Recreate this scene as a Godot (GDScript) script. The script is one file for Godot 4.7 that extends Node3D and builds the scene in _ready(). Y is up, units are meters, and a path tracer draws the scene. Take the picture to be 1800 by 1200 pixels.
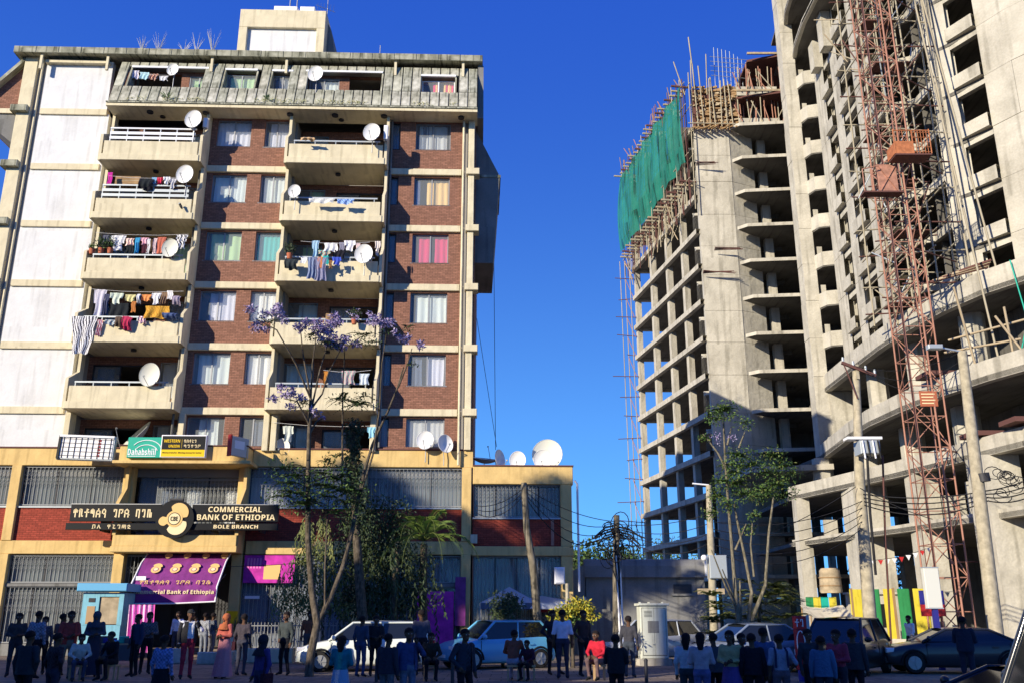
extends Node3D

# ---------------------------------------------------------------- mesh builder
class MB:
	var v := PackedVector3Array()
	var n := PackedVector3Array()
	var c := PackedColorArray()
	var col := Color(1, 1, 1)

	func raw(a: Vector3, b: Vector3, d: Vector3, na: Vector3, nb: Vector3, nd: Vector3) -> void:
		v.push_back(a); v.push_back(d); v.push_back(b)
		n.push_back(na); n.push_back(nd); n.push_back(nb)
		c.push_back(col); c.push_back(col); c.push_back(col)

	func tri(a: Vector3, b: Vector3, d: Vector3) -> void:
		var k := (b - a).cross(d - a).normalized()
		raw(a, b, d, k, k, k)

	func quad(a: Vector3, b: Vector3, d: Vector3, e: Vector3) -> void:
		var k := (b - a).cross(e - a).normalized()
		raw(a, b, d, k, k, k)
		raw(a, d, e, k, k, k)

	func obox(t: Transform3D, s: Vector3) -> void:
		var x := t.basis.x * s.x * 0.5
		var y := t.basis.y * s.y * 0.5
		var z := t.basis.z * s.z * 0.5
		var o := t.origin
		quad(o - x - y + z, o + x - y + z, o + x + y + z, o - x + y + z)
		quad(o + x - y - z, o - x - y - z, o - x + y - z, o + x + y - z)
		quad(o + x - y + z, o + x - y - z, o + x + y - z, o + x + y + z)
		quad(o - x - y - z, o - x - y + z, o - x + y + z, o - x + y - z)
		quad(o - x + y + z, o + x + y + z, o + x + y - z, o - x + y - z)
		quad(o - x - y - z, o + x - y - z, o + x - y + z, o - x - y + z)

	func box(x0: float, x1: float, y0: float, y1: float, z0: float, z1: float) -> MB:
		obox(Transform3D(Basis(), Vector3(x0 + x1, y0 + y1, z0 + z1) * 0.5), Vector3(x1 - x0, y1 - y0, z1 - z0))
		return self

	# a box with its front (+z) edges cut back by b
	func bev(x0: float, x1: float, y0: float, y1: float, z0: float, z1: float, b := 0.02) -> MB:
		var o := [Vector3(x0, y0, z1 - b), Vector3(x1, y0, z1 - b), Vector3(x1, y1, z1 - b), Vector3(x0, y1, z1 - b)]
		var f := [Vector3(x0 + b, y0 + b, z1), Vector3(x1 - b, y0 + b, z1), Vector3(x1 - b, y1 - b, z1), Vector3(x0 + b, y1 - b, z1)]
		var k := [Vector3(x0, y0, z0), Vector3(x1, y0, z0), Vector3(x1, y1, z0), Vector3(x0, y1, z0)]
		quad(f[0], f[1], f[2], f[3])
		quad(k[1], k[0], k[3], k[2])
		for i in 4:
			var j := (i + 1) % 4
			quad(o[i], o[j], f[j], f[i])
			quad(k[i], k[j], o[j], o[i])
		return self

	func beam(p: Vector3, q: Vector3, w: float, h: float) -> MB:
		var d := q - p
		var z := d.normalized()
		var up := Vector3.UP if absf(z.y) < 0.95 else Vector3.RIGHT
		var x := up.cross(z).normalized()
		var y := z.cross(x)
		obox(Transform3D(Basis(x, y, z), (p + q) * 0.5), Vector3(w, h, d.length()))
		return self

	func tube(p: Vector3, q: Vector3, r: float, sides := 6, r2 := -1.0) -> MB:
		return path([p, q], [r, r if r2 < 0.0 else r2], sides)

	func path(pts: Array, rad, sides := 6) -> MB:
		var rings := []
		var norms := []
		var m := pts.size()
		var ref := Vector3.ZERO
		for i in m:
			var d: Vector3 = (pts[mini(i + 1, m - 1)] - pts[maxi(i - 1, 0)]).normalized()
			if i == 0:
				ref = (Vector3.UP if absf(d.y) < 0.9 else Vector3.RIGHT).cross(d).normalized()
			else:
				ref = (ref - d * ref.dot(d)).normalized()
			var w := d.cross(ref)
			var r: float = rad[i] if rad is Array else rad
			var ring := PackedVector3Array()
			var nn := PackedVector3Array()
			for k in sides:
				var a := TAU * k / sides
				var e := ref * cos(a) + w * sin(a)
				ring.push_back(pts[i] + e * r)
				nn.push_back(e)
			rings.push_back(ring)
			norms.push_back(nn)
		for i in m - 1:
			for k in sides:
				var j := (k + 1) % sides
				raw(rings[i][k], rings[i][j], rings[i + 1][j], norms[i][k], norms[i][j], norms[i + 1][j])
				raw(rings[i][k], rings[i + 1][j], rings[i + 1][k], norms[i][k], norms[i + 1][j], norms[i + 1][k])
		for k in range(1, sides - 1):
			tri(rings[0][0], rings[0][k + 1], rings[0][k])
			tri(rings[m - 1][0], rings[m - 1][k], rings[m - 1][k + 1])
		return self

	# polygon in the xy plane of t, drawn out along +z by d
	func prism(poly: PackedVector2Array, t: Transform3D, d: float) -> MB:
		var p := poly.duplicate()
		if Geometry2D.is_polygon_clockwise(p):
			p.reverse()
		var ix := Geometry2D.triangulate_polygon(p)
		for i in range(0, ix.size(), 3):
			var a := p[ix[i]]
			var b := p[ix[i + 1]]
			var e := p[ix[i + 2]]
			if (b - a).cross(e - a) < 0.0:
				var h := b
				b = e
				e = h
			tri(t * Vector3(a.x, a.y, d), t * Vector3(b.x, b.y, d), t * Vector3(e.x, e.y, d))
			tri(t * Vector3(a.x, a.y, 0), t * Vector3(e.x, e.y, 0), t * Vector3(b.x, b.y, 0))
		for i in p.size():
			var a := p[i]
			var b := p[(i + 1) % p.size()]
			quad(t * Vector3(a.x, a.y, 0), t * Vector3(b.x, b.y, 0), t * Vector3(b.x, b.y, d), t * Vector3(a.x, a.y, d))
		return self

	# plan polygon (x, z) from y0 to y1
	func slab(poly: Array, y0: float, y1: float) -> MB:
		var p := PackedVector2Array()
		for q in poly:
			p.push_back(Vector2(q.x, -q.y))
		return prism(p, Transform3D(Basis(Vector3.RIGHT, Vector3.FORWARD, Vector3.UP), Vector3(0, y0, 0)), y1 - y0)

	# a wall strip that follows a plan path, from y0 to y1, thickness th to the right of the path
	func strip(pts: Array, y0: float, y1: float, th: float) -> MB:
		var m := pts.size()
		var q := []
		for i in m:
			var d: Vector2 = (pts[mini(i + 1, m - 1)] - pts[maxi(i - 1, 0)]).normalized()
			q.push_back(pts[i] + Vector2(-d.y, d.x) * th)
		for i in m - 1:
			var a: Vector2 = pts[i]
			var b: Vector2 = pts[i + 1]
			var e: Vector2 = q[i]
			var f: Vector2 = q[i + 1]
			quad(Vector3(a.x, y0, a.y), Vector3(b.x, y0, b.y), Vector3(b.x, y1, b.y), Vector3(a.x, y1, a.y))
			quad(Vector3(f.x, y0, f.y), Vector3(e.x, y0, e.y), Vector3(e.x, y1, e.y), Vector3(f.x, y1, f.y))
			quad(Vector3(a.x, y1, a.y), Vector3(b.x, y1, b.y), Vector3(f.x, y1, f.y), Vector3(e.x, y1, e.y))
			quad(Vector3(e.x, y0, e.y), Vector3(f.x, y0, f.y), Vector3(b.x, y0, b.y), Vector3(a.x, y0, a.y))
		return self

	func grid(rows: Array) -> MB:
		var h := rows.size()
		var w: int = rows[0].size()
		var nn := []
		for i in h:
			var r := PackedVector3Array()
			for j in w:
				var dx: Vector3 = rows[i][mini(j + 1, w - 1)] - rows[i][maxi(j - 1, 0)]
				var dy: Vector3 = rows[mini(i + 1, h - 1)][j] - rows[maxi(i - 1, 0)][j]
				r.push_back(dx.cross(dy).normalized())
			nn.push_back(r)
		for i in h - 1:
			for j in w - 1:
				raw(rows[i][j], rows[i][j + 1], rows[i + 1][j + 1], nn[i][j], nn[i][j + 1], nn[i + 1][j + 1])
				raw(rows[i][j], rows[i + 1][j + 1], rows[i + 1][j], nn[i][j], nn[i + 1][j + 1], nn[i + 1][j])
		return self

	func ball(o: Vector3, r: Vector3, seg := 10, rings := 6, lo := -1.0, hi := 1.0, t := Basis()) -> MB:
		var rows := []
		for i in rings + 1:
			var a := lerpf(lo, hi, float(i) / rings) * PI / 2
			var row := PackedVector3Array()
			for j in seg + 1:
				var b := -TAU * j / seg
				row.push_back(o + t * Vector3(r.x * cos(a) * cos(b), r.y * sin(a), r.z * cos(a) * sin(b)))
			rows.push_back(row)
		return grid(rows)

	func leaf(o: Vector3, d: Vector3, w: Vector3) -> void:
		quad(o - w * 0.5, o + d * 0.5 - w, o + d, o + d * 0.5 + w)

	func mesh() -> ArrayMesh:
		var a := []
		a.resize(Mesh.ARRAY_MAX)
		a[Mesh.ARRAY_VERTEX] = v
		a[Mesh.ARRAY_NORMAL] = n
		a[Mesh.ARRAY_COLOR] = c
		var m := ArrayMesh.new()
		if v.size() > 0:
			m.add_surface_from_arrays(Mesh.PRIMITIVE_TRIANGLES, a)
		return m

# ---------------------------------------------------------------- scene helpers
const FPX := 1600.0
const EYE := 1.65
const PITCH := 16.7
var M := {}
var taken := {}
var rng := RandomNumberGenerator.new()
var BO := Vector3(-1.735, 0, -40.5)   # right front corner of the apartment block
const BT := 0.0349                    # its turn
const FL := [7.56, 10.56, 13.56, 16.56, 19.56, 22.56]

func numbered(s: String) -> String:
	var k: int = taken.get(s, 0)
	taken[s] = k + 1
	return s if k == 0 else "%s_%03d" % [s, k]

func at(u: float, v: float, dist: float) -> Vector3:
	var cp := cos(deg_to_rad(PITCH))
	var sp := sin(deg_to_rad(PITCH))
	var b := (600.0 - v) / FPX
	var t := dist / (cp - b * sp)
	return Vector3((u - 900.0) / FPX * t, EYE + (b * cp + sp) * t, -dist)

func ground_at(u: float, dist: float, y := 0.0) -> Vector3:
	var sp := sin(deg_to_rad(PITCH))
	var cp := cos(deg_to_rad(PITCH))
	return Vector3((u - 900.0) / FPX * (dist * cp + (y - EYE) * sp), y, -dist)

func bw(x: float, y: float, z: float) -> Vector3:
	return BO + Vector3(cos(BT) * x + sin(BT) * z, y, -sin(BT) * x + cos(BT) * z)

func tag(o: Node3D, label := "", category := "", group := "", kind := "") -> Node3D:
	if label: o.set_meta("label", label)
	if category: o.set_meta("category", category)
	if group: o.set_meta("group", group)
	if kind: o.set_meta("kind", kind)
	return o

func thing(called: String, label: String, category: String, pos := Vector3.ZERO, turn := 0.0, group := "") -> Node3D:
	var o := Node3D.new()
	o.name = numbered(called)
	add_child(o)
	o.position = pos
	o.rotation.y = turn
	tag(o, label, category, group)
	return o

func part(b: MB, called: String, m: Material, parent: Node) -> MeshInstance3D:
	var o := MeshInstance3D.new()
	o.name = called
	o.mesh = b.mesh()
	o.material_override = m
	parent.add_child(o, true)
	return o

func one(b: MB, called: String, m: Material, label: String, category: String, pos := Vector3.ZERO, turn := 0.0, group := "") -> MeshInstance3D:
	var o := part(b, numbered(called), m, self)
	o.position = pos
	o.rotation.y = turn
	tag(o, label, category, group)
	return o

func struct(b: MB, called: String, m: Material) -> MeshInstance3D:
	var o := part(b, numbered(called), m, self)
	o.set_meta("kind", "structure")
	return o

func bx(x0: float, x1: float, y0: float, y1: float, z0: float, z1: float) -> MB:
	return MB.new().box(x0, x1, y0, y1, z0, z1)

func lin(r: float, g: float, b: float, a := 1.0) -> Color:
	var k := Color(r, g, b).linear_to_srgb()
	k.a = a
	return k

func mat(key: String, r: float, g: float, b: float, rough := 0.85, metal := 0.0) -> StandardMaterial3D:
	var m := StandardMaterial3D.new()
	m.resource_name = key
	m.albedo_color = lin(r, g, b)
	m.roughness = rough
	m.metallic = metal
	m.metallic_specular = 0.35
	M[key] = m
	return m

func worn(m: StandardMaterial3D, t: Texture2D, scale: float, nrm: Texture2D = null, depth := 0.5, in_world := false) -> StandardMaterial3D:
	m.albedo_texture = t
	m.uv1_triplanar = true
	m.uv1_world_triplanar = in_world
	m.uv1_triplanar_sharpness = 8.0
	m.uv1_scale = Vector3.ONE * scale
	if nrm:
		m.normal_enabled = true
		m.normal_texture = nrm
		m.normal_scale = depth
	return m

# a computed picture: blotches, fine grain and streaks that run down
func stained(sd: int, lo: float, blotch: float, grain: float, streak: float, tint := Color(1, 1, 1)) -> ImageTexture:
	var s := 256
	var a := FastNoiseLite.new()
	a.seed = sd
	a.frequency = 0.012
	a.fractal_octaves = 4
	var g := FastNoiseLite.new()
	g.seed = sd + 7
	g.frequency = 0.2
	var ia := a.get_seamless_image(s, s)
	var ig := g.get_seamless_image(s, s)
	var st := FastNoiseLite.new()
	st.seed = sd + 3
	st.frequency = 0.045
	st.fractal_octaves = 3
	var strip := st.get_seamless_image(s, s)
	var im := Image.create(s, s, false, Image.FORMAT_RGB8)
	for y in s:
		for x in s:
			var k := 1.0 - blotch * (1.0 - ia.get_pixel(x, y).r) - grain * (1.0 - ig.get_pixel(x, y).r)
			var w := strip.get_pixel(x, int(y * 0.07 + 40)).r
			k -= streak * smoothstep(0.5, 0.85, w) * (0.4 + 0.6 * ia.get_pixel((x + 90) % s, y).r)
			k = clampf(k, lo, 1.0)
			im.set_pixel(x, y, Color(lerpf(tint.r, 1.0, k) * k, lerpf(tint.g, 1.0, k) * k, lerpf(tint.b, 1.0, k) * k))
	return ImageTexture.create_from_image(im)

func noise_normal(sd: int, freq: float, strength: float) -> NoiseTexture2D:
	var f := FastNoiseLite.new()
	f.seed = sd
	f.frequency = freq
	f.fractal_octaves = 4
	var t := NoiseTexture2D.new()
	t.width = 256
	t.height = 256
	t.noise = f
	t.seamless = true
	t.as_normal_map = true
	t.bump_strength = strength
	return t

func brick_maps(cols: int, rows: int, sd: int) -> Array:
	var s := 512
	var im := Image.create(s, s, false, Image.FORMAT_RGB8)
	var h := Image.create(s, s, false, Image.FORMAT_RGB8)
	var r := RandomNumberGenerator.new()
	r.seed = sd
	var tone := {}
	var g := FastNoiseLite.new()
	g.seed = sd
	g.frequency = 0.02
	var ig := g.get_seamless_image(s, s)
	for y in s:
		var ry := float(y) / s * rows
		var row := int(ry)
		var fy := ry - row
		for x in s:
			var rx := float(x) / s * cols + (0.5 if row % 2 else 0.0)
			var cx := int(rx) % cols
			var fx := rx - floorf(rx)
			var key := row * 100 + cx
			if not tone.has(key):
				tone[key] = r.randf_range(0.84, 1.0)
			var mortar := fy < 0.17 or fx < 0.05
			var k: float = tone[key] * (0.9 + 0.14 * ig.get_pixel(x, y).r)
			if mortar:
				im.set_pixel(x, y, Color(0.62, 0.6, 0.58))
				h.set_pixel(x, y, Color(0.2, 0.2, 0.2))
			else:
				im.set_pixel(x, y, Color(minf(k, 1.0), minf(k, 1.0) * 0.96, minf(k, 1.0) * 0.94))
				h.set_pixel(x, y, Color(0.8, 0.8, 0.8))
	h.bump_map_to_normal_map(3.0)
	return [ImageTexture.create_from_image(im), ImageTexture.create_from_image(h)]

func make_materials() -> void:
	var plaster := stained(11, 0.7, 0.07, 0.04, 0.09, Color(0.85, 0.8, 0.7))
	var grimy := stained(23, 0.3, 0.3, 0.1, 0.38, Color(0.8, 0.82, 0.72))
	var conc := stained(37, 0.5, 0.13, 0.07, 0.16, Color(0.86, 0.84, 0.78))
	var soft := stained(51, 0.6, 0.22, 0.1, 0.05)
	var rough_n := noise_normal(5, 0.03, 3.0)
	var bm := brick_maps(8, 24, 3)
	worn(mat("cream", 0.78, 0.70, 0.49), plaster, 0.3, rough_n, 0.25)
	worn(mat("yellow", 0.79, 0.56, 0.23), plaster, 0.27, rough_n, 0.25)
	worn(mat("white_wall", 0.76, 0.77, 0.77), stained(71, 0.7, 0.04, 0.03, 0.07, Color(0.9, 0.86, 0.8)), 0.21, rough_n, 0.2)
	worn(mat("brick", 0.36, 0.195, 0.14, 0.9), bm[0], 0.52, bm[1], 0.8)
	worn(mat("spandrel", 0.42, 0.085, 0.055, 0.85), bm[0], 0.52, bm[1], 0.5)
	for i in 4:
		worn(mat("panel%d" % i, [0.72, 0.66, 0.78, 0.60][i], [0.71, 0.64, 0.76, 0.60][i], [0.58, 0.53, 0.66, 0.50][i], 0.8), grimy, [0.35, 0.5, 0.43, 0.61][i], rough_n, 0.4)
	worn(mat("cornice", 0.58, 0.57, 0.45), grimy, 0.33, rough_n, 0.3)
	worn(mat("concrete", 0.61, 0.57, 0.475, 0.95), conc, 0.16, noise_normal(9, 0.05, 4.0), 0.25, true)
	worn(mat("concrete_wall", 0.64, 0.605, 0.51, 0.95), conc, 0.13, noise_normal(9, 0.05, 4.0), 0.22, true)
	worn(mat("concrete_shaded", 0.2, 0.19, 0.17, 0.95), conc, 0.2, null, 0.0, true)  # concrete darkened as if in shade, for slabs, core walls and inner columns
	worn(mat("asphalt", 0.05, 0.05, 0.053, 0.9), soft, 0.2, noise_normal(14, 0.2, 5.0), 0.6, true)
	var pm := brick_maps(5, 5, 8)
	worn(mat("paving", 0.30, 0.26, 0.21, 0.9), pm[0], 0.33, pm[1], 0.5, true)
	worn(mat("dirt", 0.42, 0.35, 0.24, 0.95), soft, 0.15, noise_normal(14, 0.08, 6.0), 0.6, true)
	worn(mat("grey_render", 0.27, 0.27, 0.26, 0.95), conc, 0.2)
	worn(mat("pole_wood", 0.36, 0.31, 0.22, 0.9), stained(81, 0.35, 0.3, 0.2, 0.5), 0.8)
	worn(mat("bark", 0.2, 0.16, 0.12, 0.95), grimy, 1.6, rough_n, 0.8)
	worn(mat("bark_pale", 0.34, 0.30, 0.22, 0.95), grimy, 1.6, rough_n, 0.8)
	worn(mat("timber", 0.50, 0.32, 0.16, 0.9), soft, 0.7)
	worn(mat("timber_pale", 0.62, 0.50, 0.33, 0.9), soft, 0.7)
	worn(mat("net", 0.025, 0.27, 0.20, 0.9), stained(91, 0.5, 0.1, 0.1, 0.45, Color(0.7, 0.9, 0.85)), 0.17)
	M.net.transparency = BaseMaterial3D.TRANSPARENCY_ALPHA
	M.net.albedo_color.a = 0.8
	M.net.backlight_enabled = true
	M.net.backlight = lin(0.02, 0.12, 0.09)
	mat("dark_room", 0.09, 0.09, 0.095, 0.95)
	mat("inner", 0.27, 0.26, 0.245, 0.95)
	mat("black", 0.012, 0.012, 0.013, 0.6)
	mat("rubber", 0.02, 0.02, 0.02, 0.9)
	mat("cable", 0.02, 0.02, 0.022, 0.8)
	mat("grille", 0.27, 0.28, 0.28, 0.6, 0.1)
	mat("frame", 0.32, 0.33, 0.34, 0.5, 0.5)
	mat("dark_frame", 0.05, 0.05, 0.055, 0.5, 0.3)
	mat("white_metal", 0.78, 0.80, 0.83, 0.5)
	mat("grey_metal", 0.42, 0.46, 0.48, 0.5, 0.3)
	mat("steel", 0.35, 0.36, 0.37, 0.45, 0.7)
	mat("dish", 0.80, 0.80, 0.78, 0.55)
	mat("dish_old", 0.66, 0.66, 0.58, 0.6)
	mat("chrome", 0.7, 0.7, 0.7, 0.15, 1.0)
	worn(mat("rust_red", 0.60, 0.30, 0.21, 0.8), soft, 1.0)
	mat("rust_dark", 0.13, 0.06, 0.05, 0.85)
	worn(mat("orange_steel", 0.66, 0.24, 0.10, 0.7), soft, 1.0)
	worn(mat("pole_bare", 0.60, 0.53, 0.38, 0.85), soft, 1.1)
	mat("sign_black", 0.012, 0.013, 0.015, 0.35)
	mat("gold", 0.78, 0.52, 0.2, 0.45, 0.0)
	mat("gold_pale", 0.85, 0.70, 0.40, 0.5, 0.0)
	mat("sign_green", 0.02, 0.40, 0.28, 0.4)
	mat("sign_yellow", 0.85, 0.55, 0.01, 0.4)
	mat("white", 0.82, 0.82, 0.83, 0.5)
	mat("red", 0.50, 0.03, 0.03, 0.5)
	mat("dark_red", 0.26, 0.02, 0.03, 0.5)
	worn(mat("purple", 0.33, 0.06, 0.31, 0.6), soft, 0.9)
	mat("purple_deep", 0.22, 0.03, 0.21, 0.6)
	worn(mat("magenta", 0.80, 0.05, 0.55, 0.7), soft, 0.8)
	mat("pink", 0.82, 0.22, 0.55, 0.8)
	worn(mat("kiosk_blue", 0.24, 0.56, 0.70, 0.6), plaster, 0.8)
	mat("kiosk_trim", 0.14, 0.42, 0.66, 0.6)
	worn(mat("fence_yellow", 0.80, 0.66, 0.06, 0.6), plaster, 0.4)
	worn(mat("fence_green", 0.04, 0.30, 0.10, 0.6), plaster, 0.4)
	worn(mat("cabinet", 0.68, 0.70, 0.60, 0.6), plaster, 0.5)
	mat("plank", 0.45, 0.3, 0.16, 0.9)
	mat("terracotta", 0.4, 0.12, 0.06, 0.8)
	mat("blue_post", 0.03, 0.03, 0.22, 0.5)
	var gl := mat("glass", 0.75, 0.82, 0.85, 0.04)
	gl.transparency = BaseMaterial3D.TRANSPARENCY_ALPHA
	gl.albedo_color.a = 0.1
	mat("car_glass", 0.012, 0.015, 0.018, 0.05).metallic_specular = 0.6
	mat("lamp_red", 0.45, 0.02, 0.02, 0.2)
	mat("lamp_clear", 0.8, 0.8, 0.8, 0.15)
	var vc := mat("tinted", 1, 1, 1, 0.9)
	vc.vertex_color_use_as_albedo = true
	vc.albedo_color = Color(1, 1, 1)
	vc.uv1_triplanar = true
	vc.uv1_scale = Vector3.ONE * 2.2
	vc.normal_enabled = true
	vc.normal_texture = noise_normal(33, 0.022, 9.0)
	vc.normal_scale = 0.9
	var lf := mat("leaves", 1, 1, 1, 0.6)
	lf.vertex_color_use_as_albedo = true
	lf.albedo_color = Color(1, 1, 1)
	lf.backlight_enabled = true
	lf.backlight = lin(0.06, 0.1, 0.02)
	for k in {"green": [0.42, 0.62, 0.34], "white": [0.75, 0.78, 0.78], "gold": [0.75, 0.52, 0.2], "red": [0.62, 0.03, 0.14], "grey": [0.48, 0.5, 0.5], "teal": [0.06, 0.42, 0.42], "lilac": [0.6, 0.62, 0.72], "sheer": [0.6, 0.68, 0.66], "navy": [0.1, 0.13, 0.2], "blinds": [0.085, 0.105, 0.105], "dim": [0.055, 0.065, 0.065]}:
		var q = {"green": [0.42, 0.62, 0.34], "white": [0.75, 0.78, 0.78], "gold": [0.75, 0.52, 0.2], "red": [0.62, 0.03, 0.14], "grey": [0.48, 0.5, 0.5], "teal": [0.06, 0.42, 0.42], "lilac": [0.6, 0.62, 0.72], "sheer": [0.6, 0.68, 0.66], "navy": [0.1, 0.13, 0.2], "blinds": [0.085, 0.105, 0.105], "dim": [0.055, 0.065, 0.065]}[k]
		mat("curtain_" + k, q[0], q[1], q[2], 0.95)

func view_and_light() -> void:
	var cam := Camera3D.new()
	cam.name = "camera"
	add_child(cam)
	cam.position = Vector3(0, EYE, 0)
	cam.rotation.x = deg_to_rad(PITCH)
	cam.fov = rad_to_deg(2.0 * atan(600.0 / FPX))
	cam.near = 0.1
	cam.far = 3000.0
	cam.current = true
	var sky_m := ProceduralSkyMaterial.new()
	sky_m.sky_top_color = lin(0.012, 0.058, 0.375)
	sky_m.sky_horizon_color = lin(0.14, 0.47, 0.97)
	sky_m.sky_curve = 0.16
	sky_m.ground_bottom_color = lin(0.08, 0.08, 0.08)
	sky_m.ground_horizon_color = lin(0.15, 0.2, 0.28)
	sky_m.ground_curve = 0.1
	sky_m.energy_multiplier = 1.1
	var sky := Sky.new()
	sky.sky_material = sky_m
	var env := Environment.new()
	env.background_mode = Environment.BG_SKY
	env.sky = sky
	env.tonemap_mode = Environment.TONE_MAPPER_LINEAR
	env.tonemap_exposure = 1.44
	env.sdfgi_enabled = true
	env.ssao_enabled = true
	env.ssil_enabled = true
	var we := WorldEnvironment.new()
	we.name = "world"
	we.environment = env
	add_child(we)
	var sun := DirectionalLight3D.new()
	sun.name = "sun"
	sun.light_energy = 1.45
	sun.light_color = Color(1.0, 0.95, 0.86)
	sun.light_angular_distance = 0.5
	sun.shadow_enabled = true
	add_child(sun)
	sun.look_at_from_position(Vector3.ZERO, Vector3(0.995, -0.52, -1.035), Vector3.UP)

func _ready() -> void:
	rng.seed = 12
	view_and_light()
	make_materials()
	make_ground()
	make_apartment_block()
	make_podium()
	make_annex()
	make_wing_tower()
	make_curved_tower()
	make_site_gear()
	make_trees()
	make_balcony_things()
	make_signs()
	make_street()
	make_cars()
	make_people()
	make_wires()

# ---------------------------------------------------------------- the ground
func make_ground() -> void:
	struct(bx(-700, 700, -0.9, 0.0, -1400, -21.2), "ground", M.dirt)
	struct(bx(-700, 700, -0.9, -0.37, -21.2, 300), "road", M.asphalt)
	var pv := MB.new()
	pv.bev(-200, 10.0, 0.0, 0.02, -41.0, -21.2, 0.005)
	struct(pv, "pavement", M.paving)
	for i in 26:
		var k := MB.new()
		var x := -18.0 + i * 1.35
		k.bev(x, x + 1.32, -0.4, 0.03, -21.2, -21.0, 0.02)
		struct(k, "kerb_stone", M.concrete)
	for i in 9:
		struct(bx(-26.0 + i * 5.0, -23.6 + i * 5.0, -0.37, -0.365, -17.1, -16.98), "road_marking", M.white)

# ---------------------------------------------------------------- the apartment block
var blk: Node3D

# a wall x0..x1, y0..y1 with holes, its outer face at z1
func holed(b: MB, x0: float, x1: float, y0: float, y1: float, holes: Array, z0: float, z1: float) -> MB:
	var xs := [x0, x1]
	for h in holes:
		xs.append(h[0])
		xs.append(h[1])
	xs.sort()
	for i in xs.size() - 1:
		var a: float = xs[i]
		var e: float = xs[i + 1]
		if e - a < 0.001:
			continue
		var cuts := []
		for h in holes:
			if h[0] < e - 0.001 and h[1] > a + 0.001:
				cuts.append(Vector2(h[2], h[3]))
		cuts.sort_custom(func(p, q): return p.x < q.x)
		var y := y0
		for k in cuts:
			if k.x > y + 0.001:
				b.box(a, e, y, k.x, z0, z1)
			y = maxf(y, k.y)
		if y < y1 - 0.001:
			b.box(a, e, y, y1, z0, z1)
	return b

func curtain_mesh(x0: float, x1: float, y0: float, y1: float, z: float, waves: float, amp := 0.035) -> MB:
	var b := MB.new()
	var rows := []
	var m := int(maxf(8, (x1 - x0) * 16))
	var ph := rng.randf() * 6.0
	for i in 4:
		var row := PackedVector3Array()
		var f := i / 3.0
		for j in m + 1:
			var x := lerpf(x0, x1, float(j) / m)
			row.push_back(Vector3(x + 0.03 * sin(x * 5.0 + f * 2.0 + ph) * (1.0 - f), lerpf(y0, y1, f), z + amp * sin(x * waves + ph + sin(x * 3.1 + ph) * 1.3) * (1.0 - 0.4 * f)))
		rows.push_back(row)
	b.grid(rows)
	return b

# window > panes, curtains; frame in the opening at depth z
func window(parent: Node, x0: float, x1: float, y0: float, y1: float, z: float, drapes: Array, lights := 2, fm := "frame", label := "") -> MeshInstance3D:
	var b := MB.new()
	var t := 0.05
	b.box(x0, x1, y1 - t, y1, z - 0.05, z)
	b.box(x0 - 0.06, x1 + 0.06, y0 - 0.05, y0, z - 0.05, z + 0.14)
	b.box(x0, x0 + t, y0, y1 - t, z - 0.05, z)
	b.box(x1 - t, x1, y0, y1 - t, z - 0.05, z)
	for i in range(1, lights):
		var x := lerpf(x0, x1, float(i) / lights)
		b.box(x - 0.03, x + 0.03, y0, y1 - t, z - 0.055, z + 0.004)
	var w := part(b, "window", M[fm], parent)
	if label: w.set_meta("label", label)
	for i in lights:
		var a := lerpf(x0, x1, float(i) / lights) + (t if i == 0 else 0.03)
		var e := lerpf(x0, x1, float(i + 1) / lights) - (t if i == lights - 1 else 0.03)
		part(bx(a, e, y0, y1 - t, z - 0.03, z - 0.024), "pane", M.glass, w)
	for d in drapes:
		var cx0 := lerpf(x0, x1, d[1])
		var cx1 := lerpf(x0, x1, d[2])
		if lights > 1 and cx1 - cx0 > 1.0 and rng.randf() < 0.6:
			cx0 += rng.randf() * 0.22
			cx1 -= rng.randf() * 0.12
		var low: float = d[3] if d.size() > 3 else 0.0
		part(curtain_mesh(cx0, cx1, lerpf(y0, y1, low), y1 - t, z - 0.16, rng.randf_range(17.0, 34.0)), "curtain", M["curtain_" + d[0]], w)
	return w

# a collapsible steel gate: uprights and a scissor lattice
func scissor_gate(parent: Node, x0: float, x1: float, y0: float, y1: float, z: float, pitch := 0.17) -> void:
	var b := MB.new()
	var m := int((x1 - x0) / pitch)
	var p := (x1 - x0) / m
	for i in m + 1:
		var x := x0 + i * p
		b.box(x - 0.011, x + 0.011, y0, y1, z - 0.012, z + 0.012)
	var bands := [0.62, 0.84] if y1 - y0 < 2.6 else [0.28, 0.55, 0.84]
	for f in bands:
		var y := lerpf(y0, y1, f)
		for i in m:
			var x := x0 + i * p
			for q in 2:
				var yy := y - 0.16 * q
				b.beam(Vector3(x, yy, z + 0.02), Vector3(x + p, yy + 0.16, z + 0.02), 0.018, 0.006)
				b.beam(Vector3(x, yy + 0.16, z + 0.028), Vector3(x + p, yy, z + 0.028), 0.018, 0.006)
	b.box(x0, x1, y1 - 0.05, y1, z - 0.02, z + 0.015)
	b.box(x0, x1, y0, y0 + 0.05, z - 0.02, z + 0.015)
	part(b, "security_grille", M.grille, parent)

func fin(x: float, w: float, base: float, up: float, out: float, top: float) -> MB:
	var b := MB.new()
	var p := PackedVector2Array([Vector2(-0.28, -0.3), Vector2(out, -0.3), Vector2(out, 1.06), Vector2(up, 1.6), Vector2(up, top), Vector2(-0.28, top)])
	b.prism(p, Transform3D(Basis(Vector3(0, 0, 1), Vector3(0, 1, 0), Vector3(-1, 0, 0)), Vector3(x + w, base, 0)), w)
	return b

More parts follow.
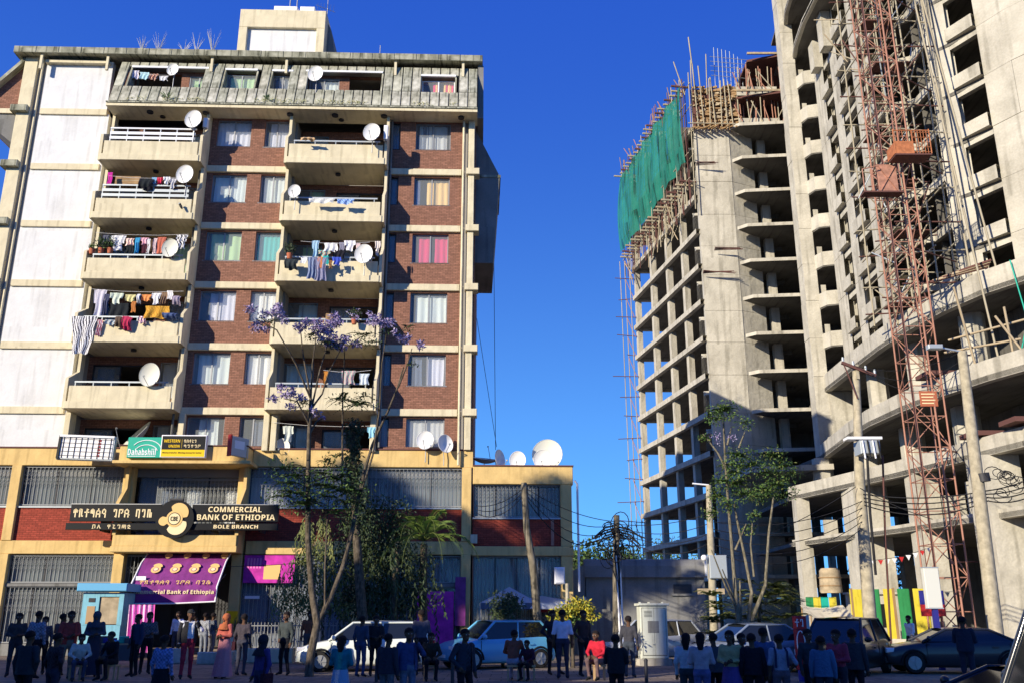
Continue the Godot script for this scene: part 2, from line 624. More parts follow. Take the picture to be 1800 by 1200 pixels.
func balcony(x0: float, x1: float, k: int, mirror: bool) -> void:
	var B: float = FL[k + 1]
	var side := "left" if mirror else "right"
	var b := bx(x0, x1, B - 0.3, B, -1.2, 1.02)
	b.bev(x0, x1, B - 0.3, B + 0.02, 1.02, 1.14, 0.015)
	var o := part(b, "balcony", M.cream, blk)
	var pp := MB.new()
	pp.bev(x0 + 0.1, x1 - 0.1, B + 0.02, B + 0.72, 1.0, 1.1, 0.012)
	part(pp, "parapet", M.cream, o)
	part(fin(x0 - 0.1, 0.13, B, 0.12 if mirror else 0.5, 1.1, 2.67), "fin_wall", M.cream, o)
	part(fin(x1 - 0.03, 0.13, B, 0.5, 1.1, 2.67), "fin_wall", M.cream, o)
	# railing
	var posts := 6 if mirror else 5
	var tall := mirror and k >= 3
	var top := B + (1.45 if tall else 0.94)
	var rm: Material = M.white_metal if k == 4 and mirror else M.grey_metal
	part(bx(x0 + 0.3, x1 - 0.25, top - 0.07, top, 1.01, 1.07), "rail", rm, o)
	if tall:
		for q in 2:
			part(bx(x0 + 0.3, x1 - 0.3, B + 0.84 + q * 0.25, B + 0.98 + q * 0.25, 1.02, 1.06), "rail", rm, o)
	for i in posts:
		var x := lerpf(x0 + 0.33, x1 - 0.4, float(i) / (posts - 1))
		part(bx(x - 0.02, x + 0.02, B + 0.72, top - 0.07, 1.015, 1.055), "rail_post", rm, o)
	# ceiling lamp under the slab above
	part(MB.new().path([Vector3((x0 + x1) / 2, B + 2.66, 0.1), Vector3((x0 + x1) / 2, B + 2.58, 0.1)], 0.13, 10), "ceiling_lamp", M.dark_frame, o)
	o.set_meta("label", "cream %s balcony, floor %d above the bank" % [side, k + 2])

func loggia(x0: float, x1: float, k: int, mirror: bool, drapes: Array) -> void:
	var B: float = FL[k + 1]
	# window bay and door bay of the wall at the back of the balcony
	var wx0 := x1 - 1.55 if mirror else x0 + 0.1
	var wx1 := x1 - 0.1 if mirror else x0 + 1.55
	var dx0 := x0 + 0.35 if mirror else x0 + 2.1
	var dx1 := x1 - 2.1 if mirror else x1 - 0.3
	var b := MB.new()
	holed(b, x0, x1, B, B + 2.67, [[wx0, wx1, B + 0.75, B + 2.45], [dx0, dx1, B, B + 2.3]], -1.5, -1.2)
	part(b, "loggia_wall", M.brick, blk)
	part(bx(x0, x0 + 0.15, B, B + 2.67, -1.2, -0.3), "loggia_side", M.inner, blk)
	part(bx(x1 - 0.15, x1, B, B + 2.67, -1.2, -0.3), "loggia_side", M.inner, blk)
	window(blk, wx0, wx1, B + 0.75, B + 2.45, -1.28, drapes)
	# the dark half: a glazed door left open
	var dr := bx(dx0, dx0 + 0.07, B, B + 2.3, -1.34, -1.27)
	dr.box(dx1 - 0.07, dx1, B, B + 2.3, -1.34, -1.27)
	dr.box(dx0 + 0.07, dx1 - 0.07, B + 2.22, B + 2.3, -1.34, -1.27)
	dr.box((dx0 + dx1) / 2 - 0.03, (dx0 + dx1) / 2 + 0.03, B, B + 2.22, -1.34, -1.27)
	var dn := part(dr, "balcony_door", M.dark_frame, blk)
	part(bx(dx0 + 0.07, (dx0 + dx1) / 2 - 0.03, B + 0.02, B + 2.22, -1.31, -1.304), "pane", M.glass, dn)
	part(curtain_mesh(dx0 + 0.1, dx0 + 0.9, B + 0.05, B + 2.2, -1.6, 20.0), "curtain", M.curtain_navy, dn)

func make_apartment_block() -> void:
	blk = thing("apartment_block", "tall cream and red brick apartment block with stacked balconies, left of the street", "building", BO, BT)
	# inside: floors, back and side walls, cross walls
	for y in [7.4, 10.3, 13.3, 16.3, 19.3, 22.3, 25.15]:
		part(bx(-21.9, -0.35, y, y + 0.2, -13.7, -1.55), "floor_slab", M.inner, blk)
	for y in [10.3, 13.3, 16.3, 19.3, 22.3, 25.15]:
		part(bx(-13.1, -9.2, y, y + 0.2, -1.55, -0.31), "floor_slab", M.inner, blk)
		part(bx(-4.35, -0.4, y, y + 0.2, -1.55, -0.31), "floor_slab", M.inner, blk)
	part(bx(-22.3, 0.0, 0.0, 28.4, -14.0, -13.7), "back_wall", M.white_wall, blk)
	part(bx(-22.3, -22.0, 8.7, 28.4, -13.7, -0.3), "side_wall", M.brick, blk)
	part(bx(-0.35, -0.05, 0.0, 28.4, -13.7, -0.31), "side_wall", M.brick, blk)
	for x in [-18.2, -13.15, -9.2, -4.4]:
		part(bx(x - 0.06, x + 0.06, 7.6, 25.3, -13.7, -0.32), "cross_wall", M.inner, blk)
	part(bx(-21.9, -0.4, 0.0, 28.2, -6.2, -6.05), "inner_wall", M.inner, blk)
	# the blank white bay on the left
	for k in 6:
		var B: float = FL[k]
		var y1 := B + 2.67
		var wp := MB.new()
		wp.bev(-21.6, -18.35, maxf(B, 8.62), y1, -0.3, 0.0, 0.004)
		part(wp, "white_panel", M.white_wall, blk)
		var be := MB.new()
		be.bev(-21.55, -18.3, y1, y1 + 0.33, -0.3, 0.09, 0.015)
		part(be, "belt_course", M.cream, blk)
	part(bx(-21.6, -18.35, 25.56, 28.3, -0.3, 0.0), "white_panel", M.white_wall, blk)
	part(bx(-22.0, -21.6, 8.7, 28.3, -0.3, -0.05), "corner_recess", M.inner, blk)
	var cp := MB.new()
	cp.bev(-22.65, -22.0, 8.6, 28.4, -0.35, 0.15, 0.02)
	part(cp, "corner_pilaster", M.cream, blk)
	for k in 6:
		var y: float = FL[k] + 2.67
		var s := MB.new()
		s.bev(-22.85, -22.05, y, y + 0.34, -0.3, 0.4, 0.02)
		part(s, "beam_end", M.cornice, blk)
	part(MB.new().path([Vector3(-21.8, 8.7, 0.02), Vector3(-21.8, 28.4, 0.02)], 0.055, 8), "drain_pipe", M.cream, blk)
	# brick bay between the balconies
	var w1 := [["lilac", 0, 1.0], ["sheer", 0, 1.0], ["green", 0.0, 1.0], ["lilac", 0.25, 1.0], ["sheer", 0.1, 1], ["sheer", 0.3, 0.8]]
	for k in 6:
		var B: float = FL[k]
		var y0 := maxf(B + 1.12, 8.85)
		var ws := [[-12.85, -11.17, y0, B + 2.6], [-10.5, -9.32, y0, B + 2.6]]
		part(holed(MB.new(), -13.2, -9.12, maxf(B, 8.62), B + 2.67, ws, -0.3, 0.0), "brick_wall", M.brick, blk)
		var order: int = [5, 4, 3, 2, 1, 0][k]
		window(blk, -12.85, -11.17, y0, B + 2.6, -0.14, [[w1[order][0], w1[order][1], w1[order][2]]])
		var second: Array = [[["navy", 0.5, 1.0]], [["white", 0.05, 1.0]], [["white", 0, 1]], [["teal", 0.05, 0.97]], [["sheer", 0.1, 1]], [["lilac", 0.2, 1.0]]][k]
		window(blk, -10.5, -9.32, y0, B + 2.6, -0.14, second, 2 if k != 3 else 1)
		if k < 5:
			var be := MB.new()
			be.bev(-13.12, -9.14, B + 2.67, B + 3.0, -0.3, 0.14, 0.02)
			part(be, "belt_course", M.cream, blk)
		else:
			part(bx(-13.2, -9.12, B + 2.67, B + 3.0, -0.3, 0.0), "brick_wall", M.brick, blk)
	# right brick bay
	var w3 := [[["grey", 0.02, 0.98]], [["navy", 0.1, 0.35], ["lilac", 0.5, 0.95]], [["sheer", 0.15, 0.62], ["sheer", 0.6, 1.0]], [["red", 0.14, 0.5], ["red", 0.62, 0.97]], [["gold", 0.36, 0.98], ["lilac", 0.05, 0.16]], [["navy", 0.1, 0.5], ["grey", 0.1, 0.9, 0.0]]]
	for k in 6:
		var B: float = FL[k]
		var y0 := maxf(B + 1.12, 8.85)
		var ws := [[-3.05, -1.32, y0, B + 2.6], [-4.28, -3.82, y0, B + 2.6]]
		part(holed(MB.new(), -4.42, -0.62, maxf(B, 8.62), B + 2.67, ws, -0.3, 0.0), "brick_wall", M.brick, blk)
		window(blk, -3.05, -1.32, y0, B + 2.6, -0.14, w3[k])
		window(blk, -4.28, -3.82, y0, B + 2.6, -0.14, [["navy", 0.1, 0.8]], 1, "dark_frame")
		if k < 5:
			var be := MB.new()
			be.bev(-4.25, -0.74, B + 2.67, B + 3.0, -0.3, 0.14, 0.02)
			be.bev(-0.5, 0.14, B + 2.67, B + 3.0, -0.3, 0.32, 0.02)
			part(be, "belt_course", M.cream, blk)
		else:
			part(bx(-4.42, -0.62, B + 2.67, B + 3.0, -0.3, 0.0), "brick_wall", M.brick, blk)
	var rp := MB.new()
	rp.bev(-0.42, -0.12, 8.7, 25.3, -0.3, 0.2, 0.02)
	part(rp, "corner_pilaster", M.cream, blk)
	part(bx(-0.62, -0.42, 8.7, 25.3, -0.3, -0.05), "corner_recess", M.inner, blk)
	part(MB.new().path([Vector3(-0.66, 8.0, 0.22), Vector3(-0.66, 25.2, 0.22)], 0.06, 8), "drain_pipe", M.cream, blk)
	part(MB.new().path([Vector3(-13.42, 8.8, 0.12), Vector3(-13.42, 24.6, 0.12), Vector3(-13.2, 25.0, 0.3), Vector3(-13.2, 25.3, 0.3)], 0.055, 8), "drain_pipe", M.grey_render, blk)
	part(MB.new().path([Vector3(-4.22, 8.8, 0.1), Vector3(-4.22, 25.2, 0.1)], 0.055, 8), "drain_pipe", M.grey_render, blk)
	# balconies and the rooms behind them
	var lb := [[["sheer", 0.0, 1]], [["grey", 0, 1]], [["navy", 0.1, 0.5]], [["green", 0.0, 0.8]], [["navy", 0.1, 0.4]], [["sheer", 0.1, 1]]]
	var rb := [[["sheer", 0.55, 1.0]], [["sheer", 0.1, 1]], [["sheer", 0.3, 1]], [["green", 0.35, 0.9]], [["green", 0.3, 1]], [["sheer", 0.35, 1]]]
	for k in range(-1, 5):
		loggia(-18.2, -13.2, k, true, lb[k + 1])
		loggia(-9.12, -4.42, k, false, rb[k + 1])
		if k >= 0:
			balcony(-17.85, -13.22, k, true)
			balcony(-9.1, -4.42, k, false)
	part(bx(-18.35, -18.2, 8.6, 25.3, -1.2, 0.0), "jamb_wall", M.white_wall, blk)
	# cream posts on the terrace
	for x in [-18.0, -13.0, -9.25, -8.9, -4.5]:
		var po := MB.new()
		po.bev(x - 0.13, x + 0.13, 8.6, 10.26, -0.3, 0.25, 0.02)
		part(po, "terrace_post", M.cream, blk)
	make_mansard()

func slope(s: float) -> Vector3:
	return Vector3(0, lerpf(25.42, 28.15, s), lerpf(1.1, 0.2, s))

func make_mansard() -> void:
	# underside and the floor behind it
	part(bx(-17.95, 0.0, 25.2, 25.36, -0.3, 1.06), "eaves_soffit", M.cream, blk)
	part(bx(-17.95, 0.0, 25.36, 25.42, -0.3, 1.12), "eaves_edge", M.panel3, blk)
	for x in [-16.0, -13.3, -9.2, -7.0, -4.6, -0.8]:
		part(MB.new().path([Vector3(x, 25.2, 0.55), Vector3(x, 25.12, 0.55)], 0.16, 10), "ceiling_lamp", M.dark_frame, blk)
	var open := [[-17.25, -13.45, 0.37, 0.88], [-12.62, -11.02, 0.37, 0.86], [-10.3, -9.25, 0.37, 0.85], [-8.62, -4.78, 0.37, 0.86], [-2.85, -1.1, 0.36, 0.8]]
	var m := 38
	var w := 17.85 / m
	var along := (slope(1.0) - slope(0.0)).normalized()
	var out := Vector3(1, 0, 0).cross(along)
	var meshes := {}
	for i in m:
		var x := -17.85 + w * (i + 0.5)
		var a := 0.0
		var spans := [[0.0, 0.365], [0.365, 1.0]]
		for o in open:
			if x > o[0] - 0.05 and x < o[1] + 0.05:
				spans = [[0.0, o[2]], [o[3], 1.0]]
		for sp in spans:
			var p := slope(sp[0])
			var q := slope(sp[1])
			var h := (q - p).length() - 0.012
			if h < 0.2:
				continue
			var key := "%.3f" % h
			if not meshes.has(key):
				var b := MB.new()
				b.bev(-w / 2 + 0.025, w / 2 - 0.025, -h / 2, h / 2, -0.06, 0.045, 0.012)
				meshes[key] = b.mesh()
			var o := MeshInstance3D.new()
			o.name = "panel"
			o.mesh = meshes[key]
			o.material_override = M["panel%d" % rng.randi_range(0, 3)]
			blk.add_child(o, true)
			var tw := rng.randf_range(-0.006, 0.006)
			o.transform = Transform3D(Basis(Vector3.RIGHT, along, out).rotated(along, tw), (p + q) * 0.5 + Vector3(x, 0, 0) + out * rng.randf_range(-0.006, 0.008))
		# batten in the joint
		if i > 0:
			var bt := MB.new()
			var xb := -17.85 + w * i
			var lim := 1.0
			var st := 0.0
			for o in open:
				if xb > o[0] and xb < o[1]:
					lim = o[2]
			bt.beam(slope(st) + Vector3(xb, 0, 0) - out * 0.05, slope(lim) + Vector3(xb, 0, 0) - out * 0.05, 0.05, 0.02)
			part(bt, "joint_strip", M.dark_frame, blk)
	# reveals, frames, windows
	for o in open:
		var p := slope(o[2])
		var q := slope(o[3])
		var b := MB.new()
		b.beam(Vector3(o[0], q.y, q.z + 0.02), Vector3(o[1], q.y, q.z + 0.02), 0.1, 0.1)
		part(b, "dormer_head", M.white_metal, blk)
		for x in [o[0], o[1]]:
			var j := MB.new()
			var poly := PackedVector2Array([Vector2(-0.6, p.y), Vector2(p.z, p.y), Vector2(q.z, q.y), Vector2(-0.6, q.y)])
			j.prism(poly, Transform3D(Basis(Vector3(0, 0, 1), Vector3(0, 1, 0), Vector3(-1, 0, 0)), Vector3(x + 0.04, 0, 0)), 0.08)
			part(j, "dormer_side", M.cornice, blk)
		part(bx(o[0], o[1], p.y - 0.06, p.y, -0.6, p.z - 0.05), "dormer_sill", M.dark_frame, blk)
		part(bx(o[0], o[1], q.y, q.y + 0.05, -0.6, q.z - 0.06), "dormer_ceiling", M.inner, blk)
	# the mansard rooms' wall
	var ys := slope(0.37).y
	part(holed(MB.new(), -17.9, -0.1, ys, 28.35, [[-17.2, -14.9, ys, 27.7], [-14.5, -13.5, ys, 27.6], [-12.55, -11.1, ys, 27.55], [-10.25, -9.35, ys, 27.55], [-8.5, -7.0, ys, 27.6], [-6.5, -4.85, ys, 27.7], [-2.8, -1.15, ys, 27.45]], -0.28, -0.08), "attic_wall", M.brick, blk)
	window(blk, -14.5, -13.5, ys, 27.6, -0.1, [["green", 0.1, 0.95]])
	window(blk, -12.6, -11.05, ys, 27.6, 0.1, [["green", 0.1, 0.95]])
	window(blk, -10.3, -9.3, ys, 27.6, 0.1, [["grey", 0.3, 0.9]], 2)
	window(blk, -8.5, -7.0, ys, 27.6, -0.1, [["sheer", 0.45, 0.95]])
	var rw := window(blk, -2.8, -1.15, ys, 27.45, 0.15, [["red", 0.32, 0.52, 0.2], ["red", 0.66, 0.95, 0.3], ["gold", 0.36, 0.5], ["gold", 0.66, 0.9]], 2, "white_metal")
	rw.set_meta("label", "attic window with red and yellow curtains")
	part(bx(-17.9, -0.1, 25.42, ys, -0.28, -0.08), "attic_wall", M.brick, blk)
	part(bx(-21.9, -0.4, 28.2, 28.38, -13.7, -0.62), "attic_ceiling", M.inner, blk)
	# roof edge in lengths, with posts under it
	part(bx(-22.9, 0.1, 28.4, 28.5, -14.2, 0.5), "roof_slab", M.cornice, blk)
	var n := 21
	for i in n:
		var x0 := lerpf(-23.05, 0.24, float(i) / n)
		var x1 := lerpf(-23.05, 0.24, float(i + 1) / n)
		var k := MB.new()
		k.bev(x0 + 0.006, x1 - 0.006, 28.36, 28.72, 0.38, 0.62 + rng.randf_range(-0.012, 0.012), 0.02)
		part(k, "coping", M.cornice, blk)
	part(bx(-23.05, -22.8, 28.36, 28.7, -14.2, 0.37), "coping", M.cornice, blk)
	part(bx(0.02, 0.24, 28.36, 28.7, -14.2, 0.37), "coping", M.cornice, blk)
	for x in [-21.7, -18.45, -13.3, -9.6, -4.15, -0.75]:
		part(bx(x - 0.06, x + 0.06, 27.55, 28.36, 0.36, 0.48), "roof_post", M.cream, blk)
	part(bx(-21.6, -18.5, 28.05, 28.2, 0.0, 0.25), "ledge", M.cream, blk)
	# mansard ends on both sides of the block
	for s in 2:
		var b := MB.new()
		if s == 0:
			b.prism(PackedVector2Array([Vector2(-22.6, 28.4), Vector2(-22.6, 25.55), Vector2(-24.75, 25.55), Vector2(-24.75, 25.75)]), Transform3D(Basis(), Vector3(0, 0, -9.0)), 8.8)
			part(b, "side_gable", M.brick, blk)
			var r := MB.new()
			r.beam(Vector3(-24.82, 25.72, -4.5), Vector3(-22.55, 28.45, -4.5), 9.3, 0.16)
			part(r, "side_mansard", M.cornice, blk)
			var u := MB.new()
			u.prism(PackedVector2Array([Vector2(-22.6, 25.3), Vector2(-22.6, 23.6), Vector2(-24.75, 25.3)]), Transform3D(Basis(), Vector3(0, 0, -9.0)), 8.9)
			part(u, "bay_underside", M.grey_render, blk)
			part(bx(-24.8, -22.6, 25.3, 25.55, -9.1, 0.0), "side_eaves", M.cream, blk)
		else:
			b.prism(PackedVector2Array([Vector2(0.0, 28.4), Vector2(0.0, 25.3), Vector2(0.3, 25.3), Vector2(0.28, 28.3)]), Transform3D(Basis(), Vector3(0, 0, -13.0)), 13.3)
			part(b, "side_mansard", M.grey_render, blk)
			var e := MB.new()
			e.prism(PackedVector2Array([Vector2(-0.05, 25.3), Vector2(-0.05, 18.1), Vector2(0.85, 18.1), Vector2(1.15, 22.8)]), Transform3D(Basis(), Vector3(0, 0, -5.4)), 4.4)
			part(e, "side_bay", M.grey_render, blk)
			part(bx(-0.02, 1.2, 22.7, 22.84, -5.45, -0.96), "bay_ledge", M.cornice, blk)
	# lift house on the roof
	var t := MB.new()
	t.bev(-12.75, -8.2, 28.5, 29.55, -4.5, -1.5, 0.02)
	t.bev(-12.75, -8.2, 31.6, 32.7, -4.5, -1.5, 0.02)
	t.bev(-12.75, -12.3, 29.55, 31.6, -4.5, -1.5, 0.02)
	t.bev(-8.65, -8.2, 29.55, 31.6, -4.5, -1.5, 0.02)
	part(t, "lift_house", M.cream, blk)
	part(bx(-12.3, -8.65, 29.55, 31.6, -2.0, -1.68), "lift_house_panel", M.white_wall, blk)
	var sl := MB.new()
	sl.prism(PackedVector2Array([Vector2(-8.2, 32.4), Vector2(-8.2, 28.5), Vector2(-7.4, 28.5), Vector2(-8.0, 32.0)]), Transform3D(Basis(), Vector3(0, 0, -4.4)), 2.2)
	part(sl, "lift_house_flank", M.grey_render, blk)
	part(bx(-8.2, -7.4, 28.5, 28.75, -2.4, -1.4), "roof_step", M.cornice, blk)
	part(bx(-10.55, -10.35, 30.0, 30.12, -1.69, -1.55), "vent_stub", M.black, blk)
	for q in [[-11.1, -9.85], [-9.7, -8.9]]:
		var c := MB.new()
		c.bev(q[0], q[1], 32.75, 33.25, -2.8, -1.9, 0.03)
		c.box(q[0] + 0.1, q[0] + 0.2, 32.7, 32.75, -2.7, -2.0)
		var a := one(c, "roof_tank", M.white, "pale box tank on top of the roof lift house, %s one" % ("left" if q[0] < -10 else "right"), "water tank", BO, BT, "tanks on the lift house")
		a.position = BO
	var ant := MB.new()
	ant.tube(Vector3(-10.35, 32.7, -2.3), Vector3(-10.35, 35.0, -2.3), 0.03)
	ant.tube(Vector3(-9.97, 32.7, -2.3), Vector3(-9.97, 34.6, -2.3), 0.03)
	one(ant, "roof_mast", M.steel, "pair of thin aerial masts standing between the roof tanks", "mast", BO, BT)
	var ta := MB.new()
	ta.tube(Vector3(-8.3, 32.7, -2.3), Vector3(-8.3, 34.0, -2.3), 0.02)
	ta.beam(Vector3(-8.9, 33.5, -2.1), Vector3(-7.9, 33.35, -2.5), 0.02, 0.02)
	for i in 6:
		var x := -8.85 + i * 0.17
		ta.beam(Vector3(x, 33.3, -2.3 - i * 0.03), Vector3(x + 0.05, 33.65, -2.1 - i * 0.03), 0.012, 0.012)
	one(ta, "television_aerial", M.steel, "fishbone television aerial on the right end of the lift house", "aerial", BO, BT)
	one(MB.new().tube(Vector3(-5.1, 28.7, -0.6), Vector3(-5.1, 30.0, -0.6), 0.02), "lightning_rod", M.steel, "single thin rod on the roof edge right of the lift house", "rod", BO, BT)
	# dry weeds on the roof edge and along the eaves
	for q in [[-16.9, 0.9], [-16.1, 1.2], [-14.2, 1.1], [-13.4, 1.4], [-14.8, 0.7]]:
		var g := MB.new()
		for i in 14:
			g.col = lin(0.5, 0.47, 0.34)
			var a := rng.randf() * TAU
			var d := Vector3(cos(a) * 0.35, q[1] * rng.randf_range(0.5, 1.0), sin(a) * 0.3)
			g.path([Vector3.ZERO, d * 0.6 + Vector3(0, 0.05, 0), d], [0.012, 0.008, 0.004], 3)
		one(g, "dry_weed", M.tinted, "dry pale weed tuft %s on the roof edge above the white wall" % ["leftmost and low", "second from left, tall", "second from right", "rightmost, tallest", "small, in the middle"][[-16.9, -16.1, -14.2, -13.4, -14.8].find(q[0])], "weed", bw(q[0], 28.7, 0.3), BT, "dry weeds on the roof edge")
	var mo := MB.new()
	for i in 900:
		var x := -0.4 - pow(rng.randf(), 1.0) * 16.6
		var dens := sin(x * 1.7) + sin(x * 0.7 + 1.0) + 0.5 * sin(x * 4.1)
		if dens < -0.35:
			continue
		var p := slope(rng.randf() * 0.09) + Vector3(x, 0, 0.06)
		mo.col = lin(0.06, 0.08, 0.02).lerp(lin(0.2, 0.17, 0.06), rng.randf())
		mo.leaf(p, Vector3(rng.randf_range(-0.1, 0.1), rng.randf_range(0.02, 0.16) - 0.05, rng.randf_range(0, 0.09)), Vector3(0.02, 0.0, 0.012))
	var ms := part(mo, "eaves_moss", M.leaves, blk)
	ms.set_meta("kind", "stuff")
	for q in [[-15.0, 0.35], [-10.2, 0.3]]:
		var sb := MB.new()
		for i in 60:
			sb.col = lin(0.05, 0.08, 0.02).lerp(lin(0.12, 0.14, 0.04), rng.randf())
			var d: Vector3 = Vector3(rng.randfn() * 0.4, rng.randf_range(-0.1, 0.7), rng.randf_range(0.1, 0.5)) * q[1]
			sb.leaf(d * 0.6, d * 0.7, Vector3(0.02, 0.02, 0))
		one(sb, "eaves_weed", M.leaves, "green weed growing from the panel joint above the %s balcony" % ("left" if q[0] < -12 else "middle brick bay"), "weed", bw(q[0], 25.6, 1.1), BT, "green weeds on the eaves")

# ---------------------------------------------------------------- the bank floors under the block
func blinds(parent: Node, x0: float, x1: float, y0: float, y1: float, z: float, k := "blinds") -> void:
	part(curtain_mesh(x0, x1, y0, y1, z, 34.0, 0.03), "curtain", M["curtain_" + k], parent)

func shopfront(parent: Node, x0: float, x1: float, y0: float, y1: float, z: float, lights: int, drape := "blinds", c0 := 0.0, c1 := 1.0) -> void:
	var w := window(parent, x0, x1, y0, y1, z, [], lights, "dark_frame")
	blinds(w, lerpf(x0, x1, c0), lerpf(x0, x1, c1), y0 + 0.05, y1 - 0.1, z - 0.2, drape)

func make_podium() -> void:
	var bk := blk
	# slabs, inner wall
	part(bx(-24.0, -0.1, 8.1, 8.4, -1.5, -0.3), "terrace_slab", M.inner, bk)
	part(bx(-24.0, -0.4, 4.2, 4.5, -6.0, -0.35), "floor_slab", M.inner, bk)
	part(bx(-24.0, -0.4, 7.5, 7.9, -6.0, -0.35), "floor_slab", M.inner, bk)
	part(bx(-24.2, -24.0, 0, 8.4, -13.7, 0), "side_wall", M.yellow, bk)
	# fascia and belts, in the lengths between the projecting bay
	for q in [[-24.2, -15.3], [-9.75, 0.0]]:
		var f := MB.new()
		f.bev(q[0], q[1], 7.93, 8.68, -0.3, 0.06, 0.02)
		part(f, "parapet", M.yellow, bk)
		var cpg := MB.new()
		cpg.bev(q[0], q[1], 8.68, 8.75, -0.34, 0.1, 0.015)
		part(cpg, "coping", M.rust_dark, bk)
		var b := MB.new()
		b.bev(q[0], q[1], 4.14, 4.7, -0.3, 0.08, 0.02)
		part(b, "belt_course", M.yellow, bk)
	for q in [[-20.15, -19.72, 0.0], [-15.3, -14.85, 0.0], [-10.3, -9.85, 0.0], [-5.1, -4.68, 0.0], [-0.48, -0.06, 0.0]]:
		var c := MB.new()
		c.bev(q[0], q[1], 0.0, 4.14, -0.3, 0.12, 0.02)
		c.bev(q[0], q[1], 4.7, 7.93, -0.3, 0.12, 0.02)
		part(c, "column", M.yellow, bk)
	# upper windows and red brick spandrels
	var bays := [[-24.0, -20.15, 2, "blinds"], [-19.72, -15.3, 3, "blinds"], [-9.85, -5.1, 2, "grey"], [-4.68, -0.48, 3, "blinds"]]
	for q in bays:
		part(bx(q[0], q[1], 4.7, 6.1, -0.3, -0.04), "brick_spandrel", M.spandrel, bk)
		part(bx(q[0], q[1], 6.1, 6.16, -0.3, 0.03), "window_ledge", M.grey_metal, bk)
		shopfront(bk, q[0], q[1], 6.16, 7.93, -0.2, q[2], q[3])
		scissor_gate(bk, q[0] + 0.03, q[1] - 0.03, 6.2, 7.9, -0.08)
	# ground floor windows
	for q in [[-24.0, -20.15, 2], [-19.72, -15.3, 3], [-4.68, -0.48, 3]]:
		part(bx(q[0], q[1], 0.0, 0.5, -0.3, -0.05), "plinth", M.grey_render, bk)
		shopfront(bk, q[0], q[1], 2.95, 4.1, -0.2, q[2])
		shopfront(bk, q[0], q[1], 0.5, 2.8, -0.2, q[2] + 1, "dim")
		part(bx(q[0], q[1], 2.8, 2.92, -0.25, 0.02), "transom", M.grey_render, bk)
		scissor_gate(bk, q[0] + 0.03, q[1] - 0.03, 2.95, 4.1, -0.08)
		scissor_gate(bk, q[0] + 0.03, q[1] - 0.03, 0.52, 2.8, -0.08)
	# right of the entrance: dark glass wall
	part(bx(-9.85, -5.1, 0.0, 0.3, -0.3, -0.05), "plinth", M.grey_render, bk)
	shopfront(bk, -9.85, -5.1, 0.3, 4.1, -0.22, 4, "navy", 0.0, 0.9)
	scissor_gate(bk, -9.8, -5.15, 0.32, 4.08, -0.1)
	# entrance recess under the projecting bay
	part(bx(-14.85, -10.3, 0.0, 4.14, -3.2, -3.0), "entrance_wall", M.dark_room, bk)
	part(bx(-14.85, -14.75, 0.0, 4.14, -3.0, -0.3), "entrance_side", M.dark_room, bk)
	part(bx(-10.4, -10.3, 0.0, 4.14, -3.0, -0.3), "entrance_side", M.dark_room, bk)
	var dr := bx(-13.6, -13.5, 0.3, 2.8, -2.98, -2.9)
	dr.box(-12.4, -12.3, 0.3, 2.8, -2.98, -2.9)
	dr.box(-13.5, -12.4, 2.7, 2.8, -2.98, -2.9)
	dr.box(-13.0, -12.9, 0.3, 2.7, -2.98, -2.9)
	part(dr, "entrance_door", M.dark_frame, bk)
	scissor_gate(bk, -14.8, -13.7, 0.3, 4.1, -0.15, 0.15)
	for i in 3:
		var st := MB.new()
		st.bev(-15.0, -10.1, 0.1 * i + 0.005, 0.1 * (i + 1), -3.0, 1.4 - 0.36 * i, 0.015)
		part(st, "entrance_step", M.paving, bk)
	# projecting first-floor bay
	var x0 := -15.1
	var x1 := -9.86
	var b := bx(x0, x1, 4.16, 4.86, -0.3, 1.0)
	b.bev(x0, x1, 4.16, 4.4, 1.0, 1.14, 0.02)
	b.bev(x0 + 0.05, x1 - 0.05, 4.4, 4.86, 1.0, 1.1, 0.015)
	var bay := part(b, "bank_bay", M.yellow, bk)
	var up := MB.new()
	up.bev(x0 - 0.1, x1 + 0.1, 7.98, 8.62, -0.3, 1.12, 0.02)
	up.bev(x0 - 0.3, x1 + 0.32, 7.85, 7.98, -0.3, 1.3, 0.015)
	part(up, "bay_parapet", M.yellow, bay)
	var cb := MB.new()
	cb.bev(x0 - 0.14, x1 + 0.14, 8.62, 8.68, -0.3, 1.16, 0.015)
	part(cb, "bay_coping", M.rust_dark, bay)
	for x in [x0, x1 - 0.14]:
		var f := MB.new()
		f.prism(PackedVector2Array([Vector2(-0.3, 4.86), Vector2(1.1, 4.86), Vector2(1.1, 6.2), Vector2(0.4, 6.9), Vector2(0.4, 7.85), Vector2(-0.3, 7.85)]), Transform3D(Basis(Vector3(0, 0, 1), Vector3(0, 1, 0), Vector3(-1, 0, 0)), Vector3(x + 0.14, 0, 0)), 0.14)
		part(f, "fin_wall", M.yellow, bay)
	shopfront(bk, -14.8, -10.2, 4.9, 7.8, -0.5, 3, "navy", 0.0, 0.4)
	scissor_gate(bk, -13.9, -10.2, 5.3, 7.4, -0.3)
	for x in [-12.7, -10.95]:
		part(curtain_mesh(x, x + 0.62, 5.4, 6.95, -0.62, 30.0), "white_blind", M.curtain_white, bk)
	# low fence of steel bars in front of the right half
	var fx := -9.6
	while fx < -4.8:
		part(bx(fx - 0.012, fx + 0.012, 0.15, 1.35, 1.0, 1.024), "fence_bar", M.grille, fence_root())
		fx += 0.14
	part(bx(-9.7, -4.7, 1.2, 1.24, 0.99, 1.03), "fence_rail", M.grille, fence_root())
	part(bx(-9.7, -4.7, 0.25, 0.29, 0.99, 1.03), "fence_rail", M.grille, fence_root())

var fence: Node3D
func fence_root() -> Node3D:
	if fence == null:
		fence = thing("steel_fence", "low grey steel bar fence in front of the bank's dark glass, behind the white car", "fence", BO, BT)
	return fence

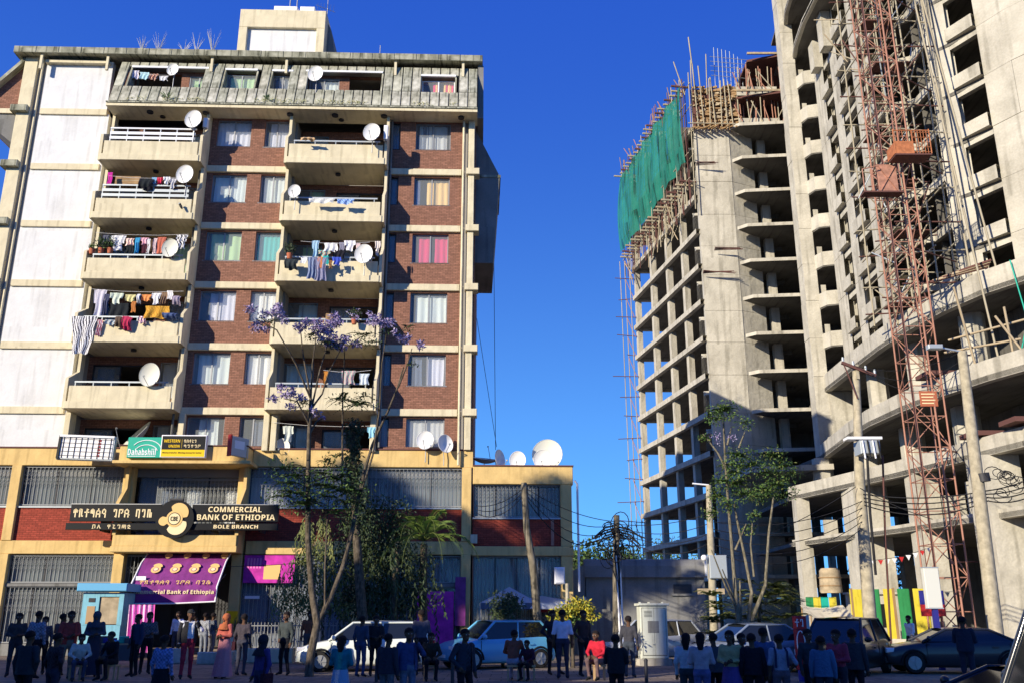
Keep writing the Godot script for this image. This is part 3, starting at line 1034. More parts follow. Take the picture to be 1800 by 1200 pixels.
# ---------------------------------------------------------------- lower wing on the right of the block
func make_annex() -> void:
	var a := thing("annex_building", "two storey yellow and red annex with dark barred windows right of the block", "building", BO, BT)
	part(bx(0.02, 4.3, 7.6, 7.8, -9.0, -0.3), "roof_slab", M.inner, a)
	part(bx(0.02, 4.3, 4.1, 4.4, -9.0, -0.3), "floor_slab", M.inner, a)
	part(bx(4.1, 4.35, 0.0, 7.9, -9.0, -0.3), "side_wall", M.yellow, a)
	part(bx(0.02, 4.1, 0.0, 7.6, -9.2, -9.0), "back_wall", M.inner, a)
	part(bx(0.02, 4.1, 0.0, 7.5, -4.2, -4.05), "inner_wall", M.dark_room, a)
	var f := MB.new()
	f.bev(0.0, 4.45, 7.2, 7.98, -0.3, 0.1, 0.02)
	part(f, "parapet", M.yellow, a)
	var cg := MB.new()
	cg.bev(0.0, 4.48, 7.98, 8.05, -0.34, 0.14, 0.015)
	part(cg, "coping", M.rust_dark, a)
	part(bx(4.2, 4.45, 7.2, 7.98, -9.0, -0.31), "parapet", M.yellow, a)
	var b := MB.new()
	b.bev(0.0, 4.42, 4.1, 4.5, -0.3, 0.12, 0.02)
	part(b, "belt_course", M.yellow, a)
	var c := MB.new()
	c.bev(3.88, 4.38, 0.0, 4.1, -0.3, 0.08, 0.02)
	c.bev(3.88, 4.38, 4.5, 7.2, -0.3, 0.08, 0.02)
	part(c, "column", M.yellow, a)
	part(bx(0.0, 3.88, 4.5, 5.68, -0.3, -0.04), "brick_spandrel", M.spandrel, a)
	part(bx(0.0, 3.88, 5.68, 5.74, -0.3, 0.04), "window_ledge", M.grey_metal, a)
	shopfront(a, 0.05, 3.88, 5.74, 7.2, -0.2, 4, "blinds", 0.0, 1.0)
	scissor_gate(a, 0.08, 3.85, 5.76, 7.18, -0.08)
	part(bx(0.0, 3.88, 0.0, 0.4, -0.3, -0.05), "plinth", M.grey_render, a)
	shopfront(a, 0.05, 3.88, 0.4, 4.1, -0.2, 4, "dim", 0.0, 1.0)
	scissor_gate(a, 0.08, 3.85, 0.42, 4.08, -0.08)
	part(bx(3.45, 3.58, 4.55, 5.65, -0.04, 0.02), "downpipe", M.rust_red, a)
	part(MB.new().path([Vector3(4.5, 7.35, 0.25), Vector3(4.62, 7.2, 0.25), Vector3(4.62, 2.6, 0.25)], 0.05, 8), "drain_pipe", M.white, a)
	part(bx(-0.08, 0.22, 4.62, 5.0, 0.13, 0.2), "junction_box", M.cream, a)

# ---------------------------------------------------------------- concrete shells on the right
var unit_pole: ArrayMesh
var unit_bar: ArrayMesh

# a round pole (or a square bar) from p to q that shares one mesh
func pole(parent: Node, called: String, p: Vector3, q: Vector3, r: float, m: Material, square := false) -> MeshInstance3D:
	if unit_pole == null:
		unit_pole = MB.new().path([Vector3.ZERO, Vector3.UP], 1.0, 6).mesh()
		unit_bar = bx(-1, 1, 0, 1, -1, 1).mesh()
	var o := MeshInstance3D.new()
	o.name = called
	o.mesh = unit_bar if square else unit_pole
	o.material_override = m
	parent.add_child(o, true)
	var d := q - p
	var y := d.normalized()
	var x := (Vector3.BACK if absf(y.z) < 0.9 else Vector3.RIGHT).cross(y).normalized()
	o.transform = Transform3D(Basis(x * r, d, x.cross(y) * r), p)
	return o

const WT0 := Vector2(16.25, -72.3)
const WT1 := Vector2(13.05, -89.9)

func wing_y(k: int) -> float:
	return 17.4 + 3.2 * k

func make_wing_tower() -> void:
	var t := thing("wing_tower", "unfinished concrete tower wing with open bays and pointed balcony slabs, green net at its top", "building")
	var out := (WT1 - WT0).normalized()
	var nrm := Vector2(out.y, -out.x)   # to the left
	if nrm.x > 0: nrm = -nrm
	for k in range(-4, 9):
		var y := wing_y(k)
		var tip := [Vector2(16.3, -72.6), Vector2(21.3, -73.35), Vector2(19.35, -71.75), Vector2(20.0, -71.1), Vector2(24.2, -70.7), Vector2(31, -70.9), Vector2(31, -89.6), Vector2(13.2, -89.6)]
		if k < -1:
			tip = [Vector2(16.3, -72.6), Vector2(24.2, -72.0), Vector2(31, -72.0), Vector2(31, -89.6), Vector2(13.2, -89.6)]
		part(MB.new().slab(tip, y - 0.25, y), "floor_slab", M.concrete_shaded, t)
		var ed := tip.slice(1, 6) if k >= -1 else tip.slice(0, 3)
		part(MB.new().strip(ed, y - 0.27, y + 0.015, 0.05), "slab_edge", M.concrete_wall, t)  # brighter concrete strip on the edge of the shade-toned slab
		# edge beams of the gridded side
		var d := Vector2(0.55, 0)
		part(MB.new().strip([WT0 + nrm * 0.02, WT1 + nrm * 0.02], y - 0.4, y + 0.04, -0.4), "edge_beam", M.concrete, t)
		var fb := MB.new().strip([WT1 + Vector2(0, 0.3), Vector2(31, -89.6)], y - 0.5, y + 0.02, -0.4)
		part(fb, "edge_beam", M.concrete, t)
	# columns of the gridded side
	var stops := [0.0, 0.245, 0.47, 0.72, 1.0]
	for f in stops:
		if f == 0.0:
			continue
		var p := WT0.lerp(WT1, f)
		for k in range(-5, 9):
			var y0 := 0.0 if k == -5 else wing_y(k)
			var y1 := wing_y(k + 1) - 0.25 if k < 8 else 47.5
			var b := MB.new()
			var e := out * 0.27
			b.slab([p - e + nrm * 0.1, p + e + nrm * 0.1, p + e - nrm * 0.42, p - e - nrm * 0.42], y0, y1)
			part(b, "column", M.concrete, t)
	# inner columns
	for x in [18.3, 22.6, 27.0, 30.6]:
		for z in [-76.5, -82.0, -89.3]:
			part(bx(x - 0.3, x + 0.3, 0, 46, z - 0.3, z + 0.3), "column", M.concrete_shaded if z > -88 else M.concrete, t)  # inner rows take the concrete toned as if shaded
	for k in range(-4, 9):
		var y := wing_y(k)
		part(bx(22.15, 22.85, y, y + 2.95, -74.3, -73.7), "column", M.concrete, t)
		part(bx(21.2, 24.2, y + 2.55, y + 2.95, -76.0, -75.6), "beam", M.concrete_shaded, t)
	# core wall inside that keeps the upper floors dark
	part(bx(24.6, 31.0, 13, 46, -80.3, -80.0), "core_wall", M.concrete_shaded, t)
	part(bx(18.6, 24.6, 17.4, 46, -79.3, -79.0), "core_wall", M.concrete_shaded, t)
	part(bx(19.2, 19.5, 20.6, 46, -89.2, -79.3), "core_wall", M.concrete_shaded, t)
	# the blank front wall in pours
	var y := 0.0
	var i := 0
	while y < 43.0:
		var h := 2.9 + 0.35 * sin(i * 2.3)
		var y1 := minf(y + h, 43.1)
		var b := bx(16.2, 19.3, y, y1 - 0.025, -72.8, -72.3 + 0.018 * sin(i * 5.0))
		part(b, "wall_pour", M.concrete_wall, t)
		var w := MB.new()
		w.slab([Vector2(19.3, -72.33 + 0.01 * sin(i * 3.0)), Vector2(21.6, -73.4), Vector2(21.5, -73.8), Vector2(19.3, -72.8)], y, y1 - 0.025)
		part(w, "wall_pour", M.concrete_wall, t)
		y = y1
		i += 1
	# stair flights in the last bay
	for k in range(-1, 8):
		var yy := wing_y(k)
		var b := MB.new()
		b.beam(Vector3(17.0, yy + 0.4, -76.2), Vector3(16.4, yy + 1.9, -73.2), 1.1, 0.18)
		part(b, "stair_flight", M.concrete_wall, t)
		part(bx(15.9, 17.4, yy + 1.55, yy + 1.72, -73.3, -72.85), "stair_landing", M.concrete_wall, t)
	# two storeys under formwork on top
	for q in [[46.2, 0.0], [50.0, 1.2]]:
		var b := MB.new()
		b.slab([Vector2(20.2 + q[1], -72.0), Vector2(25.5, -70.6), Vector2(31, -71), Vector2(31, -84), Vector2(20.2 + q[1], -84)], q[0] - 0.22, q[0])
		part(b, "formwork_deck", M.rust_dark, t)
		part(bx(20.0 + q[1], 25.5, q[0], q[0] + 0.18, -71.2, -71.05), "deck_edge", M.timber_pale, t)
	part(bx(16.3, 25, 43.0, 50, -84.3, -84.0), "core_wall", M.concrete_shaded, t)
	for lv in [43.0, 46.2]:
		for k in 17:
			var x := lerpf(20.4, 25.2, k / 16.0) + rng.randf_range(-0.1, 0.1)
			var z := -71.6 - rng.randf() * 1.5
			pole(t, "prop", Vector3(x, lv, z), Vector3(x + rng.randf_range(-0.15, 0.15), lv + 3.1, z), 0.05, M.rust_red if k % 3 else M.pole_bare)
		for k in 8:
			var x := lerpf(20.4, 24.6, k / 7.0)
			pole(t, "brace", Vector3(x, lv + 0.4, -71.5), Vector3(x + rng.randf_range(-1.2, 1.2), lv + rng.randf_range(1.6, 2.6), -71.5), 0.045, M.pole_bare if k % 2 else M.rust_red)
		part(bx(20.2, 23.8, lv, lv + 0.9, -71.9, -71.8), "low_wall", M.concrete_wall, t)
	for k in 10:
		var x := lerpf(18.6, 22.6, k / 9.0)
		pole(t, "starter_bar", Vector3(x, 47.5, -73.0 - 0.3 * k), Vector3(x + 0.1, 52.4 - 0.1 * absf(k - 4), -73.0 - 0.3 * k), 0.03, M.grey_metal)
		if k % 2 == 0:
			pole(t, "tie_bar", Vector3(18.4, 49.3 + k * 0.25, -73.4), Vector3(23.0, 49.5 + k * 0.25, -74.4), 0.025, M.grey_metal)
	# the timber panel: poles and a rough wall of short boards
	var tp := thing("timber_formwork", "rough brown timber formwork panel with tall poles at the tower's top corner", "formwork")
	part(bx(16.2, 20.3, 43.4, 47.3, -72.7, -72.55), "backing", M.rust_dark, tp)
	for k in 150:
		var x := 16.25 + rng.randf() * 3.7
		var yy := 43.5 + rng.randf() * 3.9
		var l := rng.randf_range(0.3, 0.9)
		var o := pole(tp, "plank", Vector3(x, yy, -72.5 + rng.randf() * 0.25), Vector3(x + l, yy + rng.randf_range(-0.25, 0.25), -72.45 + rng.randf() * 0.3), 0.05 + rng.randf() * 0.04, M.timber if k % 3 else M.timber_pale, true)
	for k in 9:
		var x := 16.1 + k * 0.52
		pole(tp, "timber_pole", Vector3(x, 43.0 - rng.randf() * 0.4, -72.1), Vector3(x + rng.randf_range(-0.3, 0.2), 47.6 + rng.randf() * (2.8 if k < 3 else 0.8), -72.1 + rng.randf() * 0.4), 0.055, M.pole_bare)
	for k in 14:
		var x := 15.9 + k * 0.33
		pole(tp, "deck_board", Vector3(x, 43.25, -72.6), Vector3(x + 0.25, 42.9 - rng.randf() * 0.3, -71.2), 0.06, M.timber, true)
	pole(tp, "ledger", Vector3(15.6, 43.3, -71.6), Vector3(20.5, 43.2, -71.6), 0.05, M.pole_bare)
	pole(tp, "leaning_pole", Vector3(15.6, 46.5, -72.2), Vector3(14.7, 49.8, -72.0), 0.05, M.pole_bare)
	pole(tp, "leaning_pole", Vector3(16.6, 46.5, -72.2), Vector3(16.2, 52.4, -72.0), 0.06, M.pole_bare)
	pole(tp, "leaning_pole", Vector3(17.6, 46.5, -72.2), Vector3(17.7, 50.6, -72.0), 0.05, M.pole_bare)
	# small shelves of rods on the front wall
	for q in [[16.3, 18.4, 29.2], [17.4, 19.2, 31.3], [16.3, 17.6, 39.3]]:
		for k in 5:
			pole(t, "rod", Vector3(q[0] - 0.2, q[2] + k * 0.03, -71.9 + k * 0.1), Vector3(q[1] + rng.randf() * 0.4, q[2] - 0.15 + rng.randf() * 0.25, -71.6 + rng.randf() * 0.3), 0.03, M.rust_dark)
	# green debris net on the scaffold of the gridded side
	var nb := MB.new()
	var rows := []
	for j in 13:
		var f := j / 12.0
		var row := PackedVector3Array()
		for k in 41:
			var g := k / 40.0
			var p := WT0.lerp(WT1, -0.02 + g * 1.06) + nrm * (1.15 + 0.16 * sin(g * 34.0 + f * 2.0) + 0.1 * sin(g * 71.0) + 0.35 * sin(f * PI) * (0.4 + 0.6 * g))
			var lo := 38.6 + 0.5 * sin(g * 9.0) * 0.4 + (1.0 - g) * 0.9
			var hi := 47.0 + 0.15 * sin(g * 40.0) + 0.3 * g
			# the near end of the net is pulled in at the foot
			if g < 0.12:
				p += out * (1.0 - f) * (0.12 - g) * 18.0 * 0.0
			row.push_back(Vector3(p.x, lerpf(lo, hi, f), p.y))
		rows.push_back(row)
	nb.grid(rows)
	one(nb, "debris_net", M.net, "green debris net hung along the upper side of the unfinished tower", "net")
	# scaffold behind and above the net, down the far edge
	var sc := thing("tower_scaffold", "scaffold of poles and boards along the tower's gridded side, behind the green net", "scaffold")
	for k in 22:
		var f := -0.03 + k / 21.0 * 1.05
		for r in 2:
			var p := WT0.lerp(WT1, f) + nrm * (0.55 + 0.45 * r)
			pole(sc, "upright", Vector3(p.x, 36.5 - rng.randf() * 1.5, p.y), Vector3(p.x + rng.randf_range(-0.12, 0.12), 47.6 + rng.randf() * 1.0, p.y), 0.045, M.rust_dark if (k + r) % 2 else M.pole_bare)
	for lv in [37.8, 40.2, 42.6, 45.0, 47.2]:
		for r in 2:
			var p := WT0.lerp(WT1, -0.05) + nrm * (0.5 + 0.55 * r)
			var q := WT0.lerp(WT1, 1.05) + nrm * (0.5 + 0.55 * r)
			pole(sc, "ledger", Vector3(p.x, lv, p.y), Vector3(q.x, lv, q.y), 0.045, M.pole_bare)
		for k in 24:
			var p := WT0.lerp(WT1, k / 23.0) 
			var a := p + nrm * (0.15 if lv < 38 else 0.3)
			var e := p + nrm * (1.5 + rng.randf() * 0.5)
			if lv < 38.0 or lv > 47.0:
				pole(sc, "deck_board", Vector3(a.x, lv + 0.08, a.y), Vector3(e.x, lv + 0.06, e.y), 0.07, [M.rust_dark, M.timber_pale, M.pole_bare][k % 3], true)
	for k in 26:
		var p := WT0.lerp(WT1, rng.randf()) + nrm * rng.randf_range(0.4, 1.3)
		pole(sc, "loose_pole", Vector3(p.x, 46.8, p.y), Vector3(p.x - rng.randf_range(-0.3, 0.9), 48.0 + rng.randf() * 1.6, p.y + rng.randf_range(-1, 1)), 0.04, M.timber if k % 2 else M.rust_red)
	for k in 24:
		var f := rng.randf()
		var p := WT0.lerp(WT1, f) + nrm * rng.randf_range(0.2, 1.2)
		pole(sc, "loose_pole", Vector3(p.x, 34.5 + rng.randf() * 2.2 - 0.3, p.y), Vector3(p.x + rng.randf_range(-0.8, 0.8), 36.0 + rng.randf() * 2.4, p.y + rng.randf_range(-1.6, 1.6)), 0.045, M.timber_pale if k % 2 else M.pole_bare)
	# thin tower of poles at the far corner, all the way down
	for r in 3:
		var p := WT1 + nrm * (0.35 + 0.45 * r) + out * (0.2 * r)
		pole(sc, "upright", Vector3(p.x, 0, p.y), Vector3(p.x - 0.3, 37.5, p.y), 0.045, M.timber_pale if r % 2 else M.pole_bare)
	for k in 15:
		var p := WT1 + nrm * 0.2
		var yy := 6.0 + k * 2.1
		pole(sc, "tie_pole", Vector3(p.x + 0.5, yy, p.y), Vector3(p.x - rng.randf_range(1.0, 2.6), yy + rng.randf_range(-0.2, 0.3), p.y), 0.04, M.rust_dark)
		pole(sc, "brace", Vector3(p.x - 0.1, yy, p.y), Vector3(p.x - 0.9, yy + 2.1, p.y), 0.035, M.rust_red)

# plan paths of the ring beams, left to right
var R1 := [Vector2(23.4, -66.3), Vector2(23.2, -60), Vector2(23.1, -55), Vector2(23.25, -51), Vector2(23.7, -47.6), Vector2(24.5, -44.7), Vector2(25.6, -42.6), Vector2(27.4, -40.3), Vector2(30.2, -37.6)]
var R2 := [Vector2(22.6, -66.3), Vector2(21.7, -58), Vector2(21.5, -54), Vector2(21.75, -49.8), Vector2(22.3, -46), Vector2(23.1, -42.8), Vector2(24.2, -39.8), Vector2(26.2, -36.8)]
var R3 := [Vector2(18.3, -60.6), Vector2(19.7, -55.2), Vector2(21.0, -50.2), Vector2(22.0, -45.2), Vector2(22.9, -40.4), Vector2(24.2, -35.8)]

func ring_slab(r: Array, y0: float, y1: float, back: Array) -> MB:
	var p := r.duplicate()
	p.append_array(back)
	return MB.new().slab(p, y0, y1)

func along(r: Array, z: float) -> Vector2:
	for i in r.size() - 1:
		if z <= r[i + 1].y:
			return r[i].lerp(r[i + 1], clampf((z - r[i].y) / (r[i + 1].y - r[i].y), 0, 1))
	return r[-1]

# a full height wall cast in lifts, with a thin joint between one pour and the next
func pours(pts: Array, top: float, th: float, t: Node) -> void:
	var y := 17.85
	var i := 0
	while y < top:
		var y1 := minf(y + 3.2, top)
		var q := []
		for p in pts:
			q.append(p + Vector2(0.012 * sin(i * 4.1 + pts[0].y), 0))
		part(MB.new().strip(q, y, y1 - 0.022, th), "wall_pour", M.concrete_wall, t)
		y = y1
		i += 1

func make_curved_tower() -> void:
	var t := thing("curved_tower", "unfinished curved concrete tower with ring beams and dark window holes", "building")
	var back := [Vector2(46, -36), Vector2(46, -74), Vector2(24.4, -74)]
	# ring beams and podium slabs
	part(MB.new().strip(R1, 17.6, 18.85, -0.45), "ring_beam", M.concrete_wall, t)
	part(ring_slab(R1, 17.62, 17.87, back), "floor_slab", M.concrete_shaded, t)
	part(MB.new().strip(R2, 12.5, 13.55, -0.45), "ring_beam", M.concrete_wall, t)
	part(ring_slab(R2, 12.52, 12.8, [Vector2(46, -33), Vector2(46, -74), Vector2(22, -74)]), "floor_slab", M.concrete_shaded, t)
	part(MB.new().strip(R3, 8.85, 9.75, -0.45), "ring_beam", M.concrete_wall, t)
	part(ring_slab(R3, 8.87, 9.12, [Vector2(46, -33), Vector2(46, -71), Vector2(18.6, -71)]), "floor_slab", M.concrete_shaded, t)
	part(MB.new().strip(R3, 5.9, 6.32, -0.5), "ring_beam", M.concrete_wall, t)
	part(ring_slab(R3, 5.92, 6.15, [Vector2(46, -33), Vector2(46, -71), Vector2(18.6, -71)]), "floor_slab", M.concrete_shaded, t)
	# podium columns: square on the street, set back above
	for q in [[18.75, -59.6, 0.85, 0.0, 8.87], [21.0, -54.6, 2.0, 0.0, 8.87], [22.0, -49.0, 1.25, 0.0, 8.87], [23.0, -43.4, 1.7, 0.0, 8.87], [24.6, -38.4, 1.7, 0.0, 8.87]]:
		var w: float = q[2] / 2
		var b := MB.new()
		b.slab([Vector2(q[0] - w, q[1] + w), Vector2(q[0] + w, q[1] + w), Vector2(q[0] + w, q[1] - w), Vector2(q[0] - w, q[1] - w)], q[3], q[4])
		part(b, "column", M.concrete_wall, t)
	for q in [[22.6, -66.0], [24.0, -60.8], [24.3, -54.6], [24.8, -48.8], [26.4, -43.2], [28.8, -38.8]]:
		var oct := []
		for k in 8:
			oct.append(Vector2(q[0], q[1]) + Vector2.from_angle(TAU * (k + 0.5) / 8) * 0.72)
		part(MB.new().slab(oct, 9.12, 12.52), "column", M.concrete_wall, t)
	for q in [[25.0, -60.4], [25.0, -54.0], [25.6, -48.2], [27.0, -43.2], [29.4, -40.0]]:
		var oct := []
		for k in 8:
			oct.append(Vector2(q[0], q[1]) + Vector2.from_angle(TAU * (k + 0.5) / 8) * 0.68)
		part(MB.new().slab(oct, 12.8, 17.62), "column", M.concrete_wall, t)
	for x in [30.0, 36.0, 42.0]:
		for z in [-40.0, -48.0, -56.0, -64.0, -71.0]:
			part(bx(x - 0.4, x + 0.4, 0, 17.6, z - 0.4, z + 0.4), "column", M.concrete, t)
	# low walls on the podium floors
	for q in [[20.2, 21.6, 9.1, 9.95, -56.9, -56.6], [22.5, 23.6, 6.15, 7.6, -48.0, -47.7], [19.4, 20.2, 6.15, 7.3, -57.6, -57.3], [22.8, 24.2, 12.8, 13.9, -64.9, -64.6], [23.0, 24.6, 6.15, 8.1, -46.3, -46.0]]:
		part(bx(q[0], q[1], q[2], q[3], q[4], q[5]), "low_wall", M.concrete_wall, t)
	# a wall behind the ground floor with daylight beside it
	part(bx(27.5, 44, 0, 17.6, -62.0, -61.7), "core_wall", M.concrete_shaded, t)
	part(bx(27.5, 27.8, 9.1, 17.6, -61.7, -44.0), "core_wall", M.concrete_shaded, t)
	# left pillar and its foot wall
	for k in 15:
		var o := 0.014 * sin(k * 3.7)
		part(bx(22.65 + o, 23.7 + o, 12.8 + 3.0 * k, 15.775 + 3.0 * k, -67.4, -66.2 + o), "pillar_pour", M.concrete_wall, t)
	part(bx(23.7, 25.6, 13.5, 17.6, -66.4, -66.1), "foot_wall", M.concrete_wall, t)
	# upper floors
	var bay := [Vector2(23.55, -66.4), Vector2(23.95, -65.35), Vector2(25.1, -65.0)]
	var W := [[24.75, -64.9], [24.72, -62.9], [24.7, -61.2], [24.65, -59.7], [24.62, -57.2], [24.55, -55.7], [24.55, -53.2]]
	var right := [Vector2(24.9, -47.4), Vector2(25.75, -46.3), Vector2(26.55, -44.7), Vector2(27.3, -43.2), Vector2(28.9, -41.0), Vector2(29.9, -39.9), Vector2(31.6, -38.4)]
	for k in range(0, 12):
		var L := 17.87 + 3.2 * k
		var poly := [Vector2(23.6, -66.6), Vector2(23.95, -65.4), Vector2(24.8, -65.1), Vector2(24.6, -53.6), Vector2(26.6, -52.8), Vector2(26.8, -48.6), Vector2(25.1, -47.2), Vector2(26.7, -44.7), Vector2(27.5, -43.2), Vector2(31.6, -38.6), Vector2(46, -38), Vector2(46, -74), Vector2(24.4, -74)]
		if k > 0:
			part(MB.new().slab(poly, L - 0.22, L), "floor_slab", M.concrete_shaded, t)
		# bay at the left: parapet with a chamfered end
		if k > 0 and k < 9:
			part(MB.new().strip(bay, L - 0.12, L + 1.0, -0.3), "bay_parapet", M.concrete_wall, t)
			part(bx(24.0, 24.4, L, L + 1.9, -66.9, -66.5), "column", M.concrete_wall, t)
		# window holes in the long wall: sill, lintel and the dark slot between
		for h in [[1, 2], [3, 4], [5, 6]]:
			if h[0] == 1 and k >= 8:
				continue
			var a := Vector2(W[h[0]][0], W[h[0]][1])
			var e := Vector2(W[h[1]][0], W[h[1]][1])
			var push := Vector2(-0.42, 0)
			part(MB.new().strip([a + push, e + push], L, L + 0.85, -0.8), "sill_wall", M.concrete_wall, t)
			part(MB.new().strip([a, e], L + 2.62, L + 2.98, -0.4), "lintel", M.concrete_wall, t)
		for h in [[1, 2], [4, 5]]:
			var a: Vector2 = right[h[0]]
			var e: Vector2 = right[h[1]]
			var d: Vector2 = (e - a).normalized()
			var push := Vector2(d.y, -d.x)
			if push.x > 0: push = -push
			part(MB.new().strip([a + push * 0.28, e + push * 0.28], L, L + 0.8, -0.6), "sill_wall", M.concrete_wall, t)
			part(MB.new().strip([a, e], L + 2.72, L + 3.0, -0.35), "lintel", M.concrete_wall, t)
			part(MB.new().strip([a - push * 1.6, (a + e) / 2 - push * 1.6], L, L + 1.05, -0.2), "low_wall", M.concrete_wall, t)
		# recess behind the scaffold
		if k > 0:
			part(MB.new().strip([Vector2(24.7, -53.5), Vector2(26.5, -52.7), Vector2(26.7, -48.7)], L - 0.3, L + 0.25, -0.3), "recess_parapet", M.concrete_wall, t)
		var oct := []
		for q in 8:
			oct.append(Vector2(27.6, -50.6) + Vector2.from_angle(TAU * (q + 0.5) / 8) * 0.55)
		part(MB.new().slab(oct, L, L + 2.98), "column", M.concrete_wall, t)
	# full height piers
	for h in [[0, 1], [2, 3], [4, 5]]:
		var a := Vector2(W[h[0]][0], W[h[0]][1])
		var e := Vector2(W[h[1]][0], W[h[1]][1])
		pours([a + Vector2(-0.1, 0), e + Vector2(-0.1, 0)], 43.9 if h[0] == 0 else 56.0, -0.6, t)
	pours([Vector2(26.8, -48.6), right[0], right[1]], 56, -0.5, t)
	part(MB.new().strip([Vector2(24.95, -47.15), Vector2(25.15, -46.9)], 18.3, 56, 0.16), "pier_rib", M.concrete_wall, t)
	pours([right[2], right[3]], 56, -0.5, t)
	pours([right[3], right[4]], 56, -0.5, t)
	pours([right[5], right[6]], 56, -0.5, t)
	# cross walls that keep the rooms dark
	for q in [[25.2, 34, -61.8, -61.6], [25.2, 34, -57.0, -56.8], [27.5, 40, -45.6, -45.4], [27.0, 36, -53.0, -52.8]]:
		part(bx(q[0], q[1], 17.9, 56, q[2], q[3]), "cross_wall", M.concrete_shaded, t)
	part(bx(30.5, 30.8, 17.9, 56, -70, -40), "core_wall", M.concrete_shaded, t)
	part(bx(23.8, 30.5, 17.9, 56, -70.3, -70.0), "core_wall", M.concrete_shaded, t)
	# the two sweeping slabs at the top
	for q in [[46.55, [Vector2(23.75, -67.2), Vector2(23.2, -64.6), Vector2(22.9, -61.6), Vector2(22.9, -58.6), Vector2(23.4, -55.8)]], [49.8, [Vector2(23.3, -67.2), Vector2(22.7, -64.6), Vector2(22.4, -61.6), Vector2(22.5, -58.6), Vector2(23.2, -55.8)]], [53.0, [Vector2(23.0, -67.2), Vector2(22.3, -64.6), Vector2(22.0, -61.6), Vector2(22.2, -58.6), Vector2(23.0, -55.8)]]]:
		part(ring_slab(q[1], q[0] - 0.25, q[0], [Vector2(25, -55.8), Vector2(25, -67.2)]), "sweeping_slab", M.concrete_shaded, t)
		part(MB.new().strip(q[1], q[0] - 0.3, q[0] + 0.12, -0.3), "sweeping_edge", M.concrete_wall, t)
	for q in [[24.0, -62.8, 44.2, 45.6], [23.8, -60.0, 44.2, 46.3]]:
		part(bx(q[0], q[0] + 0.7, q[2] - 1.0, q[3], q[1] - 1.0, q[1]), "broken_wall", M.concrete_wall, t)
	# link floor between the towers
	part(MB.new().slab([Vector2(17, -72), Vector2(17.4, -66.5), Vector2(23.0, -64.8), Vector2(24, -72)], 11.6, 12.0), "link_slab", M.concrete, t)

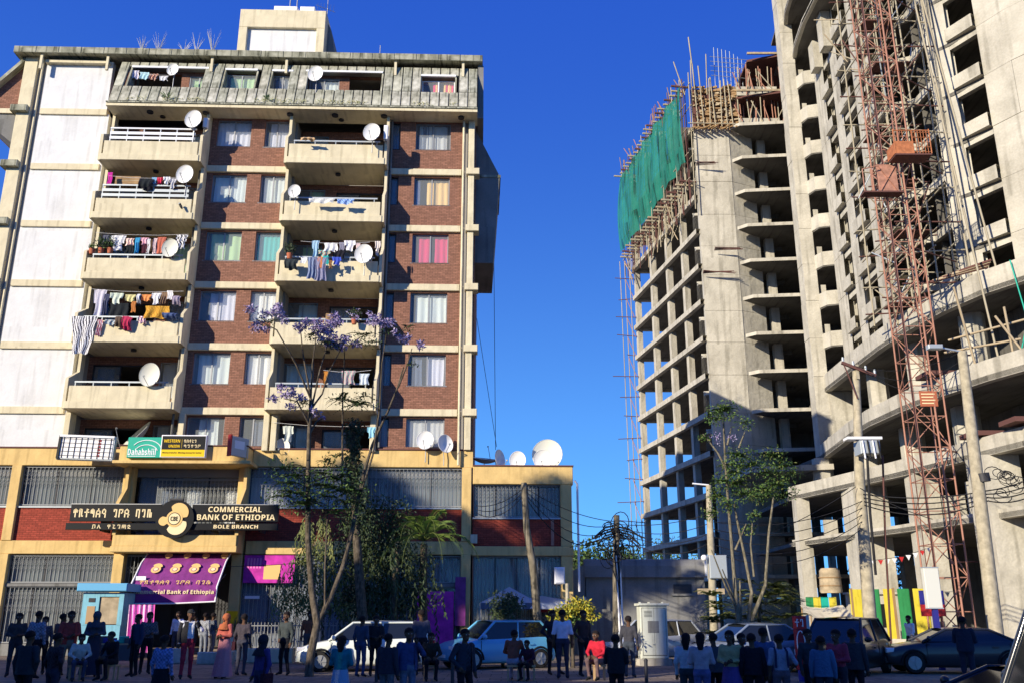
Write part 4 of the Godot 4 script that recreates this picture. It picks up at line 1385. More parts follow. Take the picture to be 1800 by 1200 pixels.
# ---------------------------------------------------------------- hoist, scaffold, hoardings
func make_site_gear() -> void:
	# hoist mast
	var m := thing("hoist_mast", "rust red lattice hoist mast climbing the curved tower", "mast")
	var cx := 19.85
	var cz := -43.0
	var h := 0.72
	var legs := [Vector3(cx - h, 0, cz + h), Vector3(cx + h, 0, cz + h), Vector3(cx + h, 0, cz - h), Vector3(cx - h, 0, cz - h)]
	for l in legs:
		pole(m, "leg", l, l + Vector3(0, 46, 0), 0.045, M.rust_red)
	for k in 31:
		var y := 0.3 + k * 1.48
		for i in 4:
			var a: Vector3 = legs[i]
			var b: Vector3 = legs[(i + 1) % 4]
			pole(m, "tie", a + Vector3(0, y, 0), b + Vector3(0, y, 0), 0.026, M.rust_red)
			if k < 30:
				if (k + i) % 2:
					pole(m, "brace", a + Vector3(0, y, 0), b + Vector3(0, y + 1.48, 0), 0.026, M.rust_red)
				else:
					pole(m, "brace", b + Vector3(0, y, 0), a + Vector3(0, y + 1.48, 0), 0.026, M.rust_red)
	for k in 8:
		var y := 4.0 + k * 5.3
		pole(m, "wall_tie", Vector3(cx + h, y, cz - h), Vector3(24.3, y + 0.2, cz - 3.4), 0.04, M.rust_dark)
	for x in [-0.25, 0.1]:
		pole(m, "cable", Vector3(cx - h - 0.2 + x, 0, cz + h + 0.1), Vector3(cx - h - 0.2 + x, 46, cz + h + 0.1), 0.022, M.rust_dark)
	pole(m, "guide_rail", Vector3(cx + 0.2, 0, cz + h + 0.08), Vector3(cx + 0.2, 46, cz + h + 0.08), 0.05, M.rust_red)
	# hoist cage
	var c := thing("hoist_cage", "orange hoist cage with a mesh door stopped half way up the mast", "hoist", Vector3(cx + 0.1, 23.8, cz + 1.3))
	c.scale = Vector3.ONE * 0.76
	part(bx(-0.9, 1.5, -0.1, 0.0, -0.3, 0.9), "floor", M.rust_dark, c)
	part(bx(-0.9, 1.5, 0.0, 0.3, -0.35, -0.3), "back_panel", M.orange_steel, c)
	part(bx(-0.9, 0.35, 0.0, 0.9, 0.86, 0.9), "front_panel", M.orange_steel, c)
	part(bx(-0.94, -0.9, 0.0, 0.8, -0.3, 0.9), "side_panel", M.orange_steel, c)
	for i in 7:
		pole(c, "mesh_bar", Vector3(0.35 + i * 0.19, 0, 0.88), Vector3(0.35 + i * 0.19, 1.7, 0.88), 0.022, M.orange_steel)
	for i in 5:
		pole(c, "mesh_bar", Vector3(0.35, 0.1 + i * 0.36, 0.9), Vector3(1.5, 0.1 + i * 0.36, 0.9), 0.022, M.orange_steel)
	for i in 5:
		pole(c, "mesh_bar", Vector3(-0.9 + i * 0.3, 0.9, 0.88), Vector3(-0.9 + i * 0.3, 1.7, 0.88), 0.022, M.orange_steel)
	pole(c, "top_rail", Vector3(-0.9, 1.7, 0.88), Vector3(1.5, 1.7, 0.88), 0.04, M.orange_steel)
	for x in [-0.9, 1.5]:
		pole(c, "post", Vector3(x, 0, 0.88), Vector3(x, 1.8, 0.88), 0.04, M.orange_steel)
	var rp := thing("hoist_skip", "red panelled hoist skip below the orange cage", "hoist", Vector3(cx - 0.7, 22.0, cz + 1.0))
	var pb := MB.new()
	pb.bev(-0.5, 0.5, 0.1, 1.7, -0.05, 0.0, 0.02)
	pb.beam(Vector3(-0.5, 0.1, 0.02), Vector3(0.5, 1.7, 0.02), 0.08, 0.03)
	pb.beam(Vector3(-0.5, 1.7, 0.02), Vector3(0.5, 0.1, 0.02), 0.08, 0.03)
	part(pb, "panel", M.rust_red, rp)
	part(bx(-1.4, 0.6, 0.0, 0.08, -0.3, 0.3), "floor", M.rust_dark, rp)
	for x in [-1.35, -0.95]:
		pole(rp, "rail_post", Vector3(x, 0.08, 0.25), Vector3(x, 1.3, 0.25), 0.03, M.rust_red)
	pole(rp, "rail", Vector3(-1.35, 1.3, 0.25), Vector3(-0.5, 1.5, 0.25), 0.03, M.rust_red)
	# faded notice on the mast
	var nt := MB.new()
	nt.bev(-0.42, 0.42, 0, 0.75, -0.03, 0.0, 0.01)
	var no := one(nt, "mast_notice", M.terracotta, "faded red notice board with pale lines tied to the mast", "notice", Vector3(cx - 0.05, 11.1, cz + h + 0.12))
	for i in 4:
		part(bx(-0.34, 0.3 - 0.08 * (i % 2), 0.58 - i * 0.15, 0.63 - i * 0.15, 0.0, 0.006), "print_line", M.gold_pale, no)
	# scaffold in the recess
	var s := thing("pole_scaffold", "tangled pole scaffold filling the tall recess between mast and right-hand windows", "scaffold")
	var xs := [21.9, 23.1, 24.2]
	var zs := [-52.0, -49.4, -46.6]
	for x in xs:
		for z in zs:
			pole(s, "upright", Vector3(x + rng.randf_range(-0.2, 0.2), 18.2, z), Vector3(x + rng.randf_range(-0.3, 0.3), 46, z), 0.048, M.pole_bare)
	for k in 15:
		var y := 19.0 + k * 1.85
		for z in zs:
			pole(s, "ledger", Vector3(21.3, y + rng.randf_range(-0.3, 0.3), z), Vector3(25.0, y + rng.randf_range(-0.3, 0.3), z), 0.045, M.pole_bare if k % 2 else M.rust_dark)
		for x in xs:
			pole(s, "transom", Vector3(x, y, -53.0), Vector3(x, y + rng.randf_range(-0.3, 0.3), -46.0), 0.045, M.pole_bare)
		for q in 5:
			var x := rng.randf_range(21.4, 24.0)
			var z := rng.randf_range(-52, -46.5)
			pole(s, "brace", Vector3(x, y, z), Vector3(x + rng.randf_range(-1.6, 1.8), y + rng.randf_range(0.8, 2.4), z + rng.randf_range(-1.5, 1.5)), 0.04, [M.pole_bare, M.timber_pale, M.rust_dark, M.grey_metal][q % 4])
		if k % 2 == 0:
			part(bx(22.2, 24.4, y + 0.06, y + 0.12, -51.5 + (k % 3), -50.2 + (k % 3)), "deck_board", M.rust_dark, s)
	for q in [[24.6, 18.6, -45.6, 24.0, 46.0, -45.8], [25.4, 17.9, -44.4, 23.6, 40.0, -45.2], [24.0, 13.6, -43.2, 23.6, 38.0, -45.6]]:
		pole(s, "long_pole", Vector3(q[0], q[1], q[2]), Vector3(q[3], q[4], q[5]), 0.055, M.pole_bare)
	for k in 5:
		pole(s, "deck_board", Vector3(22.6 + 0.2 * k, 18.9 + k * 0.05, -46.4 + 0.15 * k), Vector3(25.0, 19.1 + k * 0.06, -44.6 + 0.1 * k), 0.05, M.timber_pale if k % 2 else M.rust_dark, true)
	# loose poles on the first ring
	var lp := thing("leaning_poles", "bundle of loose scaffold poles leaning on the second ring beam, right of the mast", "poles")
	for q in [[23.2, 13.0, -43.8, 22.2, 17.4, -43.0], [24.2, 13.2, -42.2, 24.0, 16.0, -42.0], [24.6, 13.4, -41.8, 23.6, 15.6, -42.2], [22.0, 14.4, -44.5, 24.8, 14.5, -42.4], [22.2, 15.0, -44.3, 25.0, 15.4, -42.1], [22.9, 13.4, -43.9, 25.2, 13.2, -41.8]]:
		pole(lp, "pole", Vector3(q[0], q[1], q[2]), Vector3(q[3], q[4], q[5]), 0.06, M.timber_pale)
	for k in 3:
		var pl := MB.new()
		var z := -46.4 + k * 3.0
		pl.obox(Transform3D(Basis(), Vector3(22.3 + k * 0.4, [13.7, 9.95, 10.0][k], z)), Vector3(1.5, 0.22, 1.4))
		one(pl, "board_stack", M.rust_dark, ["stack of dark boards on the second ring beam left of the leaning pole", "stack of dark boards on the third ring beam beside the mast", "stack of dark boards at the right end of the third ring beam"][k], "boards", Vector3.ZERO, 0.0, "board stacks")
	# hoses and ropes hanging from the ring
	for q in [["green_hose", "blue_post", 25.2, 17.8, -42.9, 24.4, 12.9], ["grey_rope", "grey_metal", 25.8, 17.8, -42.2, 26.2, 13.4]]:
		var b := MB.new()
		b.path([Vector3(q[2], q[3] + 1.0, q[4]), Vector3(q[2] + 0.2, 15.5, q[4] + 0.3), Vector3(q[5], q[6], q[4] + 0.4)], 0.035, 5)
		one(b, q[0], M.sign_green if q[0] == "green_hose" else M.grey_metal, "green hose hanging from the first ring beam" if q[0] == "green_hose" else "grey rope hanging beside the green hose", "hose" if q[0] == "green_hose" else "rope")
	# yellow and green hoarding: every sheet its own
	var hg := thing("site_hoarding", "yellow and green striped sheet hoarding at the foot of the concrete columns", "hoarding")
	var hx := 16.6
	var i := 0
	while hx < 19.8:
		var w := 0.62 + 0.1 * sin(i * 2.0)
		var b := MB.new()
		var rows := []
		for f in 2:
			var row := PackedVector3Array()
			for k in 9:
				row.push_back(Vector3(hx + w * k / 8.0, 0.55 + 2.3 * f, -46.4 + (hx - 16.6) * 0.55 + 0.025 * sin(k * 3.0)))
			rows.push_back(row)
		b.grid(rows)
		part(b, "sheet", M.fence_green if i % 2 and hx > 18.2 or i == 1 else M.fence_yellow, hg)
		hx += w + 0.015
		i += 1
	for k in 5:
		var x := 16.7 + k * 1.7
		if x < 20.0: pole(hg, "post", Vector3(x, 0, -46.5 + (x - 16.6) * 0.55), Vector3(x, 2.9, -46.5 + (x - 16.6) * 0.55), 0.05, M.timber, true)
	part(MB.new().slab([Vector2(16.5, -46.3), Vector2(19.9, -44.45), Vector2(19.9, -44.75), Vector2(16.5, -46.6)], 0.0, 0.55), "footing", M.concrete, hg)
	# things on the first podium level left of the big column
	var tk := MB.new()
	tk.path([Vector3(0, 0, 0), Vector3(0, 0.1, 0), Vector3(0, 1.35, 0), Vector3(0, 1.5, 0)], [0.62, 0.68, 0.62, 0.5], 14)
	var tank := one(tk, "water_drum", M.timber_pale, "beige plastic water drum on the site wall left of the big column", "drum", ground_at(1462, 50, 2.75))
	tank.scale = Vector3.ONE * 0.85
	for y in [0.4, 0.9]:
		part(MB.new().path([Vector3(0, y, 0), Vector3(0, y + 0.06, 0)], 0.69, 14), "hoop", M.timber, tank)
	var sw := MB.new()
	sw.bev(18.0, 21.0, 0.0, 2.7, -51.0, -50.6, 0.02)
	var site := one(sw, "block_wall", M.concrete, "low rough block wall with a dark opening behind the black hatchback", "wall")
	part(bx(19.3, 20.0, 1.0, 2.2, -50.62, -50.58), "opening", M.black, site)
	part(bx(17.9, 21.1, 2.7, 2.8, -51.05, -50.45), "coping", M.concrete_wall, site)
	# bunting
	var bu := thing("bunting", "string of small white and red pennants under the podium floor", "bunting")
	var p0 := at(1530, 985, 46.0)
	var p1 := at(1640, 960, 44.5)
	part(MB.new().path([p0, (p0 + p1) / 2 - Vector3(0, 0.15, 0), p1], 0.012, 4), "string", M.cable, bu)
	for k in 9:
		var p := p0.lerp(p1, (k + 0.5) / 9.0) - Vector3(0, 0.15 * sin(PI * (k + 0.5) / 9.0), 0)
		var b := MB.new()
		b.prism(PackedVector2Array([Vector2(-0.13, 0), Vector2(0.13, 0), Vector2(0, -0.24)]), Transform3D(Basis(), p), 0.01)
		part(b, "pennant", M.red if k % 3 == 1 else M.white, bu)

# ---------------------------------------------------------------- trees and shrubs
func rdir() -> Vector3:
	return Vector3(rng.randfn(), rng.randfn(), rng.randfn()).normalized()

# loose leaves inside an ellipsoid, thicker towards its skin; pals are linear colours
func leaf_cloud(b: MB, o: Vector3, r: Vector3, n: int, size: float, pals: Array, droop := 0.2) -> void:
	for i in n:
		var p := rdir() * pow(rng.randf(), 0.45)
		var q := o + p * r
		var d := (rdir() + Vector3(0, -droop, 0) + p * 0.4).normalized() * size * rng.randf_range(0.6, 1.3)
		var w := d.cross(rdir()).normalized() * size * 0.22
		var c: Array = pals[rng.randi() % pals.size()]
		var k := rng.randf_range(0.75, 1.2)
		b.col = Color(c[0] * k, c[1] * k, c[2] * k)
		b.leaf(q, d, w)

# feathery fronds that fan out from a shoot tip, each with paired leaflets
func fronds(b: MB, o: Vector3, n: int, length: float, pals: Array, rise := 0.25, leaflets := 12, lw := 0.24) -> void:
	for i in n:
		var a := TAU * (i + rng.randf() * 0.7) / n
		var e := rise + rng.randf_range(-0.35, 0.35)
		var d := Vector3(cos(a) * cos(e), sin(e), sin(a) * cos(e))
		var side := d.cross(Vector3.UP).normalized()
		var l := length * rng.randf_range(0.7, 1.15)
		var c: Array = pals[rng.randi() % pals.size()]
		for k in leaflets:
			var f := (k + 0.6) / leaflets
			var p := o + d * l * f + Vector3(0, -l * 0.45 * f * f, 0)
			var s := l * lw * (1.0 - 0.55 * f) * rng.randf_range(0.8, 1.2)
			var m := rng.randf_range(0.8, 1.2)
			b.col = Color(c[0] * m, c[1] * m, c[2] * m)
			for sg in [-1.0, 1.0]:
				b.leaf(p, (side * sg + d * 0.5 + Vector3(0, -0.25, 0)).normalized() * s, d * s * 0.26)

func stem(b: MB, pts: Array, r0: float, r1: float, sides := 6) -> void:
	var rad := []
	var q := []
	for i in pts.size():
		rad.append(lerpf(r0, r1, float(i) / (pts.size() - 1)))
		q.append(at(pts[i][0], pts[i][1], pts[i][2]))
	b.path(q, rad, sides)

var GREENS := [[0.06, 0.12, 0.03], [0.08, 0.15, 0.035], [0.05, 0.09, 0.03], [0.12, 0.19, 0.045]]
var DARKS := [[0.04, 0.065, 0.03], [0.05, 0.08, 0.035], [0.07, 0.09, 0.04], [0.032, 0.05, 0.028]]
var OLIVES := [[0.16, 0.18, 0.055], [0.12, 0.14, 0.045], [0.2, 0.21, 0.07], [0.085, 0.11, 0.04]]
var VIOLETS := [[0.37, 0.31, 0.52], [0.29, 0.24, 0.44], [0.48, 0.42, 0.60], [0.31, 0.22, 0.42]]
var YELLOWS := [[0.5, 0.44, 0.05], [0.42, 0.36, 0.04], [0.3, 0.32, 0.05], [0.56, 0.42, 0.05]]

func make_trees() -> void:
	# the jacaranda in front of the block
	var t := thing("jacaranda_tree", "tall thin jacaranda with forked dark trunk and sparse violet blossom before the block", "tree")
	var tr := MB.new()
	stem(tr, [[542, 1197, 26.5], [546, 1150, 26.7], [557, 1096, 27], [548, 1040, 27.2], [541, 950, 27.3], [541, 850, 27.2], [543, 760, 27], [546, 700, 27]], 0.13, 0.05, 8)
	stem(tr, [[557, 1096, 27], [580, 1052, 27.4], [601, 1000, 27.8], [617, 940, 28.2], [629, 880, 28.4], [640, 830, 28.4], [654, 782, 28.6], [682, 722, 28.6], [699, 680, 28.4], [709, 645, 28.4]], 0.09, 0.022, 7)
	part(tr, "trunk", M.bark, t)
	var sts := [[[546, 700, 27], [532, 620, 27.2], [527, 570, 27.3]], [[546, 700, 27], [549, 640, 26.8], [556, 585, 26.6]], [[547, 720, 27], [562, 650, 27.4], [585, 575, 27.8]], [[543, 745, 27], [522, 705, 26.6], [498, 700, 26.4]], [[546, 700, 27], [520, 640, 26.4], [486, 580, 26], [452, 562, 25.8]], [[549, 715, 27], [566, 692, 27.3], [577, 655, 27.6], [606, 600, 27.8]], [[601, 860, 28], [602, 740, 28], [602, 690, 28], [606, 610, 28.2]], [[630, 880, 28.4], [655, 800, 28], [667, 720, 28], [671, 640, 28], [680, 580, 28]], [[700, 680, 28.4], [716, 640, 28.4], [724, 612, 28.4]], [[541, 880, 27.2], [520, 860, 27], [505, 845, 26.9]], [[543, 850, 27.2], [570, 838, 27.4], [590, 836, 27.6]], [[571, 1075, 27.2], [571, 1000, 27.4], [574, 930, 27.5], [577, 880, 27.6]], [[545, 760, 27], [556, 740, 27.2], [568, 735, 27.3]]]
	for s in sts:
		var b := MB.new()
		stem(b, s, 0.035, 0.014, 5)
		part(b, "branch", M.bark, t)
	var fl := MB.new()
	for c in [[450, 560, 26, 0.55, 0.3, 80], [490, 556, 26, 0.3, 0.36, 60], [545, 567, 27, 0.55, 0.42, 150], [585, 572, 27.6, 0.5, 0.34, 110], [611, 596, 27.8, 0.55, 0.32, 110], [575, 592, 27.3, 0.4, 0.28, 80], [680, 572, 28, 0.5, 0.3, 100], [723, 603, 28.4, 0.28, 0.24, 60], [700, 592, 28.3, 0.22, 0.15, 30], [497, 700, 26.4, 0.48, 0.22, 80], [520, 690, 26.6, 0.2, 0.14, 20], [556, 726, 27, 0.2, 0.12, 16], [640, 566, 28, 0.3, 0.2, 30]]:
		for k in 5:
			var o := at(c[0], c[1], c[2]) + Vector3(rng.randfn() * c[3] * 0.5, rng.randfn() * c[4] * 0.5, rng.randfn() * 0.3)
			leaf_cloud(fl, o, Vector3(c[3], c[4], c[3]) * 0.34, int(c[5] * 0.75), 0.12, VIOLETS, 0.0)
	part(fl, "blossom", M.leaves, t)
	var lv := MB.new()
	for c in [[572, 602, 27.3, 0.45, 6], [590, 606, 27.6, 0.4, 5], [640, 588, 28, 0.6, 8], [655, 600, 28, 0.5, 6], [628, 708, 28, 0.75, 9], [600, 700, 28, 0.6, 8], [640, 695, 28.2, 0.5, 6], [533, 706, 27, 0.5, 6], [688, 582, 28, 0.5, 6], [470, 566, 26, 0.4, 4], [724, 640, 28.4, 0.3, 4], [545, 590, 27, 0.35, 4], [716, 575, 28.3, 0.35, 4], [575, 812, 27.4, 0.5, 6], [590, 800, 27.5, 0.5, 6]]:
		fronds(lv, at(c[0], c[1], c[2]), c[4], c[3], DARKS + [GREENS[0], OLIVES[0]])
		leaf_cloud(lv, at(c[0], c[1], c[2]) - Vector3(0, 0.05, 0), Vector3(c[3], c[3] * 0.35, c[3]) * 0.9, int(90 * c[3]), 0.1, DARKS + [GREENS[0]], 0.2)
	for c in [[505, 848, 26.9], [520, 835, 27], [495, 870, 26.9], [560, 850, 27.3], [575, 872, 27.4], [548, 880, 27.1], [592, 840, 27.6], [610, 882, 27.8], [530, 885, 27], [588, 900, 27.5], [600, 860, 27.7], [565, 830, 27.3], [515, 865, 26.7], [620, 860, 28], [580, 855, 27], [500, 820, 27]]:
		fronds(lv, at(c[0], c[1], c[2]), 10, 0.62, GREENS + DARKS, 0.2, 12, 0.26)
		leaf_cloud(lv, at(c[0], c[1], c[2]), Vector3(0.75, 0.35, 0.6), 85, 0.11, GREENS + DARKS, 0.3)
	part(lv, "foliage", M.leaves, t)
	# creeper clad trunk to its right
	var cr := thing("creeper_tree", "dark dead trunk wrapped in creeper rising behind the jacaranda", "tree")
	var cb := MB.new()
	stem(cb, [[640, 1130, 33], [630, 1000, 33], [622, 860, 33], [619, 740, 33]], 0.2, 0.1, 7)
	part(cb, "trunk", M.bark, cr)
	var cl := MB.new()
	for k in 26:
		var v := 745 + k * 7.5
		leaf_cloud(cl, at(621 + 4 * sin(k * 1.3) + maxf(0, k - 12) * 0.9, v, 33), Vector3(0.3 + 0.1 * sin(k * 0.9) + maxf(0, k - 12) * 0.035, 0.3, 0.4), 120, 0.14, DARKS, 0.8)
	part(cl, "creeper", M.leaves, cr)
	# weeping dark tree and its olive neighbour
	var we := thing("weeping_tree", "broad dark weeping tree hiding the right half of the bank's ground floor", "tree")
	var wb := MB.new()
	stem(wb, [[690, 1150, 34], [692, 1050, 34], [700, 960, 34]], 0.22, 0.1, 7)
	part(wb, "trunk", M.bark, we)
	var wl := MB.new()
	for k in 70:
		var u := 676.0 + rng.randfn() * 40.0
		var top := 905.0 + absf(u - 676.0) * 0.55 + rng.randf() * 130.0
		var p := at(u, top, 33.2 + rng.randf() * 1.9)
		var l := rng.randf_range(0.9, 2.2)
		var sway := Vector3(rng.randf_range(-0.2, 0.2), 0, rng.randf_range(-0.2, 0.2))
		for j in 17:
			var f := j / 17.0
			var q := p + Vector3(0, -l * f, 0) + sway * f
			var c: Array = DARKS[rng.randi() % 4]
			wl.col = Color(c[0], c[1], c[2])
			var d := Vector3(rng.randf_range(-0.12, 0.12), -0.2, rng.randf_range(-0.12, 0.12))
			wl.leaf(q, d, Vector3(rng.randf_range(0.02, 0.04), 0, rng.randf_range(-0.02, 0.02)))
	for c in [[640, 960], [665, 930], [690, 950], [700, 1000], [660, 1000], [630, 1030], [680, 1050], [645, 1070], [705, 1060], [610, 985], [615, 1050], [655, 900], [690, 905], [725, 985], [735, 1040], [625, 935], [672, 975]]:
		leaf_cloud(wl, at(c[0], c[1], 34.2), Vector3(0.9, 0.8, 0.6), 650, 0.13, DARKS + [OLIVES[3]], 0.9)
	part(wl, "foliage", M.leaves, we)
	var ol := thing("olive_shrub", "tall olive green feathery shrub behind the white car's bonnet", "shrub")
	var ob := MB.new()
	stem(ob, [[545, 1135, 33.5], [548, 1060, 33.5], [555, 990, 33.5]], 0.1, 0.04, 6)
	part(ob, "trunk", M.bark, ol)
	var oo := MB.new()
	for k in 150:
		var v := 905.0 + pow(rng.randf(), 0.8) * 165.0
		var w := 22.0 + 40.0 * smoothstep(900, 1050, v)
		var u := 552.0 + rng.randf_range(-1, 1) * w - 8.0 * sin(v * 0.02)
		var p := at(u, v, 33.0 + rng.randf() * 1.2)
		var l := rng.randf_range(0.4, 1.0)
		var sw := Vector3(signf(u - 555) * rng.randf() * 0.25, 0, 0.1)
		for j in 12:
			var f := j / 12.0
			var c: Array = OLIVES[rng.randi() % 4]
			oo.col = Color(c[0], c[1], c[2])
			oo.leaf(p + Vector3(0, -l * f * f, 0) + sw * f, Vector3(rng.randf_range(-0.1, 0.1), -0.14, rng.randf_range(-0.1, 0.1)), Vector3(0.022, 0, 0.012))
	for c in [[545, 975], [530, 1005], [555, 1020], [590, 1020], [515, 1050], [540, 1060], [575, 1060], [600, 1065]]:
		leaf_cloud(oo, at(c[0], c[1], 33.3), Vector3(0.5, 0.5, 0.4), 230, 0.13, OLIVES, 0.8)
	part(oo, "foliage", M.leaves, ol)
	# feather palm
	var pm := thing("palm_tree", "feather palm with bright arching fronds left of the annex", "palm tree")
	var pb := MB.new()
	stem(pb, [[745, 1140, 34.6], [743, 1040, 34.6], [745, 955, 34.6]], 0.17, 0.13, 8)
	part(pb, "trunk", M.bark, pm)
	for k in 24:
		var f := MB.new()
		var a := TAU * k / 24.0 * 2.618
		var e := lerpf(1.2, 0.0, k / 24.0)
		var l := rng.randf_range(1.8, 2.6)
		var o := at(745, 950, 34.6)
		var dir := Vector3(cos(a), 0, sin(a))
		var pts := []
		for j in 9:
			var g := j / 8.0
			pts.append(o + dir * l * (sin(g * 1.3) * cos(e) * 0.95) + Vector3(0, l * (sin(e) * g + 0.45 * g - 1.05 * g * g), 0))
		f.col = Color(0.12, 0.15, 0.04)
		f.path(pts, [0.025, 0.022, 0.02, 0.017, 0.015, 0.012, 0.01, 0.008, 0.005], 4)
		for j in 44:
			var g := 0.12 + 0.88 * j / 44.0
			var i0 := int(g * 7.99)
			var p: Vector3 = pts[i0].lerp(pts[i0 + 1], g * 8.0 - i0) if i0 < 8 else pts[8]
			var fw: Vector3 = (pts[mini(i0 + 1, 8)] - pts[i0]).normalized()
			var sd := fw.cross(Vector3.UP).normalized()
			var m := rng.randf_range(0.8, 1.2)
			f.col = Color(0.16 * m, 0.24 * m, 0.05 * m)
			for sg in [-1.0, 1.0]:
				f.leaf(p, (sd * sg + fw * 0.8 + Vector3(0, -0.35, 0)).normalized() * 0.42 * sin(PI * (0.12 + 0.85 * g)), fw * 0.009 + Vector3(0, 0.008, 0))
		part(f, "frond", M.leaves, pm)
	# second jacaranda by the concrete pole
	var s := thing("leggy_tree", "many stemmed tree of pale bare stems with tufts of green leaves on top", "tree")
	var stems := [[[1298, 1095, 32], [1290, 1000, 32], [1286, 950, 32], [1280, 878, 32], [1275, 805, 32], [1272, 742, 32]], [[1303, 1092, 32], [1301, 1020, 32]], [[1316, 1092, 32], [1322, 1040, 32], [1310, 980, 32], [1297, 918, 32], [1291, 885, 32]], [[1322, 1090, 32], [1346, 1028, 31.6], [1352, 937, 31.4], [1360, 874, 31.4]], [[1296, 1070, 32], [1275, 1028, 31.7], [1251, 966, 31.5]], [[1276, 822, 32], [1262, 795, 32], [1244, 772, 32], [1236, 762, 32]], [[1279, 782, 32], [1286, 750, 32]], [[1299, 787, 32], [1310, 758, 32]], [[1293, 966, 32], [1302, 945, 32], [1312, 920, 32]], [[1326, 1013, 31.8], [1320, 958, 31.8], [1323, 918, 31.8]], [[1290, 1050, 32], [1270, 1000, 31.4]]]
	for k in stems.size():
		var b := MB.new()
		stem(b, stems[k], 0.075 if k in [0, 3, 2] else 0.045, 0.03 if k < 4 else 0.018, 6)
		part(b, "stem", M.bark_pale, s)
	var sl := MB.new()
	for c in [[1268, 722, 14, 0.6], [1278, 718, 10, 0.55], [1258, 735, 8, 0.4], [1308, 742, 9, 0.4], [1240, 768, 6, 0.25], [1300, 800, 14, 0.6], [1318, 818, 12, 0.6], [1285, 815, 12, 0.55], [1295, 850, 14, 0.6], [1270, 845, 12, 0.5], [1262, 870, 12, 0.5], [1308, 868, 12, 0.5], [1358, 802, 12, 0.6], [1375, 820, 12, 0.6], [1350, 828, 12, 0.55], [1368, 852, 14, 0.6], [1345, 862, 12, 0.55], [1392, 832, 8, 0.45], [1380, 868, 10, 0.5], [1335, 870, 10, 0.45], [1280, 885, 10, 0.45], [1325, 905, 7, 0.3], [1318, 930, 6, 0.3], [1250, 900, 8, 0.4], [1290, 830, 12, 0.5]]:
		var o := at(c[0], c[1], 31.8 + rng.randf_range(-0.4, 0.4))
		fronds(sl, o, int(c[2] * 1.1), c[3], GREENS, 0.25, 12, 0.26)
		leaf_cloud(sl, o, Vector3(c[3], c[3] * 0.75, c[3]) * 0.95, int(c[2] * 13), 0.11, GREENS + [OLIVES[0]], 0.3)
	part(sl, "foliage", M.leaves, s)
	var sf := MB.new()
	for c in [[1257, 766], [1262, 775], [1290, 770], [1283, 766]]:
		leaf_cloud(sf, at(c[0], c[1], 32), Vector3(0.2, 0.15, 0.2), 28, 0.08, VIOLETS, 0.0)
	part(sf, "blossom", M.leaves, s)
	# feathery bush at its foot
	var fb := thing("feathery_bush", "wide olive feathery bush at the foot of the pale stemmed tree", "bush")
	var fm := MB.new()
	for k in 40:
		var u := 1245.0 + rng.randf() * 155.0
		var v := 1035.0 + rng.randf() * 70.0 + absf(u - 1325) * 0.12 - (18.0 if u > 1290 and u < 1380 else 0.0)
		fronds(fm, at(u, v, 32.5 + rng.randf() * 1.5), 9, 0.75, OLIVES + [DARKS[1]], 0.3, 12, 0.24)
	part(fm, "foliage", M.leaves, fb)
	var fst := MB.new()
	stem(fst, [[1335, 1135, 33.2], [1335, 1080, 33.2], [1340, 1040, 33.2]], 0.08, 0.03)
	part(fst, "stem", M.bark, fb)
	# bushes before the annex
	for q in [["dark_bush", 884, 1068, 31.5, 0.72, DARKS + [OLIVES[3]], "round dark green bush behind the blue car's roof", 900], ["yellow_bush", 1006, 1090, 31.0, 0.82, GREENS + [OLIVES[0]], "bush with bright yellow new leaves beside the thin cable pole", 900]]:
		var g := thing(q[0], q[6], "bush")
		var b := MB.new()
		var o := at(q[1], q[2], q[3])
		var r: float = q[4]
		for k in 9:
			var p: Vector3 = rdir() * r * 0.5
			leaf_cloud(b, o + p * Vector3(1, 0.8, 1), Vector3(r, r * 0.8, r) * 0.6, int(q[7] / 7.0), 0.13, q[5], 0.0)
		part(b, "foliage", M.leaves, g)
		if q[0] == "yellow_bush":
			var y := MB.new()
			for c in [[985, 1075], [978, 1088], [990, 1100], [1012, 1064], [1030, 1068], [1040, 1080], [1000, 1070], [1022, 1062]]:
				leaf_cloud(y, at(c[0], c[1], 30.4), Vector3(0.28, 0.24, 0.3), 110, 0.13, YELLOWS, 0.0)
			part(y, "new_leaves", M.leaves, g)
		var sb := MB.new()
		sb.path([Vector3(o.x, 0, o.z), o], [0.07, 0.04], 6)
		part(sb, "stem", M.bark, g)
	# distant trees
	var far := [[1045, 985, 95, 3.4, "nearest of the far trees, left of the cable pole"], [1022, 996, 100, 2.2, "small far tree beside the annex corner"], [1112, 990, 110, 3.0, "far tree right of the cable pole"], [1182, 985, 125, 4.5, "far tree seen through the tower's lowest bays"], [1225, 990, 120, 4.0, "far tree behind the grey house's right end"], [1560, 1015, 100, 4.5, "far tree seen beneath the curved tower's podium"]]
	for q in far:
		var g := thing("distant_tree", q[4], "tree", Vector3.ZERO, 0.0, "far trees behind the street")
		var o := at(q[0], q[1], q[2])
		var b := MB.new()
		for k in 10:
			leaf_cloud(b, o + rdir() * q[3] * 0.6 * Vector3(1.1, 0.7, 1), Vector3(1, 0.8, 1) * q[3] * 0.5, 130, 0.5, GREENS + DARKS, 0.0)
		part(b, "crown", M.leaves, g)
		var sb := MB.new()
		sb.path([Vector3(o.x, 0, o.z), o], [0.3, 0.12], 6)
		part(sb, "trunk", M.bark, g)
	shade_trees()

